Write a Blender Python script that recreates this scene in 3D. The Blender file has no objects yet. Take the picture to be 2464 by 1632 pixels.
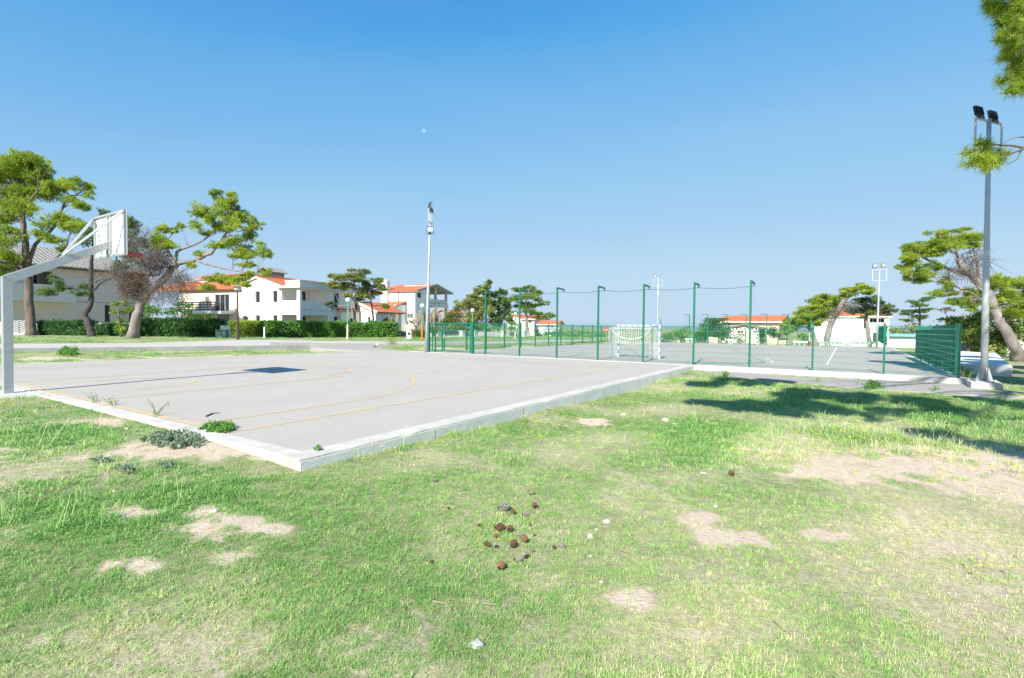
import bpy, math, random
import numpy as np
from mathutils import Vector, Matrix
random.seed(7)
RNG = np.random.default_rng(7)
scene = bpy.context.scene
COL = scene.collection
PI = math.pi
R = math.radians

# ------------------------------------------------------------------ camera
F_PX, PITCH, ROLL, CH, YAW, CX, CY = 1243.16, -0.0285, 0.0088, 1.5121, 0.5834, -3.7065, -14.4477
FW = Vector((math.cos(YAW)*math.cos(PITCH), math.sin(YAW)*math.cos(PITCH), math.sin(PITCH)))
_r = Vector((math.sin(YAW), -math.cos(YAW), 0.0)); _u = _r.cross(FW)
RT = _r*math.cos(ROLL) + _u*math.sin(ROLL)
UP = -_r*math.sin(ROLL) + _u*math.cos(ROLL)
CAM = Vector((CX, CY, CH))
cd = bpy.data.cameras.new('camera'); cam = bpy.data.objects.new('camera', cd); COL.objects.link(cam)
cd.sensor_fit = 'HORIZONTAL'; cd.sensor_width = 36.0; cd.lens = F_PX/2464*36.0
cd.clip_start = 0.05; cd.clip_end = 60000
M = Matrix((RT, UP, -FW)).transposed().to_4x4(); M.translation = CAM
cam.matrix_world = M
scene.camera = cam

# photograph coordinates (2464 wide) -> places on known surfaces
def ray(u, v): return FW*F_PX + RT*(u-1232) - UP*(v-816)
def G(u, v, z=0.0):
    d = ray(u, v); return CAM + d*((z-CAM.z)/d.z)
K2 = 0.006
def G2(u, v):                                     # the gently falling far court
    d = ray(u, v); t = (-K2*(CAM.x-16.85)-CAM.z)/(d.z+K2*d.x); return CAM + d*t
def D(u, v, d): return CAM + ray(u, v)*(d/F_PX)
def UZ(u, d, z):                                  # column u, depth d, height z
    p = CAM + FW*d + RT*((u-1232)/F_PX*d)
    return p + UP*((z-p.z)/UP.z)
def onY(u, y):                                    # where column u meets the plane Y=y (at eye height)
    d = ray(u, 780); return CAM + d*((y-CAM.y)/d.y)
def onX(u, x):
    d = ray(u, 780); return CAM + d*((x-CAM.x)/d.x)
def dep(p): return (Vector(p)-CAM).dot(FW)
def HZ(u, v, P):                                  # height of pixel row v above the spot P
    d = dep(P); return D(u, v, d).z
def crop(ox, oy, s): return lambda x, y: (ox+x/s, oy+y/s)

# ------------------------------------------------------------------ objects
MW = {}
def tag(o, label=None, cat=None, group=None, kind=None):
    if label: o['label'] = label
    if cat: o['category'] = cat
    if group: o['group'] = group
    if kind: o['kind'] = kind
    return o
def empty(name, loc, rotz=0.0, label=None, cat=None, group=None):
    o = bpy.data.objects.new(name, None); COL.objects.link(o)
    o.location = loc; o.rotation_euler = (0, 0, rotz); o.empty_display_size = 0.2
    MW[o] = Matrix.Translation(Vector(loc)) @ Matrix.Rotation(rotz, 4, 'Z')
    return tag(o, label, cat, group)

class MB:
    def __init__(s): s.v = []; s.f = []; s.m = []
    def add(s, vs, fs, m=0):
        b = len(s.v); s.v += [tuple(p) for p in vs]; s.f += [tuple(i+b for i in f) for f in fs]; s.m += [m]*len(fs)
    def quad(s, a, b, c, d, m=0): s.add([a, b, c, d], [(0, 1, 2, 3)], m)
    def hexa(s, p, m=0):                          # 8 corners: bottom ring, top ring
        s.add(p, [(3, 2, 1, 0), (4, 5, 6, 7), (0, 1, 5, 4), (1, 2, 6, 5), (2, 3, 7, 6), (3, 0, 4, 7)], m)
    def box(s, x0, x1, y0, y1, z0, z1, m=0):
        s.hexa([(x0, y0, z0), (x1, y0, z0), (x1, y1, z0), (x0, y1, z0), (x0, y0, z1), (x1, y0, z1), (x1, y1, z1), (x0, y1, z1)], m)
    def bar(s, a, b, w, h=None, m=0, up=(0, 0, 1)):   # box along a line
        a = Vector(a); b = Vector(b); h = h or w; d = (b-a).normalized(); up = Vector(up)
        if abs(d.dot(up)) > 0.98: up = Vector((1, 0, 0))
        x = d.cross(up).normalized()*w/2; y = x.cross(d).normalized()*h/2
        s.hexa([a-x-y, a+x-y, a+x+y, a-x+y, b-x-y, b+x-y, b+x+y, b-x+y], m)
    def tube(s, pts, rad, n=8, m=0, cap=True):
        pts = [Vector(p) for p in pts]; k = len(pts)
        if not hasattr(rad, '__len__'): rad = [rad]*k
        b = len(s.v); ref = Vector((0.31, 0.52, 0.8)).normalized()
        for i, p in enumerate(pts):
            d = (pts[min(i+1, k-1)]-pts[max(i-1, 0)])
            d = d.normalized() if d.length > 1e-9 else Vector((0, 0, 1))
            x = d.cross(ref)
            if x.length < .05: x = d.cross(Vector((1, 0, 0)))
            x.normalize(); y = d.cross(x)
            for j in range(n):
                t = 2*PI*j/n; s.v.append(tuple(p + x*(math.cos(t)*rad[i]) + y*(math.sin(t)*rad[i])))
        for i in range(k-1):
            for j in range(n):
                s.f.append((b+i*n+j, b+i*n+(j+1) % n, b+(i+1)*n+(j+1) % n, b+(i+1)*n+j)); s.m.append(m)
        if cap:
            s.f.append(tuple(b+j for j in range(n))[::-1]); s.m.append(m)
            s.f.append(tuple(b+(k-1)*n+j for j in range(n))); s.m.append(m)
    def prism(s, poly, z0, z1, m=0):
        n = len(poly); b = [(p[0], p[1], z0) for p in poly]; t = [(p[0], p[1], z1) for p in poly]
        s.add(b+t, [tuple(range(n))[::-1], tuple(range(n, 2*n))] + [(i, (i+1) % n, n+(i+1) % n, n+i) for i in range(n)], m)
    def slab(s, poly3, t, m=0):                   # 3D polygon thickened downwards
        n = len(poly3); a = [Vector(p) for p in poly3]; b = [p-Vector((0, 0, t)) for p in a]
        s.add(b+a, [tuple(range(n))[::-1], tuple(range(n, 2*n))] + [(i, (i+1) % n, n+(i+1) % n, n+i) for i in range(n)], m)
    def sphere(s, c, r, nu=14, nv=9, m=0, sz=(1, 1, 1), jit=0):
        c = Vector(c); b = len(s.v)
        for i in range(nv+1):
            th = PI*i/nv
            for j in range(nu):
                ph = 2*PI*j/nu; q = r*(1+jit*(random.random()-.5)*2)
                s.v.append((c.x+q*sz[0]*math.sin(th)*math.cos(ph), c.y+q*sz[1]*math.sin(th)*math.sin(ph), c.z+q*sz[2]*math.cos(th)))
        for i in range(nv):
            for j in range(nu):
                s.f.append((b+i*nu+j, b+(i+1)*nu+j, b+(i+1)*nu+(j+1) % nu, b+i*nu+(j+1) % nu)); s.m.append(m)
    def build(s, name, mats, parent=None, smooth=False, world=True, bevel=0):
        """world=True: vertices are in world space; else they are in the parent's space"""
        me = bpy.data.meshes.new(name); vs = s.v
        if parent is not None and world:
            inv = MW[parent].inverted(); vs = [tuple(inv @ Vector(p)) for p in vs]
        me.from_pydata(vs, [], s.f)
        if not isinstance(mats, (list, tuple)): mats = [mats]
        for m in mats: me.materials.append(m)
        if len(mats) > 1: me.polygons.foreach_set('material_index', s.m)
        if smooth: me.polygons.foreach_set('use_smooth', [True]*len(me.polygons))
        me.update()
        o = bpy.data.objects.new(name, me); COL.objects.link(o)
        if parent is not None: o.parent = parent; MW[o] = MW[parent]
        else: MW[o] = Matrix.Identity(4)
        if bevel:
            b = o.modifiers.new('bevel', 'BEVEL'); b.width = bevel; b.segments = 2; b.limit_method = 'ANGLE'
        return o
def recentre(o, p):                               # put a top-level mesh's origin at its base
    p = Vector(p); o.data.transform(Matrix.Translation(-p)); o.location = p; MW[o] = Matrix.Translation(p); return o
def np_mesh(name, verts, nper, mat, parent=None, tint=None, faces=None):
    """verts: (F*nper,3) loose faces; tint per vertex"""
    verts = np.asarray(verts, np.float32)
    if parent is not None:
        inv = np.array(MW[parent].inverted()); verts = verts @ inv[:3, :3].T.astype(np.float32) + inv[:3, 3].astype(np.float32)
    me = bpy.data.meshes.new(name); n = len(verts); f = n//nper
    me.vertices.add(n); me.vertices.foreach_set('co', verts.ravel())
    me.loops.add(n); me.loops.foreach_set('vertex_index', np.arange(n, dtype=np.int32))
    me.polygons.add(f); me.polygons.foreach_set('loop_start', np.arange(0, n, nper, dtype=np.int32))
    me.polygons.foreach_set('loop_total', np.full(f, nper, np.int32))
    if tint is not None:
        a = me.attributes.new('tint', 'FLOAT', 'POINT'); a.data.foreach_set('value', np.asarray(tint, np.float32))
    me.materials.append(mat); me.update(calc_edges=True)
    o = bpy.data.objects.new(name, me); COL.objects.link(o)
    if parent is not None: o.parent = parent; MW[o] = MW[parent]
    else: MW[o] = Matrix.Identity(4)
    return o

# ------------------------------------------------------------------ noise (numpy)
_P = np.random.default_rng(3).random((256, 256))
def vnoise(x, y):
    xi = np.floor(x).astype(int); yi = np.floor(y).astype(int); fx = x-xi; fy = y-yi
    fx = fx*fx*(3-2*fx); fy = fy*fy*(3-2*fy)
    a = _P[xi % 256, yi % 256]; b = _P[(xi+1) % 256, yi % 256]; c = _P[xi % 256, (yi+1) % 256]; d = _P[(xi+1) % 256, (yi+1) % 256]
    return (a*(1-fx)+b*fx)*(1-fy) + (c*(1-fx)+d*fx)*fy
def fbm(x, y, o=4):
    s = 0; a = .5; t = 0
    for i in range(o): s = s + a*vnoise(x*2**i+17.3*i, y*2**i+5.1*i); t += a; a *= .5
    return s/t
def sstep(a, b, x):
    t = np.clip((x-a)/(b-a), 0, 1); return t*t*(3-2*t)

# ------------------------------------------------------------------ materials
def nodes(name):
    m = bpy.data.materials.new(name); m.use_nodes = True; nt = m.node_tree
    return m, nt, nt.nodes['Principled BSDF'], nt.nodes.new, nt.links.new
MATS = {}
def mat(name, c, rough=.75, var=.12, scale=4.0, bump=0.0, metal=0.0, spec=.35, detail=6, stretch=(1, 1, 1), c2=None, bscale=None, spots=None):
    if name in MATS: return MATS[name]
    m, nt, b, N, L = nodes(name)
    tc = N('ShaderNodeTexCoord'); mp = N('ShaderNodeMapping'); mp.inputs['Scale'].default_value = stretch
    L(tc.outputs['Object'], mp.inputs['Vector'])
    nz = N('ShaderNodeTexNoise'); nz.inputs['Scale'].default_value = scale; nz.inputs['Detail'].default_value = detail; nz.inputs['Roughness'].default_value = .65
    L(mp.outputs[0], nz.inputs['Vector'])
    mr = N('ShaderNodeMapRange'); mr.inputs[1].default_value = .3; mr.inputs[2].default_value = .7
    L(nz.outputs[0], mr.inputs[0])
    mx = N('ShaderNodeMix'); mx.data_type = 'RGBA'
    lo = c2 if c2 else tuple(x*(1-var) for x in c); hi = c if c2 else tuple(min(1, x*(1+var)) for x in c)
    mx.inputs[6].default_value = (*lo, 1); mx.inputs[7].default_value = (*hi, 1)
    L(mr.outputs[0], mx.inputs[0]); L(mx.outputs[2], b.inputs['Base Color'])
    b.inputs['Roughness'].default_value = rough; b.inputs['Metallic'].default_value = metal
    b.inputs['Specular IOR Level'].default_value = spec
    if bump:
        n2 = N('ShaderNodeTexNoise'); n2.inputs['Scale'].default_value = bscale or scale*6; n2.inputs['Detail'].default_value = 5
        L(mp.outputs[0], n2.inputs['Vector'])
        bp = N('ShaderNodeBump'); bp.inputs['Strength'].default_value = bump; bp.inputs['Distance'].default_value = .02
        L(n2.outputs[0], bp.inputs['Height']); L(bp.outputs[0], b.inputs['Normal'])
    MATS[name] = m; return m

def mat_tiles(name, c1, c2, axis='X', width=.22, course=.35, ns=2.2):
    """roof tiles: ribs run down the slope (bands along the ridge axis), courses across, mottled tiles"""
    m, nt, b, N, L = nodes(name)
    tc = N('ShaderNodeTexCoord')
    w = N('ShaderNodeTexWave'); w.bands_direction = axis; w.inputs['Scale'].default_value = .314/width; w.inputs['Distortion'].default_value = .3
    L(tc.outputs['Object'], w.inputs['Vector'])
    w2 = N('ShaderNodeTexWave'); w2.bands_direction = 'Z'; w2.wave_profile = 'SAW'; w2.inputs['Scale'].default_value = .314/course*2; w2.inputs['Distortion'].default_value = .4
    L(tc.outputs['Object'], w2.inputs['Vector'])
    nz = N('ShaderNodeTexNoise'); nz.inputs['Scale'].default_value = ns; nz.inputs['Detail'].default_value = 8; nz.inputs['Roughness'].default_value = .75
    L(tc.outputs['Object'], nz.inputs['Vector'])
    mr = N('ShaderNodeMapRange'); mr.inputs[1].default_value = .32; mr.inputs[2].default_value = .68; L(nz.outputs[0], mr.inputs[0])
    mx = N('ShaderNodeMix'); mx.data_type = 'RGBA'; mx.inputs[6].default_value = (*c1, 1); mx.inputs[7].default_value = (*c2, 1)
    L(mr.outputs[0], mx.inputs[0]); L(mx.outputs[2], b.inputs['Base Color'])
    ad = N('ShaderNodeMath'); ad.operation = 'MULTIPLY_ADD'; ad.inputs[1].default_value = .35
    L(w2.outputs['Fac'], ad.inputs[0]); L(w.outputs['Fac'], ad.inputs[2])
    bp = N('ShaderNodeBump'); bp.inputs['Strength'].default_value = .9; bp.inputs['Distance'].default_value = .07
    L(ad.outputs[0], bp.inputs['Height']); L(bp.outputs[0], b.inputs['Normal'])
    b.inputs['Roughness'].default_value = .85
    return m

def mat_leaf(name, c1, c2, trans=.35, rough=.6, inst=False):
    m = bpy.data.materials.new(name); m.use_nodes = True; nt = m.node_tree; nt.nodes.clear(); N = nt.nodes.new; L = nt.links.new
    at = N('ShaderNodeAttribute'); at.attribute_name = 'tint'; at.attribute_type = 'INSTANCER' if inst else 'GEOMETRY'
    fac = at.outputs['Fac']
    if inst:
        a2 = N('ShaderNodeAttribute'); a2.attribute_name = 'tint'
        s = N('ShaderNodeMath'); s.operation = 'ADD'; L(at.outputs['Fac'], s.inputs[0]); L(a2.outputs['Fac'], s.inputs[1]); fac = s.outputs[0]
    cr = N('ShaderNodeValToRGB'); e = cr.color_ramp.elements
    cs = [c1, c2] if not isinstance(c1[0], tuple) else list(c1)
    if isinstance(c1[0], tuple):
        pos = c2
        e[0].position = pos[0]; e[0].color = (*cs[0], 1); e[1].position = pos[-1]; e[1].color = (*cs[-1], 1)
        for p, c in list(zip(pos, cs))[1:-1]:
            q = e.new(p); q.color = (*c, 1)
    else:
        e[0].color = (*c1, 1); e[1].color = (*c2, 1)
    L(fac, cr.inputs[0])
    d = N('ShaderNodeBsdfPrincipled'); d.inputs['Roughness'].default_value = rough; d.inputs['Specular IOR Level'].default_value = .25
    L(cr.outputs[0], d.inputs['Base Color'])
    t = N('ShaderNodeBsdfTranslucent'); L(cr.outputs[0], t.inputs[0])
    mx = N('ShaderNodeMixShader'); mx.inputs[0].default_value = trans; L(d.outputs[0], mx.inputs[1]); L(t.outputs[0], mx.inputs[2])
    o = N('ShaderNodeOutputMaterial'); L(mx.outputs[0], o.inputs[0])
    MATS[name] = m; return m

def mat_glass(name='window_glass', c=(.03, .04, .05)):
    if name in MATS: return MATS[name]
    return mat(name, c, rough=.08, var=.3, scale=.7, spec=.8)

WHITE = mat('white_render', (.84, .83, .80), var=.06, scale=1.2, bump=.05, bscale=40)
CREAM = mat('cream_render', (.66, .60, .52), var=.05, scale=1.0, bump=.05, bscale=40)
GREYR = mat('grey_beige_render', (.70, .64, .565), var=.06, scale=.9, bump=.05, bscale=40)
PINKR = mat('pink_render', (.72, .55, .45), var=.06, scale=.8, bump=.05, bscale=40)
TRIM = mat('trim_paint', (.72, .72, .70), var=.03, scale=2)
ORANGE_X = mat_tiles('terracotta_tiles_x', (.50, .125, .045), (.66, .21, .08), 'X')
ORANGE_Y = mat_tiles('terracotta_tiles_y', (.50, .125, .045), (.66, .21, .08), 'Y')
STONE_T = mat_tiles('stone_roof_tiles', (.05, .047, .042), (.60, .54, .46), 'X', width=.5, course=.3, ns=5.0)
SHUT = mat('dark_shutter', (.035, .035, .045), rough=.5, var=.2, scale=6, stretch=(1, 1, 14))
GLASS = mat_glass()
CONC = mat('light_concrete', (.66, .645, .61), rough=.9, var=.10, scale=2.5, bump=.25, bscale=60)
CONC_D = mat('wall_concrete', (.76, .755, .72), rough=.9, var=.12, scale=1.6, bump=.3, bscale=30)
GALV = mat('galvanised_steel', (.42, .45, .46), rough=.42, var=.10, scale=5, metal=.35, spec=.5)
GREEN = mat('green_paint', (.004, .150, .085), rough=.38, var=.10, scale=3, spec=.5)
WIRE = mat('green_wire', (.012, .19, .11), rough=.45, var=.1, scale=3, spec=.5)
BLACKM = mat('black_housing', (.02, .02, .025), rough=.45, var=.2, scale=8)
LAMPG = mat('lamp_lens', (.55, .58, .6), rough=.2, var=.05, spec=.7)
STONEM = mat('pale_stone', (.62, .55, .47), rough=.95, var=.2, scale=5, bump=.5, bscale=18)
BARK = mat('pine_bark', (.15, .115, .095), rough=.95, var=.4, scale=5, bump=.9, bscale=9, stretch=(1, 1, .3))
BARKP = mat('pale_bark', (.245, .215, .195), rough=.95, var=.35, scale=4, bump=.8, bscale=8, stretch=(1, 1, .3))
BARKD = mat('dark_bark', (.07, .06, .055), rough=.95, var=.35, scale=5, bump=.8, bscale=9, stretch=(1, 1, .3))
DEADT = mat('dead_twigs', (.15, .132, .122), rough=.95, var=.45, scale=2.5)
# ------------------------------------------------------------------ light and sky
SUN_AZ = R(188.96); SUN_EL = R(37.2)              # the sun stands behind the camera's left shoulder
w = bpy.data.worlds.new('World'); scene.world = w; w.use_nodes = True
wn = w.node_tree; bg = wn.nodes['Background']; sky = wn.nodes.new('ShaderNodeTexSky'); sky.sky_type = 'NISHITA'
sky.sun_disc = False; sky.sun_elevation = SUN_EL; sky.sun_rotation = (PI/2 - SUN_AZ) % (2*PI)
sky.altitude = 0; sky.air_density = 1.0; sky.dust_density = 0.1; sky.ozone_density = 3.0
def wmath(src, k):                                # the camera's rendering of the sky: tone curve per channel
    m = wn.nodes.new('ShaderNodeVectorMath'); m.operation = 'SCALE'; m.inputs['Scale'].default_value = k; wn.links.new(src, m.inputs[0]); return m.outputs[0]
rc_ = wn.nodes.new('ShaderNodeRGBCurve')
for ci_, pts_ in enumerate((((0, 0), (.097, .080), (.117, .145), (.151, .22), (.219, .32), (.308, .40), (.49, .50), (.765, .546), (1, .56)),
                            ((0, 0), (.172, .352), (.205, .44), (.263, .51), (.37, .60), (.497, .638), (.71, .71), (.91, .723), (1, .72)),
                            ((0, 0), (.32, .785), (.375, .825), (.462, .86), (.60, .885), (.70, .895), (.85, .90), (1, .90)))):
    cv_ = rc_.mapping.curves[ci_]
    while len(cv_.points) > 2: cv_.points.remove(cv_.points[1])
    cv_.points[0].location = pts_[0]; cv_.points[1].location = pts_[-1]
    for p_ in pts_[1:-1]: cv_.points.new(*p_)
rc_.mapping.update()
wn.links.new(wmath(sky.outputs[0], .1), rc_.inputs['Color']); wtc = wn.nodes.new('ShaderNodeTexCoord'); wmp = wn.nodes.new('ShaderNodeMapping'); wmp.inputs['Scale'].default_value = (1, 1, 5); wn.links.new(wtc.outputs['Generated'], wmp.inputs['Vector'])
wnz = wn.nodes.new('ShaderNodeTexNoise'); wnz.inputs['Scale'].default_value = 1.6; wnz.inputs['Detail'].default_value = 4; wn.links.new(wmp.outputs[0], wnz.inputs['Vector'])
wmr = wn.nodes.new('ShaderNodeMapRange'); wmr.inputs[1].default_value = .45; wmr.inputs[2].default_value = .75; wmr.inputs[3].default_value = 0; wmr.inputs[4].default_value = .07; wn.links.new(wnz.outputs[0], wmr.inputs[0])
wmx = wn.nodes.new('ShaderNodeMix'); wmx.data_type = 'RGBA'; wmx.inputs[7].default_value = (.75, .85, .92, 1); wn.links.new(wmr.outputs[0], wmx.inputs[0]); wn.links.new(rc_.outputs[0], wmx.inputs[6])   # thin haze
wn.links.new(wmath(wmx.outputs[2], 7.85), bg.inputs['Color'])
bg.inputs['Strength'].default_value = 0.05
sd = bpy.data.lights.new('sun', 'SUN'); sd.energy = 3.3; sd.angle = R(0.53); sd.color = (1.0, .945, .86)
so = bpy.data.objects.new('sun', sd); COL.objects.link(so); so.location = (-20, -10, 30)
sv = Vector((math.cos(SUN_AZ)*math.cos(SUN_EL), math.sin(SUN_AZ)*math.cos(SUN_EL), math.sin(SUN_EL)))
so.rotation_euler = sv.to_track_quat('Z', 'Y').to_euler()
scene.view_settings.view_transform = 'Standard'; scene.view_settings.look = 'None'
scene.view_settings.exposure = 1.35; scene.view_settings.gamma = 1.0
scene.cycles.use_denoising = True
scene.cycles.max_bounces = 6; scene.cycles.transparent_max_bounces = 12

# ------------------------------------------------------------------ ground
WA = G(-250, 851, -.2); WB = G(745, 840.3, -.2)
WDIR = (WB-WA).to_2d(); WLEN = WDIR.length; WDIR = WDIR.normalized(); WN = Vector((-WDIR.y, WDIR.x))
if WN.y < 0: WN = -WN
PATH_C = G(860, 838, .03)
# bare earth: (u, v, half width, half height) in the photograph, laid on the ground
BARE_PX = [(2190, 1125, 260, 46), (2370, 1150, 170, 55), (2030, 1108, 130, 20), (2430, 1190, 110, 28), (1930, 1142, 90, 16),
 (2140, 1088, 130, 12), (1890, 1168, 45, 12), (2195, 1240, 40, 22), (1790, 1312, 95, 26), (1700, 1258, 60, 14), (1520, 1478, 70, 22),
 (440, 1112, 160, 26), (590, 1102, 95, 26), (300, 1128, 120, 15), (190, 1138, 90, 8), (10, 1128, 50, 16), (250, 1045, 62, 10),
 (560, 1265, 110, 30), (480, 1292, 70, 22), (315, 1258, 55, 14), (660, 1292, 60, 18), (345, 1385, 70, 12), (565, 1360, 70, 9),
 (1430, 1013, 45, 6), (1260, 990, 60, 5), (1330, 962, 50, 4), (240, 867, 70, 6), (420, 860, 130, 6), (70, 871, 60, 6), (560, 855, 90, 4), (90, 858, 60, 4),
 (2060, 927, 80, 5), (2330, 952, 70, 5), (2440, 960, 60, 5), (1990, 1300, 120, 16), (2270, 1330, 90, 25), (1650, 1560, 90, 22), (1330, 1300, 50, 10), (1100, 845, 60, 3),
 (1260, 838, 60, 3), (60, 1560, 70, 18), (2380, 1440, 70, 18)]
def _bare():
    out = []
    for (u, v, a, b) in BARE_PX:
        z = -.22 if v > 890 else -.12
        p = G(u, v, z); d = dep(p); pf = G(u, v-b, z); pn = G(u, v+b, z); pr = G(u+a, v, z)
        ex = (pr-p).to_2d(); ey = (pf-pn).to_2d()*.5; out.append((p.x, p.y, ex, ey))
    return out
BARE = _bare()
def bare_mask(x, y):
    x = np.asarray(x, float); y = np.asarray(y, float); m = np.zeros_like(x)
    wob = (fbm(x*1.7+9, y*1.7, 4)-.5)*1.3 + (fbm(x*6+3, y*6, 3)-.5)*1.5
    for (px, py, ex, ey) in BARE:
        det = ex.x*ey.y-ex.y*ey.x
        a = ((x-px)*ey.y-(y-py)*ey.x)/det; b = (ex.x*(y-py)-ex.y*(x-px))/det
        q = np.sqrt(a*a+b*b)*1.08 + wob*1.45
        m = np.maximum(m, (1-sstep(.30, 1.45, q))*np.clip(.80+.7*(fbm(x*3.3+5, y*3.3+2, 3)-.3), 0, 1))
    near = sstep(18, 10, np.hypot(x-CX, y-CY))
    m = np.maximum(m, near*.34*sstep(.52, .74, fbm(x*1.1+40, y*1.1+3, 5)+(fbm(x*7, y*7, 3)-.5)*.2))
    return m
def dry_mask(x, y):                               # straw-coloured turf towards the lower right of the picture
    right = ((x-CX)*_r.x+(y-CY)*_r.y)
    fwd = ((x-CX)*math.cos(YAW)+(y-CY)*math.sin(YAW))
    k = sstep(-3, 4, right/np.maximum(fwd, 1)*4)*sstep(9.5, 5, fwd)
    return np.clip(.17+.33*k + 1.35*(fbm(x*.8, y*.8, 4)-.46), 0, 1)
SLABY = lambda x: 9.6 - (x+.06)*(2.65/16.56)      # far long edge of the basketball slab
def terrain(x, y):
    x = np.asarray(x, float); y = np.asarray(y, float)
    und = (fbm(x*.35, y*.35, 4)-.5)*.13 + (fbm(x*2.2, y*2.2, 3)-.5)*.035
    zS = -.03 - .12*sstep(-7.0, -10.5, y) - .17*sstep(0, 11, x)*sstep(-8.5, -9.3, y)
    zS = zS*(1-sstep(10.2, 12.6, x)) + (-.185)*sstep(10.2, 12.6, x)
    zS = zS + und*(1-.85*sstep(11, 13.5, x))*sstep(.6, 2.2, np.abs(x+.3)+np.maximum(0, -9.4-y)*2)
    # north
    s = (x-WA.x)*WN.x+(y-WA.y)*WN.y; t = ((x-WA.x)*WDIR.x+(y-WA.y)*WDIR.y)/WLEN
    ww = 1-sstep(1.0, 1.35, t)
    edge = np.where(x < 16.7, y-SLABY(x), y-4.0)
    f = sstep(0, 4.0, edge)
    ez = np.where(x < 16.85, -.03, -K2*(x-16.85)-.03)
    tz = -.2*ww+.08*(1-ww)
    zN = ez*(1-f)+tz*f
    zN = np.where(s > 0, tz + (.08-tz)*sstep(1.5, 3.0, s), zN)
    zN = zN - .06*np.exp(-((x-PATH_C.x)**2+(y-PATH_C.y)**2)/6.0)
    north = (y > np.where(x < 16.7, np.minimum(SLABY(x), 9.6)-1.0, 3.5)) & (x > -30)
    bl = sstep(-3, 3, y) * (x < -.3)              # left of the slab: blend
    z = np.where(north, zN, zS)
    z = np.where((x < -.3) & ~north, zS, z)
    z = np.where(x < -.3, zS*(1-sstep(6, 11, y)) + np.where(north, zN, zS)*sstep(6, 11, y), z)
    foot = ((x > -.2) & (x < 16.75) & (y > -9.3) & (y < SLABY(x)-.12)) | ((x > 16.7) & (x < 49.4) & (y > -17.1) & (y < 3.8))
    z = np.where(foot, -.45, z)
    # beyond the far court the land falls away to the sea
    fall = sstep(50.5, 82, x)
    return z*(1-fall) + (-2.8 + (fbm(x*.03, y*.03, 3)-.5)*.5)*fall
def axis(lo, hi, a, b, step, grow):
    c = list(np.arange(a, b+1e-6, step)); s = step; p = b
    while p < hi: s *= grow; p += s; c.append(p)
    s = step; p = a; pre = []
    while p > lo: s *= grow; p -= s; pre.append(p)
    return np.array(pre[::-1]+c)
xs = axis(-140, 690, -7, 14.5, .13, 1.07); ys = axis(-600, 900, -19, -6, .13, 1.06)
GX, GY = np.meshgrid(xs, ys, indexing='ij'); GZ = terrain(GX, GY)
nx, ny = len(xs), len(ys)
me = bpy.data.meshes.new('ground')
vv = np.stack([GX, GY, GZ], -1).reshape(-1, 3).astype(np.float32)
ii = (np.arange(nx-1)[:, None]*ny+np.arange(ny-1)[None, :]).ravel()
fc = np.stack([ii, ii+ny, ii+ny+1, ii+1], -1).astype(np.int32)
me.vertices.add(len(vv)); me.vertices.foreach_set('co', vv.ravel())
me.loops.add(fc.size); me.loops.foreach_set('vertex_index', fc.ravel())
me.polygons.add(len(fc)); me.polygons.foreach_set('loop_start', np.arange(0, fc.size, 4, dtype=np.int32)); me.polygons.foreach_set('loop_total', np.full(len(fc), 4, np.int32))
me.polygons.foreach_set('use_smooth', [True]*len(fc))
for nm, fn in (('bare', bare_mask), ('dry', dry_mask)):
    a = me.attributes.new(nm, 'FLOAT', 'POINT'); a.data.foreach_set('value', fn(GX.ravel(), GY.ravel()).astype(np.float32))
me.update(calc_edges=True)
ground = bpy.data.objects.new('ground', me); COL.objects.link(ground); tag(ground, kind='structure')
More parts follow.
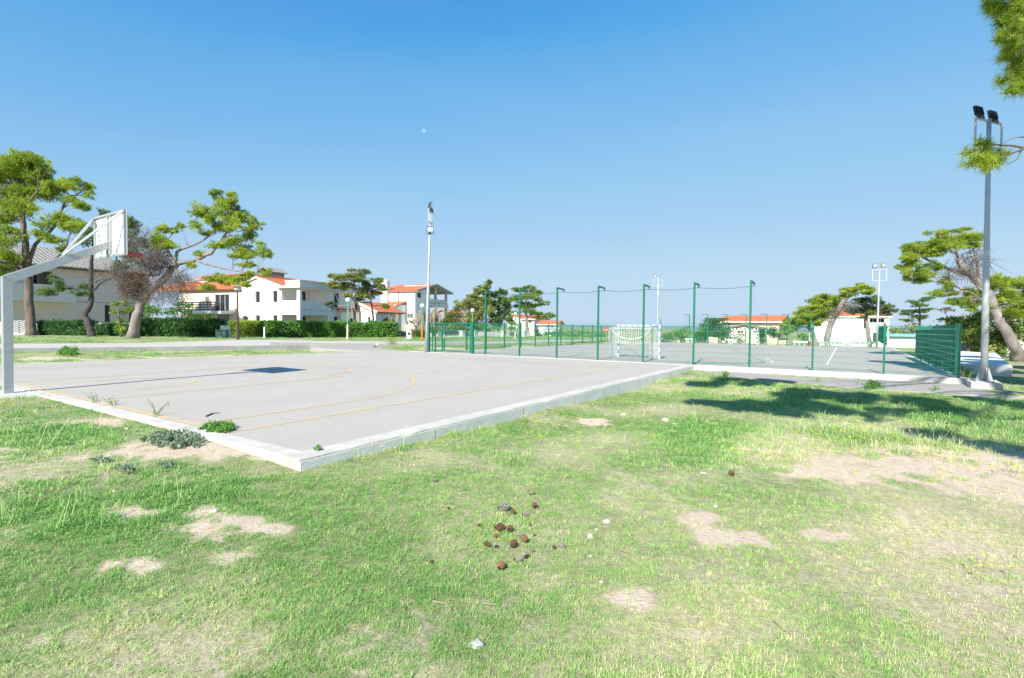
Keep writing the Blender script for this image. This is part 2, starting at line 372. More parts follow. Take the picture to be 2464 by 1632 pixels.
def ground_mat():
    m, nt, b, N, L = nodes('turf_and_soil')
    tc = N('ShaderNodeTexCoord')
    def noise(s, d=8, r=.7):
        n = N('ShaderNodeTexNoise'); n.inputs['Scale'].default_value = s; n.inputs['Detail'].default_value = d; n.inputs['Roughness'].default_value = r
        L(tc.outputs['Object'], n.inputs['Vector']); return n.outputs[0]
    def rng(x, a, c):
        q = N('ShaderNodeMapRange'); q.inputs[1].default_value = a; q.inputs[2].default_value = c; L(x, q.inputs[0]); return q.outputs[0]
    def mix(f, a, c):
        q = N('ShaderNodeMix'); q.data_type = 'RGBA'
        L(f, q.inputs[0])
        for k, s in ((6, a), (7, c)):
            if isinstance(s, tuple): q.inputs[k].default_value = (*s, 1)
            else: L(s, q.inputs[k])
        return q.outputs[2]
    ab = N('ShaderNodeAttribute'); ab.attribute_name = 'bare'; ad = N('ShaderNodeAttribute'); ad.attribute_name = 'dry'
    g = mix(rng(noise(9), .35, .65), (.15, .20, .07), (.32, .34, .16))
    st = mix(rng(noise(22), .35, .65), (.40, .35, .20), (.70, .60, .43))
    turf = mix(rng(ad.outputs['Fac'], .05, .95), g, st)
    soil = mix(rng(noise(11, 10, .8), .3, .7), (.48, .36, .25), (.76, .64, .50))
    vor = N('ShaderNodeTexVoronoi'); vor.inputs['Scale'].default_value = 26; L(tc.outputs['Object'], vor.inputs['Vector'])
    peb = N('ShaderNodeMath'); peb.operation = 'LESS_THAN'; peb.inputs[1].default_value = .22; L(vor.outputs['Distance'], peb.inputs[0])
    pk = N('ShaderNodeMath'); pk.operation = 'MULTIPLY'; L(peb.outputs[0], pk.inputs[0]); L(rng(noise(3), .45, .6), pk.inputs[1])
    soil = mix(pk.outputs[0], soil, (.66, .60, .52))
    bb = N('ShaderNodeMath'); bb.operation = 'MULTIPLY_ADD'; bb.inputs[1].default_value = 1.1; bb.inputs[2].default_value = -.55; L(noise(17, 6, .75), bb.inputs[0])
    bs = N('ShaderNodeMath'); bs.operation = 'ADD'; L(bb.outputs[0], bs.inputs[0]); L(ab.outputs['Fac'], bs.inputs[1])
    L(mix(rng(bs.outputs[0], .16, .62), turf, soil), b.inputs['Base Color'])
    b.inputs['Roughness'].default_value = .95; b.inputs['Specular IOR Level'].default_value = .15
    bp = N('ShaderNodeBump'); bp.inputs['Strength'].default_value = .8; bp.inputs['Distance'].default_value = .03
    ad2 = N('ShaderNodeMath'); ad2.operation = 'ADD'; L(noise(30, 6), ad2.inputs[0]); L(pk.outputs[0], ad2.inputs[1])
    L(ad2.outputs[0], bp.inputs['Height']); L(bp.outputs[0], b.inputs['Normal'])
    return m
me.materials.append(ground_mat())

mb = MB(); mb.quad((560, -9000, -4.5), (40000, -9000, -4.5), (40000, 30000, -4.5), (560, 30000, -4.5))
SEA = mat('sea_water', (.05, .17, .22), rough=.22, var=.25, scale=.004, stretch=(1, .15, 1), bump=.25, bscale=.35, spec=.5)
tag(mb.build('sea', SEA), kind='structure')

# ------------------------------------------------------------------ courts and kerbs
def court_mat(name, c, stain, line=None):
    m, nt, b, N, L = nodes(name)
    tc = N('ShaderNodeTexCoord')
    def noise(s, d=6, st=(1, 1, 1)):
        mp = N('ShaderNodeMapping'); mp.inputs['Scale'].default_value = st; L(tc.outputs['Object'], mp.inputs['Vector'])
        n = N('ShaderNodeTexNoise'); n.inputs['Scale'].default_value = s; n.inputs['Detail'].default_value = d; n.inputs['Roughness'].default_value = .7
        L(mp.outputs[0], n.inputs['Vector']); return n.outputs[0]
    def rng(x, a, c_):
        q = N('ShaderNodeMapRange'); q.inputs[1].default_value = a; q.inputs[2].default_value = c_; L(x, q.inputs[0]); return q.outputs[0]
    def mix(f, a, c_):
        q = N('ShaderNodeMix'); q.data_type = 'RGBA'; L(f, q.inputs[0])
        for k, s in ((6, a), (7, c_)):
            if isinstance(s, tuple): q.inputs[k].default_value = (*s, 1)
            else: L(s, q.inputs[k])
        return q.outputs[2]
    base = mix(rng(noise(.9, 8, (.5, 1.4, 1)), .32, .68), tuple(x*stain for x in c), c)
    base = mix(rng(noise(.33, 10, (.6, 1.2, 1)), .50, .66), base, tuple(x*.80 for x in c))      # weathered darker areas
    base = mix(rng(noise(2.6, 12, (.35, 1.6, 1)), .55, .74), base, tuple(x*.64 for x in c))      # streaks
    vo = N('ShaderNodeTexVoronoi'); vo.inputs['Scale'].default_value = 5.0; L(tc.outputs['Object'], vo.inputs['Vector'])
    le = N('ShaderNodeMath'); le.operation = 'LESS_THAN'; le.inputs[1].default_value = .022; L(vo.outputs['Distance'], le.inputs[0])
    base = mix(le.outputs[0], base, tuple(min(1, x*1.6) for x in c))                             # pale grit
    fine = mix(rng(noise(120, 3), .35, .65), tuple(x*.80 for x in c), tuple(min(1, x*1.15) for x in c))
    q = N('ShaderNodeMix'); q.data_type = 'RGBA'; q.blend_type = 'MULTIPLY'; q.inputs[0].default_value = .55
    L(base, q.inputs[6]); L(fine, q.inputs[7])
    q2 = N('ShaderNodeMix'); q2.data_type = 'RGBA'; q2.inputs[0].default_value = .55; L(base, q2.inputs[6]); L(fine, q2.inputs[7])
    out = q2.outputs[2]
    if line:                                      # worn paint: the concrete shows through
        out = mix(rng(noise(2.2, 8), .30, .62), out, line)
        out = mix(rng(noise(60, 4), .30, .55), q2.outputs[2], out)
    L(out, b.inputs['Base Color']); b.inputs['Roughness'].default_value = .93; b.inputs['Specular IOR Level'].default_value = .12
    bp = N('ShaderNodeBump'); bp.inputs['Strength'].default_value = .35; bp.inputs['Distance'].default_value = .01
    L(noise(140, 4), bp.inputs['Height']); L(bp.outputs[0], b.inputs['Normal'])
    return m
CCOL = (.465, .428, .374)
COURT = court_mat('grey_court_surface', CCOL, .80)
COURT2 = court_mat('grey_far_court_surface', (.42, .388, .35), .88)
YEL = court_mat('worn_yellow_paint', CCOL, .85, (.80, .50, .08))
WHT = mat('white_line_paint', (.80, .80, .78), var=.08, scale=6)
ASPH = court_mat('pale_asphalt', (.385, .355, .32), .85)
GRAV = court_mat('pale_road_surface', (.51, .475, .43), .85)
KERB = mat('kerb_concrete', (.63, .60, .545), rough=.92, c2=(.44, .41, .36), scale=2.2, detail=10, bump=.45, bscale=40)

mb = MB(); mb.prism([(-.06, -9.13), (16.5, -9.13), (16.5, SLABY(16.5)), (-.06, SLABY(-.06))], -.7, 0)
court = tag(mb.build('basketball_court', COURT), kind='structure')
mb = MB()
def rough_kerb(mb, a, b, wd, z1, z0=-.75, step=.16):   # cast kerb with slightly wandering, chipped edges; a-b is the outer edge
    a = Vector(a); b = Vector(b); d = b-a; n = int(d.length/step); u_ = d.normalized(); nrm = Vector((-u_.y, u_.x))*wd; rg = np.random.default_rng(19); base = len(mb.v)
    for i in range(n+1):
        p = a+d*i/n; ch = .016 if rg.random() < .05 else 0; e = [rg.normal(0, .0016) for _ in range(5)]
        o = Vector((-u_.y, u_.x))
        mb.v += [(p.x+o.x*e[0], p.y+o.y*e[0], z0), (p.x+o.x*e[0], p.y+o.y*e[0], z1-.014-ch+e[1]), (p.x+o.x*(.014+ch), p.y+o.y*(.014+ch), z1+e[2]), (p.x+nrm.x+o.x*e[3], p.y+nrm.y+o.y*e[3], z1+e[2]*.5), (p.x+nrm.x, p.y+nrm.y, z0)]
    for i in range(n):
        for k in range(4): mb.f.append((base+i*5+k, base+i*5+k+1, base+i*5+k+6, base+i*5+k+5)[::-1]); mb.m.append(0)
    for i in (0, n): mb.f.append(tuple(base+i*5+k for k in range(5))); mb.m.append(0)
rough_kerb(mb, (-.29, -9.41), (16.8, -9.41), .28, .010)
rough_kerb(mb, (-.29, 9.75), (-.29, -9.125), .23, .010)
mb.box(16.5, 16.8, -9.13, SLABY(16.5)+.12, -.7, .012)
mb.prism([(-.06, SLABY(-.06)), (16.5, SLABY(16.5)), (16.5, SLABY(16.5)+.13), (-.06, SLABY(-.06)+.13)], -.7, .008)
kb = tag(mb.build('kerb', KERB), kind='structure')
mb = MB(); mb.box(-.282, 16.79, -9.4205, -9.405, -.75, -.022); tag(mb.build('kerb_wall', CONC_D), kind='structure')
mb = MB()
for x_ in (1.9, 4.3, 6.4, 8.9, 11.2, 13.6, 15.4): mb.box(x_, x_+.010, -9.4222, -9.4195, -.6, -.024)
tag(mb.build('kerb_joint', mat('dark_joint', (.20, .19, .17))), kind='structure')
mb = MB(); mb.prism([(-1.25, -.45), (-.29, -.8), (-.29, .95), (-1.2, .8)], -.5, .004)
tag(mb.build('pole_footing_path', KERB), kind='structure')
# painted lines (4 mm sheets)
mb = MB(); LZ = .004; LW = .055
def strip(mb, pts, wd, z=LZ, m=0, zf=None):
    pts = [Vector((p[0], p[1])) for p in pts]; L_ = []; R_ = []
    for i, p in enumerate(pts):
        d = (pts[min(i+1, len(pts)-1)]-pts[max(i-1, 0)]).normalized(); n = Vector((-d.y, d.x))*wd/2
        for l, q in ((L_, p+n), (R_, p-n)): l.append((q.x, q.y, z+(zf(q.x, q.y) if zf else 0)))
    for i in range(len(pts)-1): mb.quad(R_[i], R_[i+1], L_[i+1], L_[i], m)
def arc(cx, r, a0, a1, n=48): return [(cx+r*math.cos(a0+(a1-a0)*i/n), r*math.sin(a0+(a1-a0)*i/n)) for i in range(n+1)]
HW, R3, S3, LC = 7.385, 6.69, 6.407, 13.86
strip(mb, [(.03, -HW), (.03, HW+1)], .07); strip(mb, [(.066, -HW), (LC, -HW)], LW); strip(mb, [(.066, HW), (LC, HW)], LW)
strip(mb, [(LC, -HW+.03), (LC, HW-.03)], LW)
ta = math.asin(S3/R3)
strip(mb, [(.066, -S3), (1.575+R3*math.cos(ta), -S3)] + arc(1.575, R3, -ta, ta, 64) + [(.066, S3)], LW)
strip(mb, [(.066, -2.45), (5.8, -2.45)], LW); strip(mb, [(.066, 2.45), (5.8, 2.45)], LW); strip(mb, [(5.8, -2.42), (5.8, 2.42)], LW, .0045)
strip(mb, arc(5.8, 1.8, -PI/2, PI/2), LW, .0055); strip(mb, [(1.2, -1.3)] + arc(1.575, 1.3, -PI/2, PI/2) + [(1.2, 1.3)], LW)
tag(mb.build('line_marking', YEL, court), kind='structure')

z2 = lambda x, y=0: -K2*(x-16.85)
XF, YL2, YR2 = 49.5, 4.0, -17.05
mb = MB(); mb.hexa([(16.8, YR2, -.7), (XF, YR2, -.9), (XF, YL2, -.9), (16.8, YL2, -.7), (16.8, YR2, z2(16.8)), (XF, YR2, z2(XF)), (XF, YL2, z2(XF)), (16.8, YL2, z2(16.8))])
court2 = tag(mb.build('handball_court', COURT2), kind='structure')
mb = MB()
mb.box(16.62, 17.0, -17.42, -9.412, -.6, .012)
mb.hexa([(17.0, -17.3, -.6), (XF, -17.3, -.8), (XF, YR2, -.8), (17.0, YR2, -.6), (17.0, -17.3, .012), (XF, -17.3, z2(XF)+.02), (XF, YR2, z2(XF)+.02), (17.0, YR2, .012)])
mb.hexa([(16.8, YL2, -.6), (XF, YL2, -.8), (XF, YL2+.15, -.8), (16.8, YL2+.15, -.6), (16.8, YL2, .012), (XF, YL2, z2(XF)+.02), (XF, YL2+.15, z2(XF)+.02), (16.8, YL2+.15, .012)])
tag(mb.build('kerb', KERB, bevel=.012), kind='structure')
mb = MB()
for pts in ([(2014, 835), (1989.5, 877.5)], [(1988, 877.2), (1925, 874.5)], [(1800, 862.5), (1822, 862.6), (1842, 864.5), (1855, 867.5), (1860, 871), (1858, 873.5)]):
    strip(mb, [G2(*p) for p in pts], .06, .004, zf=z2)
tag(mb.build('line_marking', WHT, court2), kind='structure')

# roads and paths
def sheet(name, pts, m, t=.0):
    mb = MB(); mb.slab(pts, .30); return tag(mb.build(name, m), kind='structure')
far = [(-250, 829), (0, 827.5), (340, 825.5), (460, 822), (560, 818.5), (640, 818), (700, 819.5), (800, 821), (960, 822), (1150, 822), (1240, 820.5), (1330, 819), (1440, 817.3)]
near = [(-250, 836.5), (0, 834), (340, 831.8), (745, 830.8), (905, 831.3), (1027, 829.8), (1150, 827.2), (1250, 825), (1330, 823.2), (1440, 819.5)]
mb = MB()
us = sorted(set([u for u, _ in near]+[u for u, _ in far]+list(range(-250, 1440, 60))))
ip = lambda L_, u: np.interp(u, [a for a, _ in L_], [b for _, b in L_])
def nearP(u):                                     # the road meets the back of the retaining wall
    if u > 745: return G(u, ip(near, u), .10)
    p = onLine(u); return Vector((p.x, p.y, .10))
def onLine(u):
    d = ray(u, 800).to_2d(); o = (WA.to_2d()+WN*.18); e = WDIR; c0 = CAM.to_2d(); det = d.x*-e.y+e.x*d.y
    t = ((o.x-c0.x)*-e.y+e.x*(o.y-c0.y))/det; return c0+d*t
for a, b in zip(us[:-1], us[1:]):
    mid = lambda u: ip(far, u)+(ip(near, u)-ip(far, u))*.55
    mb.slab([nearP(a).lerp(G(a, ip(far, a), .10), .45), nearP(b).lerp(G(b, ip(far, b), .10), .45), G(b, ip(far, b), .10), G(a, ip(far, a), .10)], .3, 0)
    mb.slab([nearP(a), nearP(b), nearP(b).lerp(G(b, ip(far, b), .10), .45), nearP(a).lerp(G(a, ip(far, a), .10), .45)], .3, 1 if a > 640 and a < 1100 else 0)
tag(mb.build('road', [GRAV, ASPH]), kind='structure')
pz = lambda v: .10-np.clip((v-831)/14, 0, 1)*.095
sheet('path', [G(u, v, float(pz(v))+.004) for u, v in [(745, 831), (748, 836), (800, 840), (880, 844), (925, 845.2), (1000, 847), (950, 841.5), (896, 835), (905, 831.5)]], ASPH)
sheet('asphalt_path', [G(u, v, -.165) for u, v in [(1700, 896), (1716, 901), (1760, 906.5), (1830, 911.5), (1900, 918.5), (2000, 929), (2130, 938), (2250, 944.5), (2330, 949.5), (2392, 953.7), (2361, 936.8), (2344, 930)]]
      + [Vector((16.64, -17.42, -.165)), Vector((16.64, -9.45, -.165))], ASPH)
# grey retaining kerb beyond the court
mb = MB(); top = [(-250, 839), (40, 837), (340, 834), (520, 832.2), (745, 831)]
for a, b in zip(top[:-1], top[1:]):
    q = []
    for (u, v) in (a, b):
        t = (u+250)/995; p = WA.lerp(WB, t); h = HZ(u, v, p); q.append((p, h))
    n = Vector((WN.x, WN.y, 0))*.22
    (p, h), (p2, h2) = q
    mb.hexa([Vector((p.x, p.y, -.5)), Vector((p2.x, p2.y, -.5)), Vector((p2.x, p2.y, -.5))+n, Vector((p.x, p.y, -.5))+n,
             Vector((p.x, p.y, h)), Vector((p2.x, p2.y, h2)), Vector((p2.x, p2.y, h2))+n, Vector((p.x, p.y, h))+n])
recentre(tag(mb.build('retaining_wall', mat('shaded_grey_concrete', (.25, .265, .262), rough=.9, var=.18, scale=1.2, bump=.3, bscale=30)), 'low grey concrete retaining wall between the grass strip and the road', 'wall'), (WA+WB)*.5)  # the wall's shade is put into its dark blue-grey base colour
p = G(913, 833, .02)
mb = MB(); mb.box(-.2, .2, -.14, .14, -.1, HZ(913, 827, p)-p.z)
o = mb.build('concrete_block', KERB, bevel=.02); o.location = p; tag(o, 'small pale concrete block at the end of the kerb where the path meets the road', 'block')
# ------------------------------------------------------------------ basketball hoop
hoop = empty('basketball_hoop', (-.565, .08, 0), 0, 'galvanised basketball hoop with raised arm and white backboard at the court baseline', 'basketball hoop')
mb = MB(); mb.hexa([(-.64, .005, .13), (-.49, .005, .13), (-.49, .155, .13), (-.64, .155, .13), (-.63, .005, 2.40), (-.47, .005, 2.285), (-.47, .155, 2.285), (-.63, .155, 2.40)])
mb.build('pole', GALV, hoop, bevel=.006)
mb = MB(); mb.box(-.643, -.487, .002, .158, -.02, .128); mb.build('base_sleeve', GALV, hoop, bevel=.005)
mb = MB(); mb.hexa([(-.462, .01, 2.283), (-.462, .15, 2.283), (-.628, .15, 2.404), (-.628, .01, 2.404), (1.175, .01, 3.17), (1.175, .15, 3.17), (1.175, .15, 3.35), (1.175, .01, 3.35)])
mb.build('arm', GALV, hoop, bevel=.006)
mb = MB(); mb.box(1.177, 1.192, -.03, .19, 3.05, 3.37)
for y in (-.02, .14): mb.box(1.194, 1.236, y, y+.045, 3.01, 3.99)
mb.build('mounting_plate', GALV, hoop, bevel=.003)
for s in (-1, 1):
    mb = MB(); mb.bar((.36, .08+s*.03, 2.945), (1.19, .09+s*.85, 3.965), .042, .042); mb.build('brace', GALV, hoop)
bb = MB(); bb.box(1.24, 1.265, -.785, .965, 3.0, 4.01)
bbo = bb.build('backboard', mat('backboard_white', (.82, .82, .80), rough=.45, var=.03, scale=2), hoop, bevel=.004)
mb = MB()
for y0, y1 in ((-.785, -.735), (.915, .965)): mb.box(1.196, 1.238, y0, y1, 3.0, 4.01)
for z0, z1 in ((3.0, 3.045), (3.965, 4.01)): mb.box(1.197, 1.237, -.733, .913, z0, z1)
for s in (-1, 1): mb.tube([(1.22, .09+s*.12, 3.95), (1.22, .09+s*.55, 3.05)] if s > 0 else [(1.22, .09-.75, 3.95), (1.22, .09-.35, 3.05)], .006, 5)
mb.build('back_frame', GALV, bbo)
mb = MB(); c = Vector((1.67, .09, 3.12))
ring = [c+Vector((.225*math.cos(a), .225*math.sin(a), 0)) for a in np.linspace(0, 2*PI, 37)]
mb.tube(ring, .017, 8, cap=False); mb.tube([p-Vector((0, 0, .035)) for p in ring], .008, 6, cap=False)
mb.box(1.268, 1.46, .0, .18, 3.06, 3.135); mb.box(1.266, 1.28, -.06, .24, 3.03, 3.19)
for i in range(0, 36, 3): mb.tube([ring[i], ring[i]-Vector((0, 0, .05))], .006, 5)
mb.build('ring', mat('red_ring_paint', (.55, .035, .02), rough=.4, var=.12, scale=9), hoop)

# ------------------------------------------------------------------ mesh fences
def wire_panel(mb, a, b, z0, z1, step=.05, wv=.0048, hs=.2, wh=.007, vert=True, hor=True):
    a = Vector(a); b = Vector(b); d = (b-a); L_ = d.to_2d().length; n = max(2, int(L_/step)); dz = b.z-a.z
    ux = Vector((d.x, d.y, 0)).normalized(); nn = Vector((-ux.y, ux.x, 0))
    for i in range(1, n if vert else 0):
        t = i/n; p = a.lerp(b, t); h = wv/2
        q = [p-ux*h-nn*h, p+ux*h-nn*h, p+nn*h*1.4]
        mb.add([x+Vector((0, 0, z0)) for x in q]+[x+Vector((0, 0, z1)) for x in q], [(0, 1, 4, 3), (1, 2, 5, 4), (2, 0, 3, 5)])
    z = z0+.04
    while z < z1 and hor:
        mb.bar(a+Vector((0, 0, z))-nn*(wv*.5+wh*.5), b+Vector((0, 0, z))-nn*(wv*.5+wh*.5), wh, wh); z += hs
def fpost(mb, p, h, w=.06): mb.box(p[0]-w/2, p[0]+w/2, p[1]-w/2, p[1]+w/2, p[2]-.1, p[2]+h); mb.box(p[0]-w/2-.004, p[0]+w/2+.004, p[1]-w/2-.004, p[1]+w/2+.004, p[2]+h, p[2]+h+.015)
def net_sheet(mb, tops, bots, nt, wd=.0045, curve=None, every=1):
    """knotted net between two polylines of equal length"""
    rows = []
    for i, (a, b) in enumerate(zip(tops, bots)):
        a = Vector(a); b = Vector(b); col = []
        for k in range(nt+1):
            t = k/nt; p = a.lerp(b, t)
            if curve: p = p+curve(i/(len(tops)-1), t)
            col.append(p)
        rows.append(col)
    for col in rows[::every]: mb.tube(col, wd/2, 3, cap=False)
    for k in range(0, nt+1): mb.tube([r_[k] for r_ in rows], wd/2, 3, cap=False)

FX = 16.85
ff = empty('mesh_fence', (FX, -8, .012), 0, 'nearest green mesh fence with tall bent posts and a ball net', 'fence', 'fences round the far court')
tall = [.7, -1.3, -3.3, -5.3, -7.3, -9.3, -11.3]; low = [-13.3, -15.3, -17.15]; H1, H2 = 1.63, 3.17
for y in tall:
    mb = MB(); fpost(mb, (FX, y, .012), H2-.06, .065); mb.bar((FX-.02, y, H2), (FX+.62, y-.02, H2-.05), .06, .06)
    mb.bar((FX+.60, y-.02, H2-.05), (FX+.60, y-.02, H2-.17), .03, .03); mb.box(FX-.045, FX+.045, y-.045, y+.045, H1-.05, H1-.02)
    mb.build('post', GREEN, ff)
for y in low:
    mb = MB(); fpost(mb, (FX, y, .012), H1, .06); mb.build('post', GREEN, ff)
yy = [1.45]+tall+low
for a, b in zip(yy[:-1], yy[1:]):
    mb = MB(); wire_panel(mb, (FX, a-.03, .012), (FX, b+.03, .012), .05, 1.6); mb.build('mesh_panel', WIRE, ff)
mb = MB(); rope = []
for i in range(61):
    y = .7-12.0*i/60; k = (i % 10)/10; rope.append(Vector((FX+.6, y, H2-.14-.07*math.sin(PI*k)+.012*math.sin(i*2.3))))
mb.tube(rope, .010, 5); mb.build('rope', mat('dark_rope', (.05, .10, .10), var=.2), ff)
pe = G2(1842, 874); tops = [Vector((FX+.6, .7-12.0*i/100, H2-.16-.06*math.sin(PI*(i % 16.67)/16.67))) for i in range(101)]
bots = []
for i in range(101):
    t = i/100; q = Vector((FX+.9+.25*math.sin(t*9), .3-11.6*t, .03)); k = max(0, (t-.80)/.20)**1.6
    bots.append(q.lerp(Vector((pe.x, pe.y, .02)), k))
mb = MB(); net_sheet(mb, tops, bots, 26, .0017, lambda s, t: Vector((-.10*math.sin(PI*t)+.03*math.sin(s*40), 0, 0)))
mb.tube(bots[78:], .012, 5); mb.build('ball_net', mat('green_net', (.03, .22, .17), var=.2), ff)

lf = empty('mesh_fence', (30, YL2+.07, z2(30)), 0, 'low green mesh fence along the far long side of the court beside the houses', 'fence', 'fences round the far court')
lx = [FX+.1]+[onY(u, YL2+.07).x for u in (1123, 1170, 1214, 1253.5, 1288.5, 1320.4, 1350, 1377.6, 1402.7, 1425.6, 1447, 1467.5)]
while lx[-1] < XF-2.5: lx.append(lx[-1]+2.1)
lx.append(XF)
for x in lx: mb = MB(); fpost(mb, (x, YL2+.07, z2(x)), 1.63, .06); mb.build('post', GREEN, lf)
for a, b in zip(lx[:-1], lx[1:]):
    mb = MB(); wire_panel(mb, (a+.03, YL2+.07, z2(a)), (b-.03, YL2+.07, z2(b)), .05, 1.6, .075 if a > 24 else .05, .005); mb.build('mesh_panel', WIRE, lf)

bf = empty('mesh_fence', (XF, -7, z2(XF)), 0, 'distant green fence with seven tall bent posts behind the farther goal', 'fence', 'fences round the far court')
by = [(u, onX(u, XF+.05)) for u in (1658.7, 1703, 1749, 1795, 1845, 1897, 1951)]
for u, p in by:
    h = HZ(u, 757, p); mb = MB(); fpost(mb, (p.x, p.y, z2(XF)), h-z2(XF)-.05, .075)
    mb.bar((p.x, p.y, h), (p.x-.1, p.y+.55, h-.03), .06, .06); mb.build('post', GREEN, bf)
p0 = onX(1590, XF+.05); mb = MB(); hz = HZ(1590, 768, p0); fpost(mb, (p0.x, p0.y, z2(XF)), hz-z2(XF), .07); mb.build('post', GREEN, bf)
yb = sorted([4.0, p0.y]+[p.y for _, p in by]+[-14.9, -17.1], reverse=True)
for a, b in zip(yb[:-1], yb[1:]):
    mb = MB(); wire_panel(mb, (XF+.05, a-.04, z2(XF)), (XF+.05, b+.04, z2(XF)), .05, 1.6, .10, .006); mb.build('mesh_panel', WIRE, bf)
mb = MB(); y0, y1 = by[0][1].y+.5, by[-1][1].y+.5; n = 60
hz = HZ(1800, 758, by[3][1])
net_sheet(mb, [Vector((XF-.05, y0+(y1-y0)*i/n, hz)) for i in range(n+1)], [Vector((XF-.05, y0+(y1-y0)*i/n, z2(XF)+1.4)) for i in range(n+1)], 8, .006)
mb.build('ball_net', mat('green_net', (.03, .22, .17)), bf)

def mat_screen():
    m, nt, b, N, L = nodes('green_screen_fabric')
    tc = N('ShaderNodeTexCoord'); nz = N('ShaderNodeTexNoise'); nz.inputs['Scale'].default_value = 1.3; nz.inputs['Detail'].default_value = 4
    L(tc.outputs['Object'], nz.inputs['Vector'])
    cr = N('ShaderNodeValToRGB'); cr.color_ramp.elements[0].color = (.002, .20, .12, 1); cr.color_ramp.elements[1].color = (.008, .36, .22, 1); L(nz.outputs[0], cr.inputs[0])
    L(cr.outputs[0], b.inputs['Base Color']); b.inputs['Roughness'].default_value = .6
    t = N('ShaderNodeBsdfTranslucent'); t.inputs[0].default_value = (.01, .62, .38, 1)
    tr = N('ShaderNodeBsdfTransparent'); tr.inputs[0].default_value = (.55, .85, .75, 1)
    m1 = N('ShaderNodeMixShader'); m1.inputs[0].default_value = .5; L(b.outputs[0], m1.inputs[1]); L(t.outputs[0], m1.inputs[2])
    m2 = N('ShaderNodeMixShader'); m2.inputs[0].default_value = .22; L(m1.outputs[0], m2.inputs[1]); L(tr.outputs[0], m2.inputs[2])
    L(m2.outputs[0], nt.nodes['Material Output'].inputs[0]); return m
SCREEN = mat_screen()
WIRE_L = mat('pale_wire', (.50, .66, .58), rough=.35, var=.1, spec=.6)
def screened(us, label, hh, pl):
    xs_ = [onY(u, -17.18).x for u in us]; zc = lambda x: max(z2(x), -.3)+.012
    r_ = empty('screened_fence', ((xs_[0]+xs_[-1])/2, -17.18, zc(xs_[0])), 0, label, 'fence', 'screened fences along the right side of the far court')
    for x in xs_: mb = MB(); fpost(mb, (x, -17.18, zc(x)), hh, .065); mb.build('post', GREEN, r_)
    for i, (a, b) in enumerate(zip(xs_[:-1], xs_[1:])):
        mb = MB(); wire_panel(mb, (a+.035, -17.155, zc(a)), (b-.035, -17.155, zc(b)), .04, hh-.03, .08, .006, .2, .016, True, not pl); o = mb.build('mesh_panel', WIRE, r_)
        if pl: mb = MB(); wire_panel(mb, (a+.035, -17.15, zc(a)), (b-.035, -17.15, zc(b)), .04, hh-.03, .1, .006, .2, .017, False, True); mb.build('line_wires', WIRE_L, o)
        mb = MB(); z0 = .05 if i % 3 != 1 else .12
        n = 6
        for k in range(n):                        # woven privacy strips, a few slipped upwards
            t0, t1 = k/n+.006, (k+1)/n-.006; xa, xb = a+.04+(b-a-.08)*t0, a+.04+(b-a-.08)*t1
            zz = z0+(0 if (k*7+i*3) % 5 else .25)
            mb.box(xa, xb, -17.185, -17.182, zc(xa)+zz, zc(xa)+hh-.05)
        mb.build('privacy_screen', SCREEN, r_)
    return r_
screened((2303.5, 2279, 2255, 2238, 2219, 2206), 'green screened fence with pale horizontal wires beside the tall mast on the right', 1.66, True)
screened((2134, 2122, 2112), 'far short green screened fence panel in front of the white house', 2.0, False)

gate = empty('gate', (FX, 3, .012), 0, 'green double leaf mesh gate beside the grey mast at the court corner', 'gate')
for y, w_ in ((4.42, .10), (1.5, .13)):
    mb = MB(); mb.box(FX-w_/2, FX+w_/2, y-w_/2, y+w_/2, -.05, 1.60); mb.build('gate_post', GREEN, gate, bevel=.005)
def leaf(y0, y1, w0, w1):
    mb = MB(); z0, z1 = .07, 1.55
    mb.box(FX-.025, FX+.025, y0-w0, y0, z0, z1); mb.box(FX-.025, FX+.025, y1, y1+w1, z0, z1)
    mb.box(FX-.024, FX+.024, y1+w1, y0-w0, z1-.05, z1); mb.box(FX-.024, FX+.024, y1+w1, y0-w0, z0, z0+.05)
    o = mb.build('gate_leaf', GREEN, gate)
    mb = MB(); wire_panel(mb, (FX, y0-w0, 0), (FX, y1+w1, 0), z0+.05, z1-.05, .05, .004); mb.build('mesh_panel', WIRE, o)
    return o
leaf(4.22, 3.48, .05, .06); o = leaf(3.42, 1.60, .10, .05)
mb = MB(); mb.box(FX-.06, FX-.025, 3.30, 3.36, .75, .95); mb.bar((FX-.07, 3.34, .88), (FX-.07, 3.2, .88), .02); mb.build('handle', GALV, o)

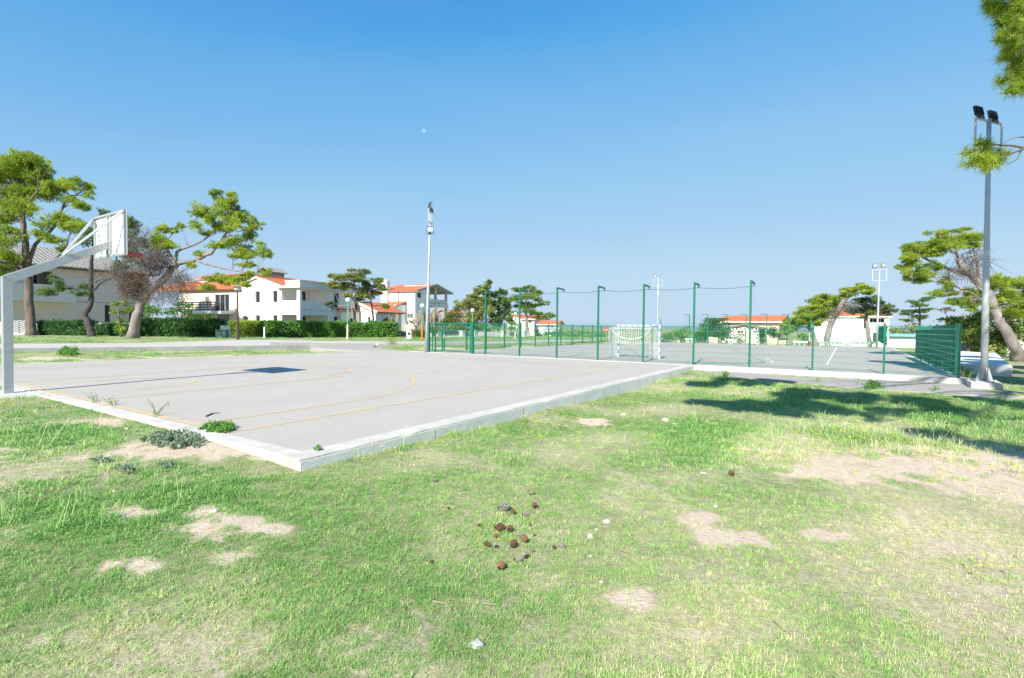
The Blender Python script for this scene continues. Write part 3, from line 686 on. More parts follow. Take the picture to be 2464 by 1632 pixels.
# ------------------------------------------------------------------ goals
BLUE = mat('navy_stripe_paint', (.03, .045, .22), rough=.45, var=.1); GWH = mat('white_goal_paint', (.80, .80, .79), rough=.4, var=.04)
NETM = mat('white_netting', (.82, .82, .80), rough=.8, var=.05)
def stripes(mb, a, b, w_, n, k0=0):
    a = Vector(a); b = Vector(b)
    for i in range(n): mb.bar(a.lerp(b, i/n), a.lerp(b, (i+1)/n), w_, w_, (i+k0) % 2)
def goal(loc, rz, w_, h, dp, label, nsag, mesh, wd, BLUE=BLUE):
    g = empty('goal', loc, rz, label, 'goal', 'small goals on the far court')
    for s in (-1, 1):
        mb = MB(); stripes(mb, (s*w_/2, 0, 0), (s*w_/2, 0, h), .08, 9); mb.build('goal_post', [GWH, BLUE], g, world=False)
    mb = MB(); stripes(mb, (-w_/2+.04, 0, h-.04), (w_/2-.04, 0, h-.04), .079, 13, 1); mb.build('crossbar', [GWH, BLUE], g, world=False)
    mb = MB(); hb = h-.06
    for s in (-1, 1):
        x = s*(w_/2); mb.tube([(x, .04, h-.05), (x*.99, dp*.9, hb), (x*.97, dp, hb-.08), (x*.97, dp, .03), (x, .04, .03)], .02, 6)
    mb.tube([(-w_/2*.97, dp, .03), (w_/2*.97, dp, .03)], .02, 6); mb.tube([(-w_/2*.97, dp, hb-.05), (w_/2*.97, dp, hb-.05)], .012, 6)
    mb.build('back_frame', GALV, g, world=False)
    mb = MB(); n = int(w_/mesh); tp = [(-w_/2+w_*i/n, dp, hb-.05) for i in range(n+1)]
    sg = lambda t, e, c: e-(e-c)*(1-(2*t-1)**2)
    bt = [(-w_/2+w_*i/n, dp-.12*math.sin(PI*i/n), sg(i/n, *nsag[1])) for i in range(n+1)]
    net_sheet(mb, tp, bt, 10, wd, lambda s, t: Vector((.03*math.sin(s*17+t*5), -.10*math.sin(PI*t)*math.sin(PI*s), 0)))
    net_sheet(mb, [(-w_/2+w_*i/n, .04, h-.05) for i in range(n+1)], [(q[0], q[1]*.98, q[2]-.02) for q in tp], 6, wd, lambda s, t: Vector((0, 0, -.10*math.sin(PI*t))))
    for s in (-1, 1):
        net_sheet(mb, [(s*w_/2*.985, .06+(dp-.1)*i/6, hb) for i in range(7)], [(s*w_/2*.985, .06+(dp-.1)*i/6, .06) for i in range(7)], int(h/mesh), wd)
    mb.tube([(-w_/2+w_*i/20, dp-.05-.1*math.sin(PI*i/20), sg(i/20, *nsag[0])) for i in range(21)], .014, 5)
    mb.build('net', NETM, g, world=False)
    return g
goal((19.85, -6.02, z2(19.8)), R(90)+R(-9), 2.15, 1.56, .85, 'nearer blue and white striped goal with sagging white net close behind the mesh fence', ((1.36, .88), (.80, .66)), .105, .015, mat('light_blue_stripe', (.30, .36, .55), rough=.5, var=.1))  # stripes in a lighter blue than on the farther goal
pa, pb = onX(1761, 49.0), onX(1823.6, 49.0); hh = HZ(1792, 790.6, pa)-z2(49)
goal((49.0, (pa.y+pb.y)/2, z2(49)), R(-90), pa.y-pb.y, hh, .9, 'distant blue and white striped goal in front of the stone hut', ((hh*.5, hh*.35), (.15, .12)), .16, .008)
mb = MB()
for pts in ([(1511, 840), (1528, 849), (1543, 861)], [(1552, 861), (1580, 844), (1618, 826.5)], [(1618, 826.5), (1680, 828), (1742, 835), (1800, 852), (1840, 873)]):
    q = [G2(*p) for p in pts]; k = []
    for a, b in zip(q[:-1], q[1:]): k += [a.lerp(b, i/8) for i in range(8)]
    strip(mb, k+[q[-1]], .045, .0045, zf=z2)
tag(mb.build('line_marking', mat('dark_worn_line', (.20, .20, .20)), court2), kind='structure')

# ------------------------------------------------------------------ floodlight masts
MASTM = mat('mast_steel', (.46, .48, .50), rough=.45, var=.1, scale=3, metal=.3)
def floodlight(parent, c, nrm, w_=.30, h=.28, up=Vector((0, 0, 1))):
    c = Vector(c); n = Vector(nrm).normalized(); x = n.cross(up).normalized(); y = x.cross(n)
    B = lambda a, b_, d: c+x*a+y*b_+n*d
    mb = MB(); mb.hexa([B(-w_/2, -h/2, -.06), B(w_/2, -h/2, -.06), B(w_/2, h/2, -.06), B(-w_/2, h/2, -.06), B(-w_/2, -h/2, .01), B(w_/2, -h/2, .01), B(w_/2, h/2, .01), B(-w_/2, h/2, .01)])
    for i in range(5): mb.bar(B(-w_*.4+w_*.2*i, -h*.4, -.075), B(-w_*.4+w_*.2*i, h*.4, -.075), .012, .03, up=n)
    mb.bar(B(-w_*.5-.012, 0, -.03), B(-w_*.5-.012, -h*.75, -.05), .012, .03); mb.bar(B(w_*.5+.012, 0, -.03), B(w_*.5+.012, -h*.75, -.05), .012, .03); mb.bar(B(-w_*.5-.012, -h*.75, -.05), B(w_*.5+.012, -h*.75, -.05), .02, .03)
    o = mb.build('floodlight', BLACKM, parent)
    mb = MB(); mb.quad(B(-w_*.44, -h*.42, .0125), B(w_*.44, -h*.42, .0125), B(w_*.44, h*.42, .0125), B(-w_*.44, h*.42, .0125))
    mb.build('lens', LAMPG, o)
def mast(base, top, fdir, label, r0=.088, r1=.055, lamps=(), fw=.78, fh=.66, ped=None):
    base = Vector(base); top = Vector(top); m = empty('floodlight_mast', base, 0, label, 'floodlight mast', 'floodlight masts round the courts'); GALV = MASTM
    ax = (top-base); mb = MB(); mb.tube([base+ax*t for t in (0, .33, .66, 1)], [r0, r0*.85+r1*.15, (r0+r1)/2*.9, r1], 12); mb.build('pole', GALV, m, smooth=True)
    if ped:
        mb = MB(); mb.box(base.x-.2, base.x+.2, base.y-.2, base.y+.2, base.z+.001, base.z+.025)
        for a in range(4):
            d = Vector((math.cos(a*PI/2+.2), math.sin(a*PI/2+.2), 0)); mb.hexa([base+d*.08+Vector((0, 0, .02)), base+d*.08+Vector((0, 0, .40)), base+d*.082+Vector((0, 0, .40)), base+d*.09+Vector((0, 0, .02))]+[base+d*.20+Vector((-d.y*.012, d.x*.012, .02)), base+d*.10+Vector((-d.y*.012, d.x*.012, .40)), base+d*.10+Vector((d.y*.012, -d.x*.012, .40)), base+d*.20+Vector((d.y*.012, -d.x*.012, .02))])
        mb.build('base_plate', GALV, m)
    f = Vector((math.cos(fdir), math.sin(fdir), 0)); t = top-Vector((0, 0, .06)); d = Vector((0, 0, -fh))
    mb = MB(); l, r_ = t-f*fw/2, t+f*fw/2
    for a, b in ((l, r_), (l+d, r_+d), (l, l+d), (r_, r_+d)): mb.bar(a, b, .05, .05)
    mb.build('lamp_frame', GALV, m)
    nn = Vector((-f.y, f.x, 0))
    for (k, dz, sgn, tilt) in lamps:
        n = (nn*sgn*math.cos(tilt)-Vector((0, 0, math.sin(tilt)))); floodlight(m, t+f*k*fw/2+Vector((0, 0, dz))+nn*sgn*.06, n)
    return m
pad = [G(2326, 914.5, 0), G(2336.7, 919.5, 0), G(2415, 923.3, 0), G(2397, 915, 0)]
mb = MB(); mb.prism([(p.x, p.y) for p in pad], -.4, 0)
pc = sum(pad, Vector())/4
recentre(tag(mb.build('concrete_footing', KERB, bevel=.01), 'pale concrete footing block under the tall mast on the right', 'footing'), (pc.x, pc.y, -.2))
b = G(2368, 918.5, .001); mast(b, D(2380, 287, dep(b)), R(-35.3), 'tall galvanised mast with two black floodlights behind the pine branch, right of the screened fence', lamps=((-.72, .22, 1, R(12)), (.36, .20, 1, R(12))), fw=1.24, fh=.72, ped=True)
b = G(1025.5, 848, .0); b.z = .0; m_ = mast(b, D(1036, 503, dep(b)), R(28), 'slender leaning grey mast beside the green gate, with three floodlights', r0=.078, r1=.05, lamps=((-.5, .2, -1, R(20)), (.6, .1, 1, R(20))))
floodlight(m_, D(1035.3, 552, dep(b)-.22), -FW*.9+RT*.15-Vector((0, 0, .35)), .34, .30)
b = onX(1581.5, XF+.6); b.z = z2(XF); mast(b, D(1584, 668, dep(b)), YAW-PI/2, 'pale slim mast with two lamps standing behind the nearer goal', r0=.08, r1=.055, lamps=((-.9, .2, -1, R(20)), (.9, .2, -1, R(20))), fw=.9, fh=.8)
b = onX(2111, XF+.6); b.z = z2(XF); mast(b, D(2117, 647, dep(b)), YAW-PI/2-R(8), 'pale slim mast in front of the white house on the right', r0=.085, r1=.055, lamps=((-.75, .33, -1, R(15)), (.45, .38, -1, R(15))), fw=1.1, fh=.95)

# ------------------------------------------------------------------ street lamps
OPAL = mat('opal_globe', (.80, .80, .78), rough=.25, var=.03, spec=.5)
PG = mat('green_lamp_pole', (.10, .30, .19), rough=.6, var=.25, scale=8); RUST = mat('rusty_pole_foot', (.42, .20, .07), rough=.9, var=.4, scale=9)
WPL = mat('flaking_white_pole', (.62, .54, .40), rough=.9, var=.35, scale=10); BRN = mat('brown_lamp_pole', (.085, .05, .04), rough=.7, var=.3, scale=8)
def globe_lamp(ub, vb, ut, vt, rpx, label, lowm, frac, z=.1):
    b = G(ub, vb, z); d = dep(b); t = D(ut, vt, d); r_ = rpx*d/F_PX
    l = empty('street_lamp', b, 0, label, 'street lamp', 'globe street lamps along the road')
    k = b.lerp(t-Vector((0, 0, r_)), frac)
    mb = MB(); mb.tube([b-Vector((0, 0, .1)), k], [.085, .08], 8); mb.tube([b, b+Vector((0, 0, .25))], .11, 8); mb.build('pole_foot', lowm, l, smooth=False)
    mb = MB(); mb.tube([k, t-Vector((0, 0, r_))], [.055, .05], 8); mb.tube([t-Vector((0, 0, r_*1.05)), t-Vector((0, 0, r_*.8))], [.06, r_*.45], 10); mb.build('pole', PG, l)
    mb = MB(); mb.sphere(t, r_, 18, 12); mb.build('globe', OPAL, l, smooth=True)
globe_lamp(836, 817, 837, 722, 5.8, 'globe lamp with yellowed lower pole in front of the long hedge', WPL, .40)
globe_lamp(1015.5, 819, 1016, 736, 5.2, 'globe lamp with rusty foot beside the pampas grass', RUST, .5)
globe_lamp(1136.5, 818, 1137, 747, 4.6, 'globe lamp in front of the olive green tree behind the gate', PG, .3)
globe_lamp(1240, 816, 1240, 755, 4.0, 'smallest globe lamp, in front of the pinkish far houses', WPL, .3)
b = G(572, 817, .1); d = dep(b); t = D(571, 700, d)
l = empty('street_lamp', b, 0, 'brown street lamp with wide dish head in front of the white house', 'street lamp', 'street lamps')
mb = MB(); mb.tube([b-Vector((0, 0, .1)), b+Vector((0, 0, 2.1))], [.11, .10], 8); mb.tube([b+Vector((0, 0, 2.1)), t], [.07, .055], 8); mb.build('pole', BRN, l)
mb = MB(); mb.tube([t, t+Vector((0, 0, .12)), t+Vector((0, 0, .30)), t+Vector((0, 0, .36))], [.14, .24, .26, .10], 14); mb.build('lamp_head', mat('lamp_opal_dish', (.62, .64, .60), rough=.3, var=.06), l, smooth=True)
mb = MB(); mb.tube([t+Vector((0, 0, .34)), t+Vector((0, 0, .40))], [.44, .30], 16); mb.build('lamp_cap', mat('lamp_cap_grey', (.38, .42, .36)), l)
# ------------------------------------------------------------------ houses
def house(name, label, u, d, az=R(10.5), z=.05, cat='house', group='houses beyond the road'):
    return empty(name, UZ(u, d, z), az, label, cat, group)
def LP(root, face, u, v, off=0.0):
    inv = MW[root].inverted(); c = inv @ CAM; k = inv.to_3x3() @ ray(u, v)
    if face == 'L': t = (off-c.x)/k.x; p = c+k*t; return p.y, p.z
    t = (off-c.y)/k.y; p = c+k*t; return p.x, p.z
def fb(mb, face, a0, a1, z0, z1, d0, d1, m=0):
    a0, a1 = sorted((a0, a1)); z0, z1 = sorted((z0, z1))
    if face == 'L': mb.box(d0, d1, a0, a1, z0, z1, m)
    else: mb.box(a0, a1, d0, d1, z0, z1, m)
def wall(mb, face, a0, a1, z0, z1, ops=(), off=0.0, t=.28):
    a0, a1 = sorted((a0, a1)); cuts = sorted(set([a0, a1]+[min(max(x, a0), a1) for o in ops for x in o[:2]]))
    for p, q in zip(cuts[:-1], cuts[1:]):
        if q-p < 1e-4: continue
        mid = (p+q)/2; zs = sorted([(min(o[2], o[3]), max(o[2], o[3])) for o in ops if min(o[0], o[1]) < mid < max(o[0], o[1])])
        z = z0
        for lo, hi in zs:
            if lo > z+1e-3: fb(mb, face, p, q, z, lo, off, off+t)
            z = max(z, hi)
        if z < z1-1e-3: fb(mb, face, p, q, z, z1, off, off+t)
def rect(root, face, cv, x0, y0, x1, y1, off=0.0):
    a0, z1 = LP(root, face, *cv(x0, y0), off); a1, z0 = LP(root, face, *cv(x1, y1), off)
    return (min(a0, a1), max(a0, a1), min(z0, z1), max(z0, z1))
def window(root, face, r, off=0.0, kind='shutter', mull=0, sill=True, frame=TRIM):
    a0, a1, z0, z1 = r; f = .05; mb = MB(); d0, d1 = off+.10, off+.17
    fb(mb, face, a0, a0+f, z0, z1, d0, d1); fb(mb, face, a1-f, a1, z0, z1, d0, d1)
    fb(mb, face, a0+f, a1-f, z1-f, z1, d0, d1); fb(mb, face, a0+f, a1-f, z0, z0+f, d0, d1)
    for i in range(mull):
        a = a0+(a1-a0)*(i+1)/(mull+1); fb(mb, face, a-f/2, a+f/2, z0+f, z1-f, d0+.004, d1-.004)
    if sill: fb(mb, face, a0-.08, a1+.08, z0-.06, z0-.002, off-.06, off+.12)
    o = mb.build('window', frame, root, world=False)
    mb = MB()
    if kind == 'shutter':
        n = max(5, int((z1-z0)/.09)); hgt = (z1-z0-2*f)/n
        for i in range(n): fb(mb, face, a0+f, a1-f, z0+f+i*hgt+.004, z0+f+(i+1)*hgt-.004, d0+.02, d0+.045)
        fb(mb, face, a0+f, a1-f, z0+f, z1-f, d0+.05, d0+.06); mb.build('shutter', SHUT, o, world=False)
    else:
        fb(mb, face, a0+f, a1-f, z0+f, z1-f, d0+.03, d0+.04); mb.build('pane', GLASS, o, world=False)
    return o
def door(root, face, r, off=0.0, m=None, handle=True):
    a0, a1, z0, z1 = r; mb = MB(); fb(mb, face, a0, a1, z0, z1, off-.05, off-.01); fb(mb, face, a0+.12, a1-.12, z0+.2, z0+(z1-z0)*.45, off-.065, off-.052); fb(mb, face, a0+.12, a1-.12, z0+(z1-z0)*.52, z1-.15, off-.065, off-.052)
    o = mb.build('door', m or SHUT, root, world=False)
    if handle: mb = MB(); fb(mb, face, a1-.12, a1-.08, z0+.95, z0+1.1, off-.10, off-.066); mb.build('handle', GALV, o, world=False)
    return o

# --- main white house -----------------------------------------------------------------
c2 = crop(500, 600, 3.947)
H = house('white_house', 'white two storey house with corner loggia behind the long hedge', 722, 53)
L = lambda x, y: LP(H, 'L', *c2(x, y)); Rr = lambda x, y: LP(H, 'R', *c2(x, y))
yl = L(703, 400)[0]; yend = L(355, 400)[0]; xr = Rr(1140, 400)[0]; xe = Rr(1392, 400)[0]
ztop = Rr(905, 312)[1]; zsoff = Rr(905, 368)[1]; zfl = L(845, 578)[1]; zfl0 = L(845, 622)[1]; zpar = L(845, 492)[1]
ya, za = L(470, 256); ze = L(668, 352)[1]
wl = [rect(H, 'L', c2, *q) for q in ((447, 400, 495, 510), (613, 395, 661, 506))]
wg = [rect(H, 'L', c2, *q) for q in ((450, 626, 496, 700), (615, 626, 661, 700))]
dg = rect(H, 'L', c2, 305, 632, 357, 700); wr = [rect(H, 'R', c2, *q) for q in ((1200, 415, 1248, 518), (1200, 636, 1248, 700))]
for q in wg+[wr[1]]: pass
wg = [(a, b, .9, d) for a, b, c_, d in wg]; wr[1] = (wr[1][0], wr[1][1], .9, wr[1][3]); dg = (dg[0], dg[1], .05, dg[3])
ylow = L(288, 600)[0]
mb = MB()
wall(mb, 'L', yl, yend, -.2, ze, wl+wg)
mb.hexa([(0, yl, ze), (0, yend, ze), (.28, yend, ze), (.28, yl, ze), (0, ya+.05, za-.02), (0, ya-.05+.3, za-.02), (.28, ya+.25, za-.02), (.28, ya+.05, za-.02)])
wall(mb, 'R', xr, xe, -.2, zsoff, wr)
REC = 2.6
fb(mb, 'L', .0+REC, yl+.5, -.2, zsoff, REC, REC+.25)                   # back wall of the loggia, seen from the left
fb(mb, 'R', REC+.25, xr, -.2, zsoff, REC, REC+.25)                     # and from the right
fb(mb, 'L', yl, yl+.25, -.2, zsoff, .28, REC); fb(mb, 'R', xr, xr+.25, -.2, zsoff, .28, REC)
mb.box(0.281, xe, yend-.01-.27, yend-.01, -.2, ze); mb.box(xe-.27, xe, .281, yend-.3, -.2, ze)
mb.build('wall', WHITE, H, world=False)
mb = MB(); wall(mb, 'L', yend+.02, ylow, -.2, L(320, 345)[1], [dg], .5, .25); mb.box(.76, xe, ylow-.25, ylow, -.2, L(320, 345)[1]); mb.build('side_wing', WHITE, H, world=False)
mb = MB(); ov = .35                                                     # flat concrete roof over the loggia side
mb.box(-ov, xe+.1, -ov, 1.6, zsoff+.003, ztop); mb.box(-ov-.08, xe+.16, -ov-.08, 1.6, ztop+.002, ztop+.16); mb.box(-ov, REC+.2, 1.603, yl+.25, zsoff+.003, zsoff+.22)
mb.box(REC+.201, xe, 1.603, REC+.24, zsoff+.003, zsoff+.14); mb.build('flat_roof', TRIM, H, world=False)
zr = za+.02
mb = MB(); ye2 = 2*ya-.4
y66 = L(668, 352)[0]; zl_ = lambda y: ze+(zr-ze)*(y-y66)/(ya-y66)
y00 = max(.9, ya-(zr-zsoff-.30)*(ya-y66)/(zr-ze))
mb.slab([(-.12, y00, zl_(y00)), (xe, y00, zl_(y00)), (xe, ya, zr), (-.12, ya, zr)], .10)
mb.slab([(-.12, ya+.001, zr), (xe, ya+.001, zr), (xe, yend+.4, zr-(yend+.4-ya)*.30), (-.12, yend+.4, zr-(yend+.4-ya)*.30)], .10)
ro = mb.build('roof', ORANGE_X, H, world=False)
mb = MB(); n = 42
for i in range(n): mb.tube([(-.1+(xe+.1)*i/n, ya, zr+.02), (-.1+(xe+.1)*(i+.93)/n, ya, zr+.05)], [.12, .09], 8)
mb.build('ridge_tiles', ORANGE_X, ro, world=False)
mb = MB(); mb.bar((-.16, yl+.02, zl_(yl+.02)-.10), (-.16, ya, zr-.12), .05, .22); mb.bar((-.16, ya, zr-.12), (-.16, yend+.4, zr-.12-(yend+.4-ya)*.30), .05, .22); mb.build('verge_board', TRIM, ro, world=False)
mb = MB()                                                               # floor slabs, column, parapets
mb.box(.0, REC, .0, yl-.002, zfl0, zfl); mb.box(REC+.001, xr-.002, .0, REC, zfl0, zfl)
mb.build('balcony_floor', WHITE, H, world=False)
cw = L(845, 500)[0]
mb = MB(); mb.box(.002, .34, .002, cw, -.2, zfl0-.002); mb.box(.002, .34, .002, cw, zfl+.002, zsoff); mb.build('column', WHITE, H, world=False)
mb = MB(); mb.box(.03, .20, cw+.004, yl-.004, zfl+.06, zpar); mb.box(.344, xr-.004, .03, .20, zfl+.06, zpar)
mb.box(-.01, .24, cw+.003, yl-.003, zpar+.002, zpar+.07); mb.box(.343, xr-.003, -.01, .24, zpar+.002, zpar+.07); mb.build('balcony_parapet', WHITE, H, world=False)
for r_ in wl+wg: window(H, 'L', r_)
for r_ in wr: window(H, 'R', r_)
door(H, 'L', (dg[0]+.05, dg[1]-.05, dg[2], dg[3]-.03), .62, mat('brown_door', (.14, .10, .09), var=.2))
q = rect(H, 'R', c2, 888, 405, 924, 492, REC); door(H, 'R', (q[0], q[1], zfl+.02, q[3]), REC)
q2 = rect(H, 'R', c2, 890, 642, 925, 690, REC); door(H, 'R', (q2[0], q2[1], .0, q2[3]), REC)
q = rect(H, 'L', c2, 835, 405, 850, 490, REC); door(H, 'L', (max(q[0], REC*.0+.3), max(q[0], .3)+.75, zfl+.02, q[3]), REC)
y, z = L(379, 645); mb = MB(); mb.tube([(-.02, y, z), (-.22, y, z+.1)], .025, 6); mb.tube([(-.22, y, z+.12), (-.22, y, z-.02), (-.22, y, z-.28)], [.05, .13, .09], 8); mb.build('wall_lamp', BLACKM, H, world=False)
y, z = L(880, 420); mb = MB(); mb.box(.3, .42, -.06, .0, zsoff-.7, zsoff-.35); mb.build('wall_lamp', BLACKM, H, world=False)

# --- house with brown balcony rail ----------------------------------------------------
cb = crop(260, 440, 4.0214)
H = house('balcony_house', 'cream house with dark brown balcony rails behind the leaning pine', 592, 62)
L = lambda x, y: LP(H, 'L', *cb(x, y))
y0 = L(1330, 1100)[0]; y1 = L(690, 1100)[0]; ze = L(1280, 1018)[1]; zb = L(1100, 1243)[1]; zb0 = L(1100, 1268)[1]
sd_ = rect(H, 'L', cb, 1030, 1083, 1172, 1240); rc = rect(H, 'L', cb, 1050, 1275, 1172, 1400); rc = (rc[0], rc[1], -.1, rc[3])
mb = MB(); wall(mb, 'L', y0, y1, -.2, ze, [sd_, rc]); mb.box(.3, 9, y0, y0+.25, -.2, ze); mb.box(.3, 9, y1-.25, y1, -.2, ze); mb.box(1.6, 1.8, rc[0]-.3, rc[1]+.3, -.2, rc[3]+.3)
mb.build('wall', CREAM, H, world=False)
mb = MB(); zr = L(1200, 985)[1]+1.5; mb.slab([(-.5, y0-.2, ze-.02), (4.5, y0-.2, ze+1.5), (4.5, y1+6, ze+1.5), (-.5, y1+6, ze-.02)][::-1], .14); mb.slab([(4.501, y0-.2, ze+1.5), (9.5, y0-.2, ze-.02), (9.5, y1+6, ze-.02), (4.501, y1+6, ze+1.5)][::-1], .14)
ro = mb.build('roof', ORANGE_Y, H, world=False)
yb0 = L(1205, 1200)[0]; yb1 = L(760, 1200)[0]; zt = L(1100, 1162)[1]
mb = MB(); mb.box(-1.3, -.002, yb0-.1, yb1, zb0, zb); mb.build('balcony_floor', WHITE, H, world=False)
mb = MB()
for k in range(4): z = zb+.12+(zt-zb-.16)*k/3; mb.box(-1.27, -1.22, yb0-.05, yb1, z, z+.11)
for y in np.linspace(yb0, yb1, 7): mb.box(-1.218, -1.16, y-.03, y+.03, zb-.1, zt+.02)
mb.build('balcony_railing', mat('dark_brown_timber', (.06, .04, .035), var=.25, scale=8, stretch=(1, .1, 1)), H, world=False)
window(H, 'L', sd_, 0, 'glass', 2, False); door(H, 'L', (rc[0]+.4, rc[0]+1.3, 0, 2.1), 1.6, TRIM)
q = rect(H, 'L', cb, 700, 900, 915, 1000); mb = MB(); mb.box(3.5, 8.5, q[0], q[1]+1, ze, L(800, 905)[1]+.3); mb.build('upper_storey', CREAM, H, world=False)
zz = L(800, 900)[1]+.2; mb = MB(); mb.slab([(3.0, q[0]-.4, zz), (6.0, q[0]-.4, zz+.6), (6.0, q[1]+1.4, zz+.6), (3.0, q[1]+1.4, zz)][::-1], .14); mb.slab([(6.001, q[0]-.4, zz+.6), (9, q[0]-.4, zz), (9, q[1]+1.4, zz), (6.001, q[1]+1.4, zz+.6)][::-1], .14); mb.build('upper_roof', ORANGE_Y, H, world=False)
q = rect(H, 'L', cb, 1160, 845, 1260, 985); mb = MB(); mb.box(4.6, 7, q[0], q[1], ze, q[3]+.2); mb.slab([(4.3, q[0]-.3, q[3]+.22), (7.3, q[0]-.3, q[3]+.22), (7.3, (q[0]+q[1])/2, q[3]+.9), (4.3, (q[0]+q[1])/2, q[3]+.9)], .1); mb.slab([(4.3, (q[0]+q[1])/2+.001, q[3]+.9), (7.3, (q[0]+q[1])/2+.001, q[3]+.9), (7.3, q[1]+.3, q[3]+.22), (4.3, q[1]+.3, q[3]+.22)], .1); mb.build('dormer', mat('grey_dormer', (.33, .32, .30)), H, world=False)

# --- left stone-roofed house ----------------------------------------------------------
c1 = crop(0, 340, 2.45)
H = house('stone_roof_house', 'grey beige house with stone tiled hip roof behind the pines on the left', -70, 55)
Rr = lambda x, y: LP(H, 'R', *c1(x, y))
x1 = Rr(770, 900)[0]; ze = Rr(500, 752)[1]; zb1 = Rr(300, 850)[1]; zb0 = Rr(300, 948)[1]; xb = Rr(405, 900, )[0]
op = rect(H, 'R', c1, 195, 762, 312, 850); dr = rect(H, 'R', c1, 760, 985, 850, 1150); wn_ = rect(H, 'R', c1, 617, 965, 650, 1065); og = rect(H, 'R', c1, 20, 945, 150, 1150)
mb = MB(); xw = x1+2.5; wall(mb, 'R', -4, xw, -.2, ze, [op, (dr[0], dr[1], -.1, dr[3]), wn_]); mb.box(xw-.28, xw, .281, 10, -.2, ze); mb.box(-4, -3.72, .281, 10, -.2, ze); mb.box(op[0]-2, xw-.3, 2.2, 2.4, -.2, ze)
mb.build('wall', GREYR, H, world=False)
mb = MB(); sx0, sx1 = -5, xw+.8; zr = Rr(300, 640)[1]+.9
e0 = [(sx0, -.9, ze+.02), (sx1, -.9, ze+.02), (sx1, 10.9, ze+.02), (sx0, 10.9, ze+.02)]; rA, rB = (sx0+5.5, 5, ze+2.7), (sx1-5.5, 5, ze+2.7)
mb.add(e0+[rA, rB]+[(p[0], p[1], p[2]-.18) for p in e0], [(0, 1, 5, 4), (1, 2, 5), (2, 3, 4, 5), (3, 0, 4), (6, 7, 1, 0), (7, 8, 2, 1), (8, 9, 3, 2), (9, 6, 0, 3), (9, 8, 7, 6)])
mb.build('roof', STONE_T, H, world=False)
mb = MB(); mb.box(sx0+.2, sx1-.2, -.80, -.004, ze-.24, ze-.162); mb.build('eaves_soffit', mat('dark_timber_soffit', (.05, .035, .03), var=.2), H, world=False)
mb = MB(); mb.box(-4, xb, -1.45, -1.30, zb0, zb1); mb.box(xb-.15, xb, -1.298, -.003, zb0, zb1); mb.box(-4, xb-.151, -1.298, -.003, zb0, zb0+.2); mb.build('balcony_parapet', mat('grey_balcony_render', (.66, .65, .62), var=.06, scale=1), H, world=False)
mb = MB(); q = Rr(430, 945)[1]; mb.box(xb+.003, xw, -.012, -.001, q-.03, q+.03); mb.build('string_course', mat('dark_groove', (.16, .15, .14)), H, world=False)
window(H, 'R', wn_, 0, 'shutter', 0, True, mat('stone_frame', (.42, .36, .30), var=.25, scale=9))
door(H, 'R', (dr[0]+.05, dr[1]-.05, 0, dr[3]-.05), .2, mat('dark_door', (.05, .045, .04)))
mb = MB()
for i in range(14):
    z = -.1+i*.24; mb.box(dr[0]-.75-(i % 2)*.08, dr[0]-.15, -.05-(i*7 % 3)*.012, -.003, z, z+.225)
    mb.box(dr[1]+.15, dr[1]+.7+(i % 2)*.08, -.05-(i*5 % 3)*.012, -.003, z, z+.225)
mb.build('stone_quoins', STONEM, H, world=False)
door(H, 'R', (op[0]+.4, op[0]+1.3, op[2]-.3, op[3]-.1), 2.2)

# --- arched orange-roofed house ---------------------------------------------------------
ca = crop(760, 640, 6.965)
H = house('arched_house', 'low white house with orange roof and arched porch right of the twin pines', 903.5, 60)
L = lambda x, y: LP(H, 'L', *ca(x, y)); Rr = lambda x, y: LP(H, 'R', *ca(x, y))
xe = Rr(1432, 850)[0]; ze = Rr(1000, 772)[1]; ya, za = L(690, 592)
a0, a1, zs, zt = Rr(1045, 900)[0], Rr(1385, 900)[0], Rr(1215, 960)[1], Rr(1215, 857)[1]
mb = MB(); n = 16; cx = (a0+a1)/2; rr = (a1-a0)/2; zc = zt-rr
for i in range(n):                                                     # porch front with a round arch
    p, q = a0+(a1-a0)*i/n, a0+(a1-a0)*(i+1)/n; f_ = lambda x: zc+math.sqrt(max(0, rr*rr-(x-cx)**2))
    mb.hexa([(p, 0, f_(p)), (q, 0, f_(q)), (q, .3, f_(q)), (p, .3, f_(p)), (p, 0, ze), (q, 0, ze), (q, .3, ze), (p, .3, ze)])
mb.box(0, a0, 0, .3, -.2, ze); mb.box(a1, xe, 0, .3, -.2, ze)
wq = rect(H, 'L', ca, 862, 850, 910, 945); wq = (wq[0], wq[1], .9, wq[3])
wall(mb, 'L', .301, ya, -.2, ze, [wq]); mb.hexa([(0, .301, ze), (0, ya, ze), (.28, ya, ze), (.28, .301, ze), (0, .33, ze+.05), (0, ya, za-.1), (.28, ya, za-.1), (.28, .33, ze+.05)])
mb.box(xe-.28, xe, .301, ya*2, -.2, ze); mb.box(.281, xe-.281, 2.9, 3.1, -.2, ze)
mb.build('wall', WHITE, H, world=False)
mb = MB(); mb.slab([(-.2, -.35, ze+.02), (xe+.3, -.35, ze+.02), (xe+.3, ya, za), (-.2, ya, za)], .12); mb.slab([(-.2, ya+.001, za), (xe+.3, ya+.001, za), (xe+.3, ya*2+.3, ze), (-.2, ya*2+.3, ze)], .12); ro = mb.build('roof', ORANGE_X, H, world=False)
mb = MB(); mb.bar((-.25, -.4, ze-.04), (-.25, ya, za-.08), .06, .3); mb.build('verge_board', TRIM, ro, world=False)
mb = MB(); mb.tube([(-.2, -.42, ze-.06), (xe+.3, -.42, ze-.06)], .07, 8); mb.build('gutter', mat('dark_gutter', (.10, .07, .06)), ro, world=False)
window(H, 'L', wq)
yv, zv = L(680, 660); yv1, zv1 = L(848, 758); mb = MB(); yq = L(570, 750)[0]
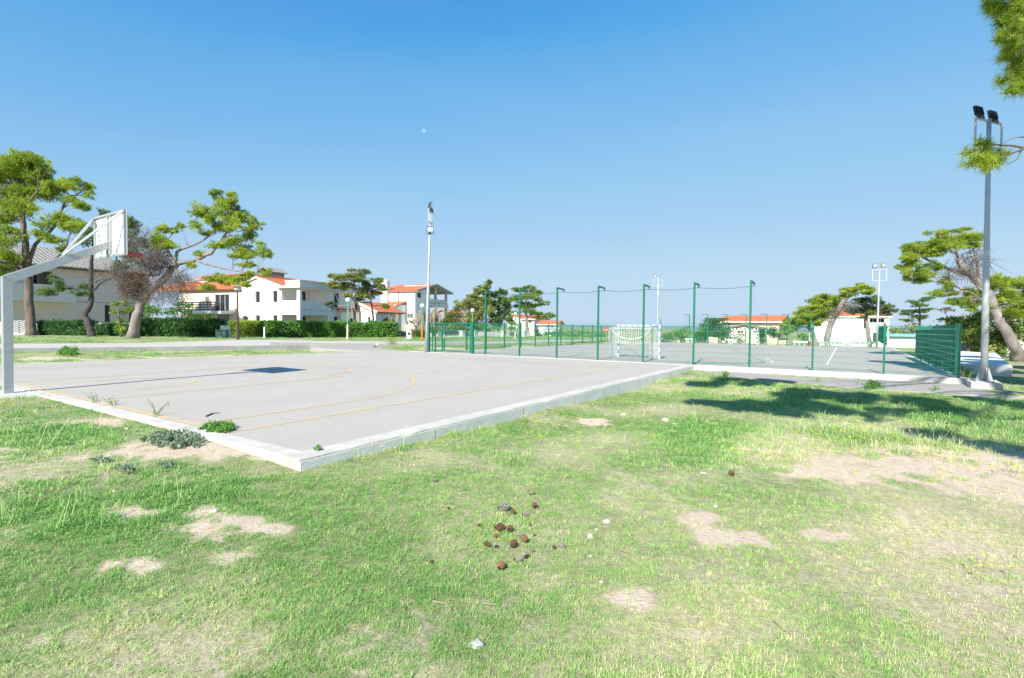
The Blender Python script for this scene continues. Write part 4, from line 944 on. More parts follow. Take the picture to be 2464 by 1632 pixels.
mb.box(-3.2, -.05, ya*.85, ya*.85+6, -.2, zv1-.1); mb.build('side_wing', WHITE, H, world=False)
mb = MB(); mb.slab([(-3.5, ya*.85-.2, zv1), (-.02, ya*.85-.2, zv1), (-.02, ya*.85+3, zv1+1.2), (-3.5, ya*.85+3, zv1+1.2)], .1); mb.build('side_roof', ORANGE_X, H, world=False)
mb = MB(); aw = [(-1.6+math.cos(t)*1.0, ya*.85-.005, 1.0+math.sin(t)*1.0) for t in np.linspace(0, PI, 13)]; mb.add([(-.6, ya*.85-.005, -.1), (-2.6, ya*.85-.005, -.1)]+aw[::-1], [tuple(range(15))]); mb.build('arched_window', GLASS, H, world=False)

# --- three storey house ------------------------------------------------------------------
H = house('balconied_house', 'tall white house with stacked stone balconies and big chimney behind the mast', 998.5, 78)
L = lambda x, y: LP(H, 'L', *ca(x, y)); Rr = lambda x, y: LP(H, 'R', *ca(x, y))
xe = Rr(2222, 600)[0]; ze = L(1640, 405)[1]; xa = Rr(1975, 310)[0]; za = Rr(1975, 310)[1]; ye = L(1090, 500)[0]; xm = Rr(1898, 500)[0]
mb = MB(); wq = rect(H, 'L', ca, 1530, 802, 1635, 880); sq = rect(H, 'R', ca, 1705, 440, 1768, 538)
zf2 = Rr(2100, 640)[1]; zf2b = Rr(2100, 690)[1]; zp2 = Rr(2120, 568)[1]; zf1 = Rr(2100, 690)[1]-2.75
wall(mb, 'L', 0, ye, -.5, ze, [wq]); wall(mb, 'R', .281, xm, -.5, ze, [sq]); mb.box(xm-.25, xm, .281, 4.5, -.5, ze+1); mb.box(xm+.001, xe, 4.25, 4.5, -.5, ze-.2) if False else None
mb.hexa([(0, .0, ze), (xm, .0, ze), (xm, .28, ze), (0, .28, ze), (.05, 0, ze+.04), (xm, 0, ze+(za-ze)*min(1, xm/xa)-.1), (xm, .28, ze+(za-ze)*min(1, xm/xa)-.1), (.05, .28, ze+.04)])
mb.box(xm+.001, xe*.62, 4.2, 4.45, -.5, ze+.4); mb.box(.281, xm-.3, ye-.25, ye, -.5, ze)
mb.build('wall', WHITE, H, world=False)
mb = MB()
for (z0, z1) in ((zf2b, zf2), (zf1-.3, zf1)): mb.box(xm+.003, xe, .0, 4.19, z0, z1)
mb.build('balcony_floor', CONC, H, world=False)
c1x, c2x = Rr(2025, 600)[0], Rr(2200, 600)[0]
for x in (xm+.15, c1x, c2x):
    mb = MB(); mb.box(x-.17, x+.17, .04, .38, -.5, zf1-.302); mb.box(x-.17, x+.17, .04, .38, zf1+.002, zf2b-.002); mb.box(x-.17, x+.17, .04, .38, zf2+.002, ze+(za-ze)*max(0, 1-abs(x-xa)/(xe+.6-xa))+.1 if x < xe-.4 else ze+.25); mb.build('column', STONEM, H, world=False)
mb = MB()
for p, q in ((xm+.33, c1x-.18), (c1x+.18, c2x-.18)):
    for z in (zf2, zf1): mb.box(p, q, .08, .24, z+.10, z+(zp2-zf2)-.12); mb.box(p, q, .05, .28, z+(zp2-zf2)-.08, z+(zp2-zf2))
mb.box(c2x-.1, c2x+.06, .4, 4.1, zf2+.1, zp2)
mb.build('balcony_parapet', CONC, H, world=False)
zlow = ze-.25; xe2 = xe+.5
mb = MB(); sl = (za-ze)/(xa+.35)
mb.slab([(-.35, -.6, ze-.02), (xa, -.6, za+.05), (xa, ye+.5, za+.05), (-.35, ye+.5, ze-.02)], .14); mb.slab([(xa+.001, -.6, za+.05), (xe2, -.6, za+.05-(xe2-xa)*sl), (xe2, ye+.5, za+.05-(xe2-xa)*sl), (xa+.001, ye+.5, za+.05)], .14)
ro = mb.build('roof', ORANGE_Y, H, world=False)
mb = MB(); mb.slab([(-.3, -.55, ze-.19), (xa, -.55, za-.115), (xa, ye+.4, za-.115), (-.3, ye+.4, ze-.19)], .05); mb.slab([(xa+.001, -.55, za-.115), (xe2-.05, -.55, za-.115-(xe2-xa)*sl), (xe2-.05, ye+.4, za-.115-(xe2-xa)*sl), (xa+.001, ye+.4, za-.115)], .05); mb.build('soffit', mat('grey_soffit', (.40, .38, .36)), ro, world=False)
mb = MB(); mb.bar((-.38, -.63, ze-.14), (xa, -.63, za-.08), .05, .26); mb.bar((xa, -.63, za-.08), (xe2, -.63, za-.08-(xe2-xa)*sl), .05, .26); mb.build('verge_board', mat('blue_grey_verge', (.30, .34, .37)), ro, world=False)
q = rect(H, 'L', ca, 1158, 245, 1242, 600); mb = MB(); mb.box(-.75, -.003, q[0], q[1], -.5, q[3]-.3); mb.box(-.85, .1, q[0]-.1, q[1]+.1, q[3]-.298, q[3]-.2); mb.box(-.75, -.003, q[0]+.02, q[1]-.02, q[3]-.198, q[3]); mb.build('chimney', WHITE, H, world=False)
window(H, 'L', wq, 0, 'glass', 3); window(H, 'R', sq, 0, 'shutter', 0, True)
q = rect(H, 'L', ca, 1225, 595, 1508, 652); mb = MB(); mb.box(-2.6, -.003, q[0], q[0]+.25, -.5, q[2]-.05); mb.box(-2.6, -2.4, q[0]+.251, q[1], -.5, q[2]-.4); mb.build('side_wing', WHITE, H, world=False)
mb = MB(); mb.slab([(-3.0, q[0]-.2, q[2]-.35), (-.004, q[0]-.2, q[3]), (-.004, q[1]+.5, q[3]), (-3.0, q[1]+.5, q[2]-.35)], .12); mb.build('side_roof', ORANGE_Y, H, world=False)
y, z0 = L(1388, 420); z1 = L(1388, 598)[1]; mb = MB(); mb.tube([(-.08, y, z1), (-.08, y, z0-.3), (-.08, y+.15, z0), (-.08, y+.15, z0+.2)], .06, 6); mb.build('drainpipe', mat('drainpipe_brown', (.20, .15, .12)), H, world=False)

# --- simple gabled houses farther off ---------------------------------------------------
def gabled(name, label, u0, u1, vtop, veave, d, az, depth_, rmat, wmat, wins=(), ridge='Y', zb=-1.0, cat='house', group=None, over=.4, wk='glass', base=None):
    """front face is the L face (normal -x); u0 > u1 would flip"""
    z = zb; H = empty(name, UZ(u1, d, z), az, label, cat, group)
    a1, ze = LP(H, 'L', u0, veave); zt = LP(H, 'L', (u0+u1)/2, vtop)[1]
    mb = MB(); rs = [rect(H, 'L', lambda x, y: (x, y), *q) for q in wins]
    wall(mb, 'L', 0, a1, -1, ze, rs, 0, .25); mb.box(.251, depth_, 0, .25, -1, ze); mb.box(.251, depth_, a1-.25, a1, -1, ze); mb.box(depth_-.25, depth_, .251, a1-.251, -1, ze)
    o = over; hz = zt-ze
    if ridge == 'Y':
        for y in (0, a1-.25): mb.add([(.1, y, ze), (depth_-.1, y, ze), (depth_/2, y, ze+hz*.9), (.1, y+.25, ze), (depth_-.1, y+.25, ze), (depth_/2, y+.25, ze+hz*.9)], [(0, 1, 2), (5, 4, 3), (0, 2, 5, 3), (2, 1, 4, 5), (1, 0, 3, 4)])
        P = [[(-o, -o, ze-.05), (depth_/2, -o, zt), (depth_/2, a1+o, zt), (-o, a1+o, ze-.05)][::-1], [(depth_/2+.001, -o, zt), (depth_+o, -o, ze-.05), (depth_+o, a1+o, ze-.05), (depth_/2+.001, a1+o, zt)][::-1]]
    else:
        for x in (0, depth_-.25): mb.add([(x, .05, ze), (x, a1-.05, ze), (x, a1/2, ze+hz*.93), (x+.25, .05, ze), (x+.25, a1-.05, ze), (x+.25, a1/2, ze+hz*.93)], [(0, 2, 1), (3, 4, 5), (0, 3, 5, 2), (2, 5, 4, 1), (1, 4, 3, 0)])
        P = [[(-o, -o, ze-.05), (depth_+o, -o, ze-.05), (depth_+o, a1/2, zt), (-o, a1/2, zt)], [(-o, a1/2+.001, zt), (depth_+o, a1/2+.001, zt), (depth_+o, a1+o, ze-.05), (-o, a1+o, ze-.05)]]
    mb.build('wall', wmat, H, world=False)
    mb = MB()
    for p in P: mb.slab(p, .14)
    ro = mb.build('roof', rmat, H, world=False)
    if ridge == 'Y': mb = MB(); mb.box(-o-.06, -o-.005, -o, a1+o, ze-.26, ze-.06); mb.build('fascia', TRIM, ro, world=False)
    for r_ in rs: window(H, 'L', r_, 0, wk, 1)
    return H
cp = crop(1640, 730, 6.965); cw_ = lambda *q: (*cp(q[0], q[1]), *cp(q[2], q[3]))
gabled('pink_house', 'long pink house with orange roof behind the stone hut', cp(668, 0)[0], cp(1625, 0)[0], 758.6, 772.5, 82, R(-3), 8, ORANGE_Y, PINKR, [cw_(765, 318, 835, 372), cw_(950, 312, 990, 345), cw_(1150, 312, 1190, 345)], 'Y', -2.6, over=.55)
gabled('stone_hut', 'small gabled stone hut with grey roof right behind the distant goal', cp(800, 0)[0], cp(1305, 0)[0], 778.5, 788.5, 60, R(4), 6, mat_tiles('grey_hut_tiles', (.20, .19, .15), (.36, .33, .27), 'X', .3, .3), mat('pinkish_rubble', (.66, .52, .43), rough=.95, var=.2, scale=3, bump=.5, bscale=7), [cw_(932, 460, 1035, 508), cw_(1190, 460, 1262, 505)], 'X', -1.2, 'hut', over=.35)
cc = crop(1040, 660, 6.232); cx_ = lambda *q: (*cc(q[0], q[1]), *cc(q[2], q[3]))
gabled('far_house', 'pale pinkish far house farthest left behind the umbrella pine', cc(1130, 0)[0], cc(1335, 0)[0], cc(0, 600)[1], cc(0, 655)[1], 118, R(12), 8, ORANGE_X, PINKR, [cx_(1170, 700, 1200, 745)], 'X', -1.5, group='far houses by the sea')
gabled('far_house', 'pale far house with orange roof just right of the umbrella pine trunk', cc(1338, 0)[0], cc(1530, 0)[0], cc(0, 612)[1], cc(0, 665)[1], 112, R(8), 8, ORANGE_Y, mat('pale_pink_render', (.70, .60, .53), var=.05, scale=.8), [cx_(1440, 690, 1490, 735)], 'Y', -1.5, group='far houses by the sea')
gabled('far_house', 'white far house with dark window by the sea, rightmost of the far houses', cc(1590, 0)[0], cc(1862, 0)[0], cc(0, 690)[1], cc(0, 745)[1], 104, R(20), 9, ORANGE_X, WHITE, [cx_(1712, 762, 1736, 795), cx_(1776, 750, 1822, 797)], 'Y', -1.5, group='far houses by the sea')
gabled('pavilion', 'small grey roofed pavilion in front of the white far house', cc(1690, 0)[0], cc(1860, 0)[0], cc(0, 798)[1], cc(0, 845)[1], 96, R(20), 5, mat_tiles('grey_pavilion_tiles', (.42, .42, .40), (.55, .54, .52), 'Y', .4, .4), WHITE, [cx_(1700, 852, 1735, 885)], 'Y', -1.5, 'pavilion')
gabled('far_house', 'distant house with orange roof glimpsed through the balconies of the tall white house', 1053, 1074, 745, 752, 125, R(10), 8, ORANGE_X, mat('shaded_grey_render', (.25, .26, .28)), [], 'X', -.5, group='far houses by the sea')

# --- white modern house on the right ------------------------------------------------------
cr_ = crop(1880, 660, 5.638)
H = house('white_villa', 'white villa with dark openings and patchy orange roof behind the right hand pines', cr_(1455, 0)[0], 72, R(2), -1.5, group='houses beyond the far court')
L = lambda x, y: LP(H, 'L', *cr_(x, y)); RX = lambda *q: rect(H, 'L', cr_, *q)
y1 = L(640, 700)[0]; y2 = L(382, 800)[0]; zt = L(1200, 585)[1]; ztl = L(500, 640)[1]
ops = [RX(1115, 612, 1162, 742), RX(1198, 600, 1400, 662), RX(1282, 664, 1400, 742), RX(1243, 795, 1300, 925)]
mb = MB(); wall(mb, 'L', 0, y1, -1, zt, ops); wall(mb, 'L', y1+.003, y2, -1, ztl, [], -.2, .3); mb.box(.3, 9, 0, .28, -1, zt); mb.box(.3, 9, y2-.28, y2, -1, ztl); mb.box(2.3, 2.5, .3, y1, -1, zt); mb.box(.31, 9, y1-.28, y1, -1, zt)
mb.build('wall', WHITE, H, world=False)
window(H, 'L', ops[0], .2, 'shutter', 0, False); window(H, 'L', ops[1], .45, 'glass', 3, False); window(H, 'L', ops[2], .9, 'glass', 2, False); door(H, 'L', ops[3], .3)  # the two glass ones are dark fill in place of the recesses' shade
q = L(900, 742)[1]; mb = MB(); mb.box(-.012, -.002, .1, L(870, 742)[0], q-.02, q+.03); y = L(1047, 800)[0]; mb.box(-.012, -.002, y-.03, y+.03, q-2.2, q-.03); mb.build('groove', mat('dark_groove', (.16, .15, .14)), H, world=False)
mb = MB(); mb.box(-.3, 9.3, -.3, y1+.3, zt+.003, zt+.22); mb.build('roof_slab', TRIM, H, world=False)
zt2 = L(1150, 495)[1]; mb = MB(); mb.slab([(-.35, -.3, zt+.24), (4.5, -.3, zt2+.5), (4.5, y1+.3, zt2+.5), (-.35, y1+.3, zt+.24)][::-1], .02); mb.slab([(4.501, -.3, zt2+.5), (9.3, -.3, zt+.24), (9.3, y1+.3, zt+.24), (4.501, y1+.3, zt2+.5)][::-1], .02); mb.build('roof', ORANGE_Y, H, world=False)
mb = MB(); q = RX(1282, 664, 1400, 742)
for y in np.linspace(q[0]+.05, q[1]-.05, 12): mb.box(.02, .06, y-.02, y+.02, q[2], q[3]-.05)
mb.box(.01, .07, q[0], q[1], q[3]-.05, q[3]); mb.build('balcony_railing', TRIM, H, world=False)
q = RX(1212, 856, 1222, 882); mb = MB(); mb.box(-.03, -.002, q[0], q[1], q[2], q[3]); mb.build('house_plate', mat('blue_plate', (.03, .10, .45)), H, world=False)
q = RX(1436, 590, 1450, 930); mb = MB(); mb.tube([(-.1, .15, -1), (-.1, .15, zt)], .07, 8); mb.build('drainpipe', TRIM, H, world=False)
# --- shed and walls on the right ------------------------------------------------------------
H = house('shed', 'low white shed with blue roof edge behind the screened fence', 2206.5, 46, R(-4), -.3, 'shed', None)
a1, zt = LP(H, 'L', 2139, 803); zf = LP(H, 'L', 2170, 808)[1]
mb = MB(); wall(mb, 'L', 0, a1, -.5, zf, [], 0, .2); mb.box(.2, 4, 0, .2, -.5, zf); mb.box(.2, 4, a1-.2, a1, -.5, zf)
for i in range(26): y = a1*(i+.5)/26; mb.box(-.02, -.001, y-.035, y+.035, -.4, zf-.05)
mb.build('wall', mat('white_sheet_metal', (.74, .75, .76), rough=.5, var=.05), H, world=False)
mb = MB(); mb.box(-.3, 4.3, -.2, a1+.2, zf+.002, zf+.06); mb.box(-.36, -.301, -.2, a1+.2, zf-.06, zt); mb.build('roof', mat('blue_roof_edge', (.20, .50, .62), rough=.5, var=.1), H, world=False)
P = [(2302, 826, 851, 30), (2346, 824, 852, 31), (2480, 820, 853, 33)]
mb = MB(); q = [(UZ(u, d, -.1), HZ(u, vt, UZ(u, d, -.1))) for u, vt, vb, d in P]
for (a, h), (b, h2) in zip(q[:-1], q[1:]): mb.hexa([Vector((a.x, a.y, -.4)), Vector((b.x, b.y, -.4)), Vector((b.x+.2, b.y-.05, -.4)), Vector((a.x+.2, a.y-.05, -.4)), Vector((a.x, a.y, h)), Vector((b.x, b.y, h2)), Vector((b.x+.2, b.y-.05, h2)), Vector((a.x+.2, a.y-.05, h))])
recentre(tag(mb.build('garden_wall', WHITE), 'white garden wall in tree shade behind the tall mast', 'wall'), q[1][0])
mb = MB(); p = [G(2437, 881, .2), G(2300, 880, .2)]; A = p[0]; B_ = Vector((p[1].x, -17.75, .2)); 
E2 = Vector((36, -21.2, .2)); E3 = Vector((36, -17.75, .2))
mb.prism([(A.x, A.y), (E2.x, E2.y), (E3.x, E3.y), (A.x+.35, -17.75)][::-1] if False else [(A.x+.3, -17.75), (A.x, A.y), (E2.x, E2.y), (E3.x, E3.y)], -.6, .2)
recentre(tag(mb.build('concrete_platform', CONC, bevel=.03), 'large flat concrete platform beyond the green screened fence', 'platform'), (A.x, A.y, -.2))
# --- low boundary bits along the far edge of the court ---------------------------------------
ZF = z2(XF)-.02
def lowwall(u0, u1, vt, x, label, m, t=.35, name='stone_wall', cat='wall', z0=-.8, group='rubble walls along the far edge of the court'):
    a, b = onX(u0, x), onX(u1, x); h = HZ((u0+u1)/2, vt, (a+b)/2); mb = MB(); n = max(2, int(abs(a.y-b.y)/.45))
    for i in range(n):
        y0_, y1_ = a.y+(b.y-a.y)*i/n, a.y+(b.y-a.y)*(i+1)/n; hh_ = h+random.uniform(-.05, .03)
        mb.box(x-random.uniform(0, .05), x+t, min(y0_, y1_)+.006, max(y0_, y1_)-.006, z0, hh_)
    o = mb.build(name, m, bevel=.03); tag(o, label, cat, group); return recentre(o, (x, (a.y+b.y)/2, z0))
RUB = mat('pinkish_rubble', (.66, .52, .43))
lowwall(1702, 1728, 812, 51.2, 'pinkish rubble wall segment below the largest oleander', RUB)
lowwall(1744, 1757, 815, 51.2, 'short rubble wall stub left of the distant goal', RUB)
lowwall(1846, 1872, 815, 51.2, 'pale rubble wall segment right of the distant goal', RUB)
lowwall(1874, 1900, 819, 51.2, 'low rubble wall behind the white flowering bush', RUB)
lowwall(1617, 1650, 819, 51.2, 'whitish rubble wall between the mast and the reeds', STONEM)
def balustrade(u0, u1, vt, x, label, rail, zb=-.6):
    a, b = onX(u0, x), onX(u1, x); h = HZ((u0+u1)/2, vt, (a+b)/2); r_ = empty('balustrade', (x, (a.y+b.y)/2, zb), 0, label, 'balustrade', 'balustrades along the far edge of the court')
    y0_, y1_ = sorted((a.y, b.y)); n = max(3, int((y1_-y0_)/.32)); mb = MB()
    for i in range(n+1): y = y0_+(y1_-y0_)*i/n; mb.tube([(x, y, zb), (x, y, zb+.2), (x, y, (zb+h)/2), (x, y, h-.16)], [.05, .085, .05, .07], 6)
    mb.build('balusters', WHITE, r_); mb = MB(); mb.box(x-.12, x+.12, y0_-.1, y1_+.1, h-.16, h); mb.build('rail', rail, r_)
TEAL = mat('grey_teal_rail', (.22, .34, .34), var=.1)
balustrade(1652, 1666, 814.5, 51.0, 'white balustrade beside the left far-fence post', WHITE); balustrade(1749, 1762, 816.5, 51.0, 'white balustrade piece touching the left post of the distant goal', WHITE)
balustrade(1913, 1949, 821, 51.4, 'white balustrade left of the red bin', WHITE); balustrade(1974, 2026, 822.5, 52.2, 'teal topped balustrade in front of the villa, left of the concrete ramp', TEAL); balustrade(2054, 2110, 823, 52.2, 'teal topped balustrade in front of the villa, right of the concrete ramp', TEAL)
a = onX(1952, 51.0); h = HZ(1952, 822, a); mb = MB(); mb.tube([(a.x, a.y, -.6), (a.x, a.y, h-.1)], [.2, .24], 12); mb.tube([(a.x, a.y, h-.1), (a.x, a.y, h-.02), (a.x, a.y, h)], [.26, .26, .18], 12); recentre(tag(mb.build('bin', mat('red_plastic', (.62, .07, .03), rough=.45)), 'small red bin at the foot of the wind swept pine', 'bin'), (a.x, a.y, -.6))
a, b = G2(2029, 834.5), G2(2051.5, 835.5); h = HZ(2050, 816, b); mb = MB(); a.z = b.z = -.5
mb.hexa([a, b, b+Vector((1.2, 0, 0)), a+Vector((1.2, 0, 0)), Vector((a.x, a.y, z2(a.x)+.05)), Vector((b.x, b.y, h)), Vector((b.x+1.2, b.y, h)), Vector((a.x+1.2, a.y, z2(a.x)+.05))]); recentre(tag(mb.build('concrete_ramp', CONC, bevel=.02), 'wedge shaped concrete ramp at the far edge of the court', 'ramp'), b)
# pergola
x = 78; r_ = empty('pergola', onX(1717, x), 0, 'dark flat pergola frame left of the pink house', 'pergola'); MW[r_] = Matrix.Translation(r_.location)
a, b = onX(1695, x), onX(1742, x); zt = HZ(1717, 765.5, a); zl = HZ(1717, 769, a)
mb = MB(); mb.box(x, x+3, b.y, a.y, zl, zt); mb.build('pergola_roof', mat('dark_green_steel', (.02, .07, .06)), r_)
for y in (a.y-.15, b.y+.3):
    mb = MB(); mb.box(x+.1, x+.25, y-.07, y+.07, -3, zl-.003); mb.build('post', mat('dark_green_steel', (.02, .07, .06)), r_)

# --- garden walls, gateposts and small fixtures along the road ---------------------------------
r_ = empty('garden_wall', UZ(170, 51.5, .05), R(-22), 'white garden wall behind the dark clipped shrubs on the left', 'wall')
inv = MW[r_].inverted(); LX = lambda u, v: LP(r_, 'R', u, v)
x0, x1 = LX(-80, 800)[0], LX(330, 800)[0]; zt = LX(200, 777)[1]; xl0, xl1 = LX(22, 790)[0], LX(63, 790)[0]; zl0 = LX(45, 801)[1]; zl1 = LX(45, 770.5)[1]
mb = MB(); mb.box(x0, xl0, -.1, .1, -.3, zt); mb.box(xl0, xl1, -.1, .1, -.3, zl0); mb.box(xl1, x1, -.1, .1, -.3, zt); mb.build('masonry', WHITE, r_, world=False)
mb = MB(); n = 6
for i in range(n):
    z = zl0+(zl1-zl0)*(i+.3)/n
    for sg in (1, -1): mb.tube([(xl0+(xl1-xl0)*t, 0, z+.10*sg*math.sin(t*PI*2.5)) for t in np.linspace(0, 1, 16)], .035, 5)
mb.tube([(xl0, 0, zl0), (xl0, 0, zl1)], .05, 5); mb.tube([(xl1, 0, zl0), (xl1, 0, zl1)], .05, 5); mb.build('lattice', TRIM, r_, world=False)
def boxthing(name, u0, u1, vt, d, z, dp, m, label, cat, az=R(10), bev=.015, lid=None):
    a, b = UZ(u0, d, z), UZ(u1, d, z); c = (a+b)/2; w_ = (b-a).length; h = HZ((u0+u1)/2, vt, c)-z
    r0 = empty(name, c, YAW-PI/2, label, cat) if lid else None
    mb = MB(); mb.box(-w_/2, w_/2, 0, dp, -.15, h if not lid else h-.07)
    if lid:
        mb.build('body', m, r0, world=False, bevel=bev); mb = MB(); mb.box(-w_/2-.03, w_/2+.03, -.03, dp+.03, h-.068, h); mb.build('lid', m, r0, world=False, bevel=bev)
        mb = MB(); mb.box(-.008, .008, -.012, -.001, -.1, h-.1); mb.box(.05, .08, -.03, -.001, h*.5, h*.5+.15); mb.build('door_seam', BLACKM, r0, world=False); return r0
    o = mb.build(name, m, bevel=bev); o.location = c; o.rotation_euler = (0, 0, YAW-PI/2); MW[o] = Matrix.Translation(c); return tag(o, label, cat)
boxthing('utility_box', 519, 544, 793.5, 46.5, .08, .5, mat('dull_green_cabinet', (.10, .20, .17), rough=.5, var=.08), 'dull green utility cabinet at the right end of the dark left hedge', 'utility box', lid=True)
boxthing('gate_wall', 530, 549.5, 784, 48.0, .05, .35, WHITE, 'short white wall end behind the green utility cabinet', 'wall')
boxthing('marker_post', 634, 637, 787, 45.5, .08, .12, TRIM, 'thin white post at the left end of the long hedge', 'post')
b = G(985, 816, .08); d = dep(b); h = HZ(985, 796, b); mb = MB(); rr = 6.5*d/F_PX
mb.tube([b-Vector((0, 0, .1)), Vector((b.x, b.y, h-.08)), Vector((b.x, b.y, h))], [rr, rr, rr*.8], 18); r_ = empty('gatepost', b, 0, 'round white gatepost with a dark hole left of the pampas grass', 'gatepost'); mb.build('shaft', WHITE, r_, smooth=False)
mb = MB(); c = Vector((b.x, b.y, 0))-FW*rr*1.0; mb.sphere(Vector((c.x, c.y, h-.25)), .12, 10, 6, sz=(1, 1, 1)); mb.build('opening', BLACKM, r_)
r_ = empty('garden_gate', UZ(968, 54, .05), YAW-PI/2+R(5), 'low grey garden gate between the long hedge and the round gatepost', 'gate'); a = 54/F_PX*10; h = HZ(968, 797, UZ(968, 54, .05))-.05
mb = MB(); mb.box(-a, a, -.03, .03, h-.12, h); mb.box(-a, a, -.03, .03, .1, .22); mb.box(-a, -a+.08, -.031, .031, .0, h+.05); mb.box(a-.08, a, -.031, .031, .0, h+.05); mb.build('gate_frame', mat('grey_steel_gate', (.25, .28, .31)), r_, world=False)
mb = MB(); mb.box(-a+.08, a-.08, -.012, .012, .22, h-.12); mb.build('gate_infill', mat('grey_gate_infill', (.20, .23, .26), var=.2), r_, world=False)
def pillar_wall(u0, u1, vt, vp, d0, d1, label, m, pillars, rail=False, full=True):
    a, b = UZ(u0, d0, .05), UZ(u1, d1, .05); r_ = empty('garden_wall', a, 0, label, 'wall', 'garden walls beyond the gate')
    ha, hb = HZ(u0, vt, a), HZ(u1, vt, b); n = (b-a).cross(Vector((0, 0, 1))).normalized()*.1
    mb = MB(); k = 6
    for i in range(k):
        p, q = a.lerp(b, i/k), a.lerp(b, (i+1)/k); hp, hq = ha+(hb-ha)*i/k, ha+(hb-ha)*(i+1)/k
        mb.hexa([p-n+Vector((0, 0, -.3)), q-n+Vector((0, 0, -.3)), q+n+Vector((0, 0, -.3)), p+n+Vector((0, 0, -.3))]+[Vector((s.x, s.y, hh_)) for s, hh_ in ((p-n, hp), (q-n, hq), (q+n, hq), (p+n, hp))])
    mb.build('masonry', m, r_)
    for u in pillars:
        t = (u-u0)/(u1-u0); p = a.lerp(b, t); hh_ = HZ(u, vp, p); mb = MB(); mb.box(p.x-.26, p.x+.26, p.y-.26, p.y+.26, -.3, hh_-.06); mb.box(p.x-.31, p.x+.31, p.y-.31, p.y+.31, hh_-.058, hh_); mb.build('pillar', WHITE, r_)
    if rail:
        hr = HZ((u0+u1)/2, rail, a.lerp(b, .5)); mb = MB()
        for i in range(31): p = a.lerp(b, i/30); mb.box(p.x-.015, p.x+.015, p.y-.015, p.y+.015, min(ha, hb), hr)
        mb.bar(Vector((a.x, a.y, hr)), Vector((b.x, b.y, hr)), .05); mb.build('railing', mat('dark_railing', (.05, .06, .06)), r_)
pillar_wall(1060, 1114, 808, 796, 57, 58.5, 'low white wall with dark railing and two pillars behind the green gate', WHITE, (1053, 1111), rail=798)
pillar_wall(1020, 1056, 801, 795.5, 56, 57, 'bluish white wall behind the rusty footed globe lamp', WHITE, ())
pillar_wall(1140, 1275, 798, 796.5, 58, 62, 'long pale block wall with pillars under the umbrella pine', mat('pale_block_wall', (.55, .54, .50), var=.12, scale=2, bump=.4, bscale=8), (1141, 1207, 1258))
# no-entry sign
b = G(1460, 816, .0); d = dep(b); t = D(1458.7, 794, d); r_ = empty('traffic_sign', b, 0, 'small round red and white no entry sign far across the field', 'traffic sign')
mb = MB(); mb.tube([b-Vector((0, 0, .2)), t+Vector((0, 0, .3))], .035, 6); mb.build('pole', GALV, r_)
def disc(c, r0, n0, off, nseg=20): 
    x = RT.copy(); return [c+n0*off+x*(r0*math.cos(a))+Vector((0, 0, r0*math.sin(a))) for a in np.linspace(0, 2*PI, nseg, endpoint=False)]
nF = -Vector((FW.x, FW.y, 0)).normalized(); mb = MB(); rr = 5.5*d/F_PX
f1, f2 = disc(t, rr, nF, .06), disc(t, rr, nF, .045); mb.add(f1+f2, [tuple(range(20)), tuple(range(39, 19, -1))]+[(i, 20+i, 20+(i+1) % 20, (i+1) % 20) for i in range(20)]); pl = mb.build('sign_plate', mat('sign_red', (.62, .03, .04), var=.05), r_)
mb = MB(); q = t+nF*.064; mb.quad(q-RT*rr*.72-Vector((0, 0, rr*.2)), q+RT*rr*.72-Vector((0, 0, rr*.2)), q+RT*rr*.72+Vector((0, 0, rr*.2)), q-RT*rr*.72+Vector((0, 0, rr*.2))); mb.build('white_bar', TRIM, pl)
# ------------------------------------------------------------------ foliage
def unit(n, rng): v = rng.normal(size=(n, 3)); return v/np.linalg.norm(v, axis=1, keepdims=True)
def needles(P, nb, L_, w_, rng, up=.35, tint=None, spread=1.0, axis_=None):
    """tufts of thin triangles radiating from each point"""
    P = np.repeat(P, nb, 0); n = len(P); d = unit(n, rng)*spread; d[:, 2] += up
    if axis_ is not None: d += np.repeat(axis_, nb, 0)
    d /= np.linalg.norm(d, axis=1, keepdims=True)
    s = np.cross(d, unit(n, rng)); s /= np.maximum(np.linalg.norm(s, axis=1, keepdims=True), 1e-6)
    l = (L_*rng.uniform(.6, 1.15, n))[:, None]; w_ = w_*.5
    V = np.stack([P-s*w_, P+s*w_, P+d*l], 1).reshape(-1, 3)
    t = np.repeat(np.repeat(tint, nb)+rng.normal(0, .09, n), 3)
    return V, t
def leaves(P, L_, w_, rng, tint, flat=.0, up=0.0):
    """single rhombic leaves"""
    n = len(P); d = unit(n, rng); d[:, 2] = d[:, 2]*(1-flat)+up; d /= np.linalg.norm(d, axis=1, keepdims=True)
    s = np.cross(d, unit(n, rng)); s /= np.maximum(np.linalg.norm(s, axis=1, keepdims=True), 1e-6)
    l = (L_*rng.uniform(.6, 1.2, n))[:, None]; w_ = (w_*.5*rng.uniform(.7, 1.2, n))[:, None]
    V = np.stack([P, P+d*l*.5-s*w_, P+d*l, P+d*l*.5+s*w_], 1).reshape(-1, 3)
    return V, np.repeat(tint+rng.normal(0, .08, n), 4)
def blob_points(c, rad, n, rng, k=None, sub=.5, flat=.85, shell=.3):
    """clumpy points in an ellipsoid with gaps between the clumps; returns points, clump tint, clump centres"""
    k = k or max(6, int(11*rng.uniform(.8, 1.2))); q = unit(k, rng)*rng.uniform(shell, .95, k)[:, None]; cc = c+q*rad
    wgt = rng.uniform(.5, 1.3, k); idx = rng.choice(k, n, p=wgt/wgt.sum())
    o = unit(n, rng)*(rng.uniform(0, 1, n)**.45)[:, None]*rad*sub; o[:, 2] *= flat
    tt = rng.uniform(.15, .85, k); return cc[idx]+o, tt[idx], cc
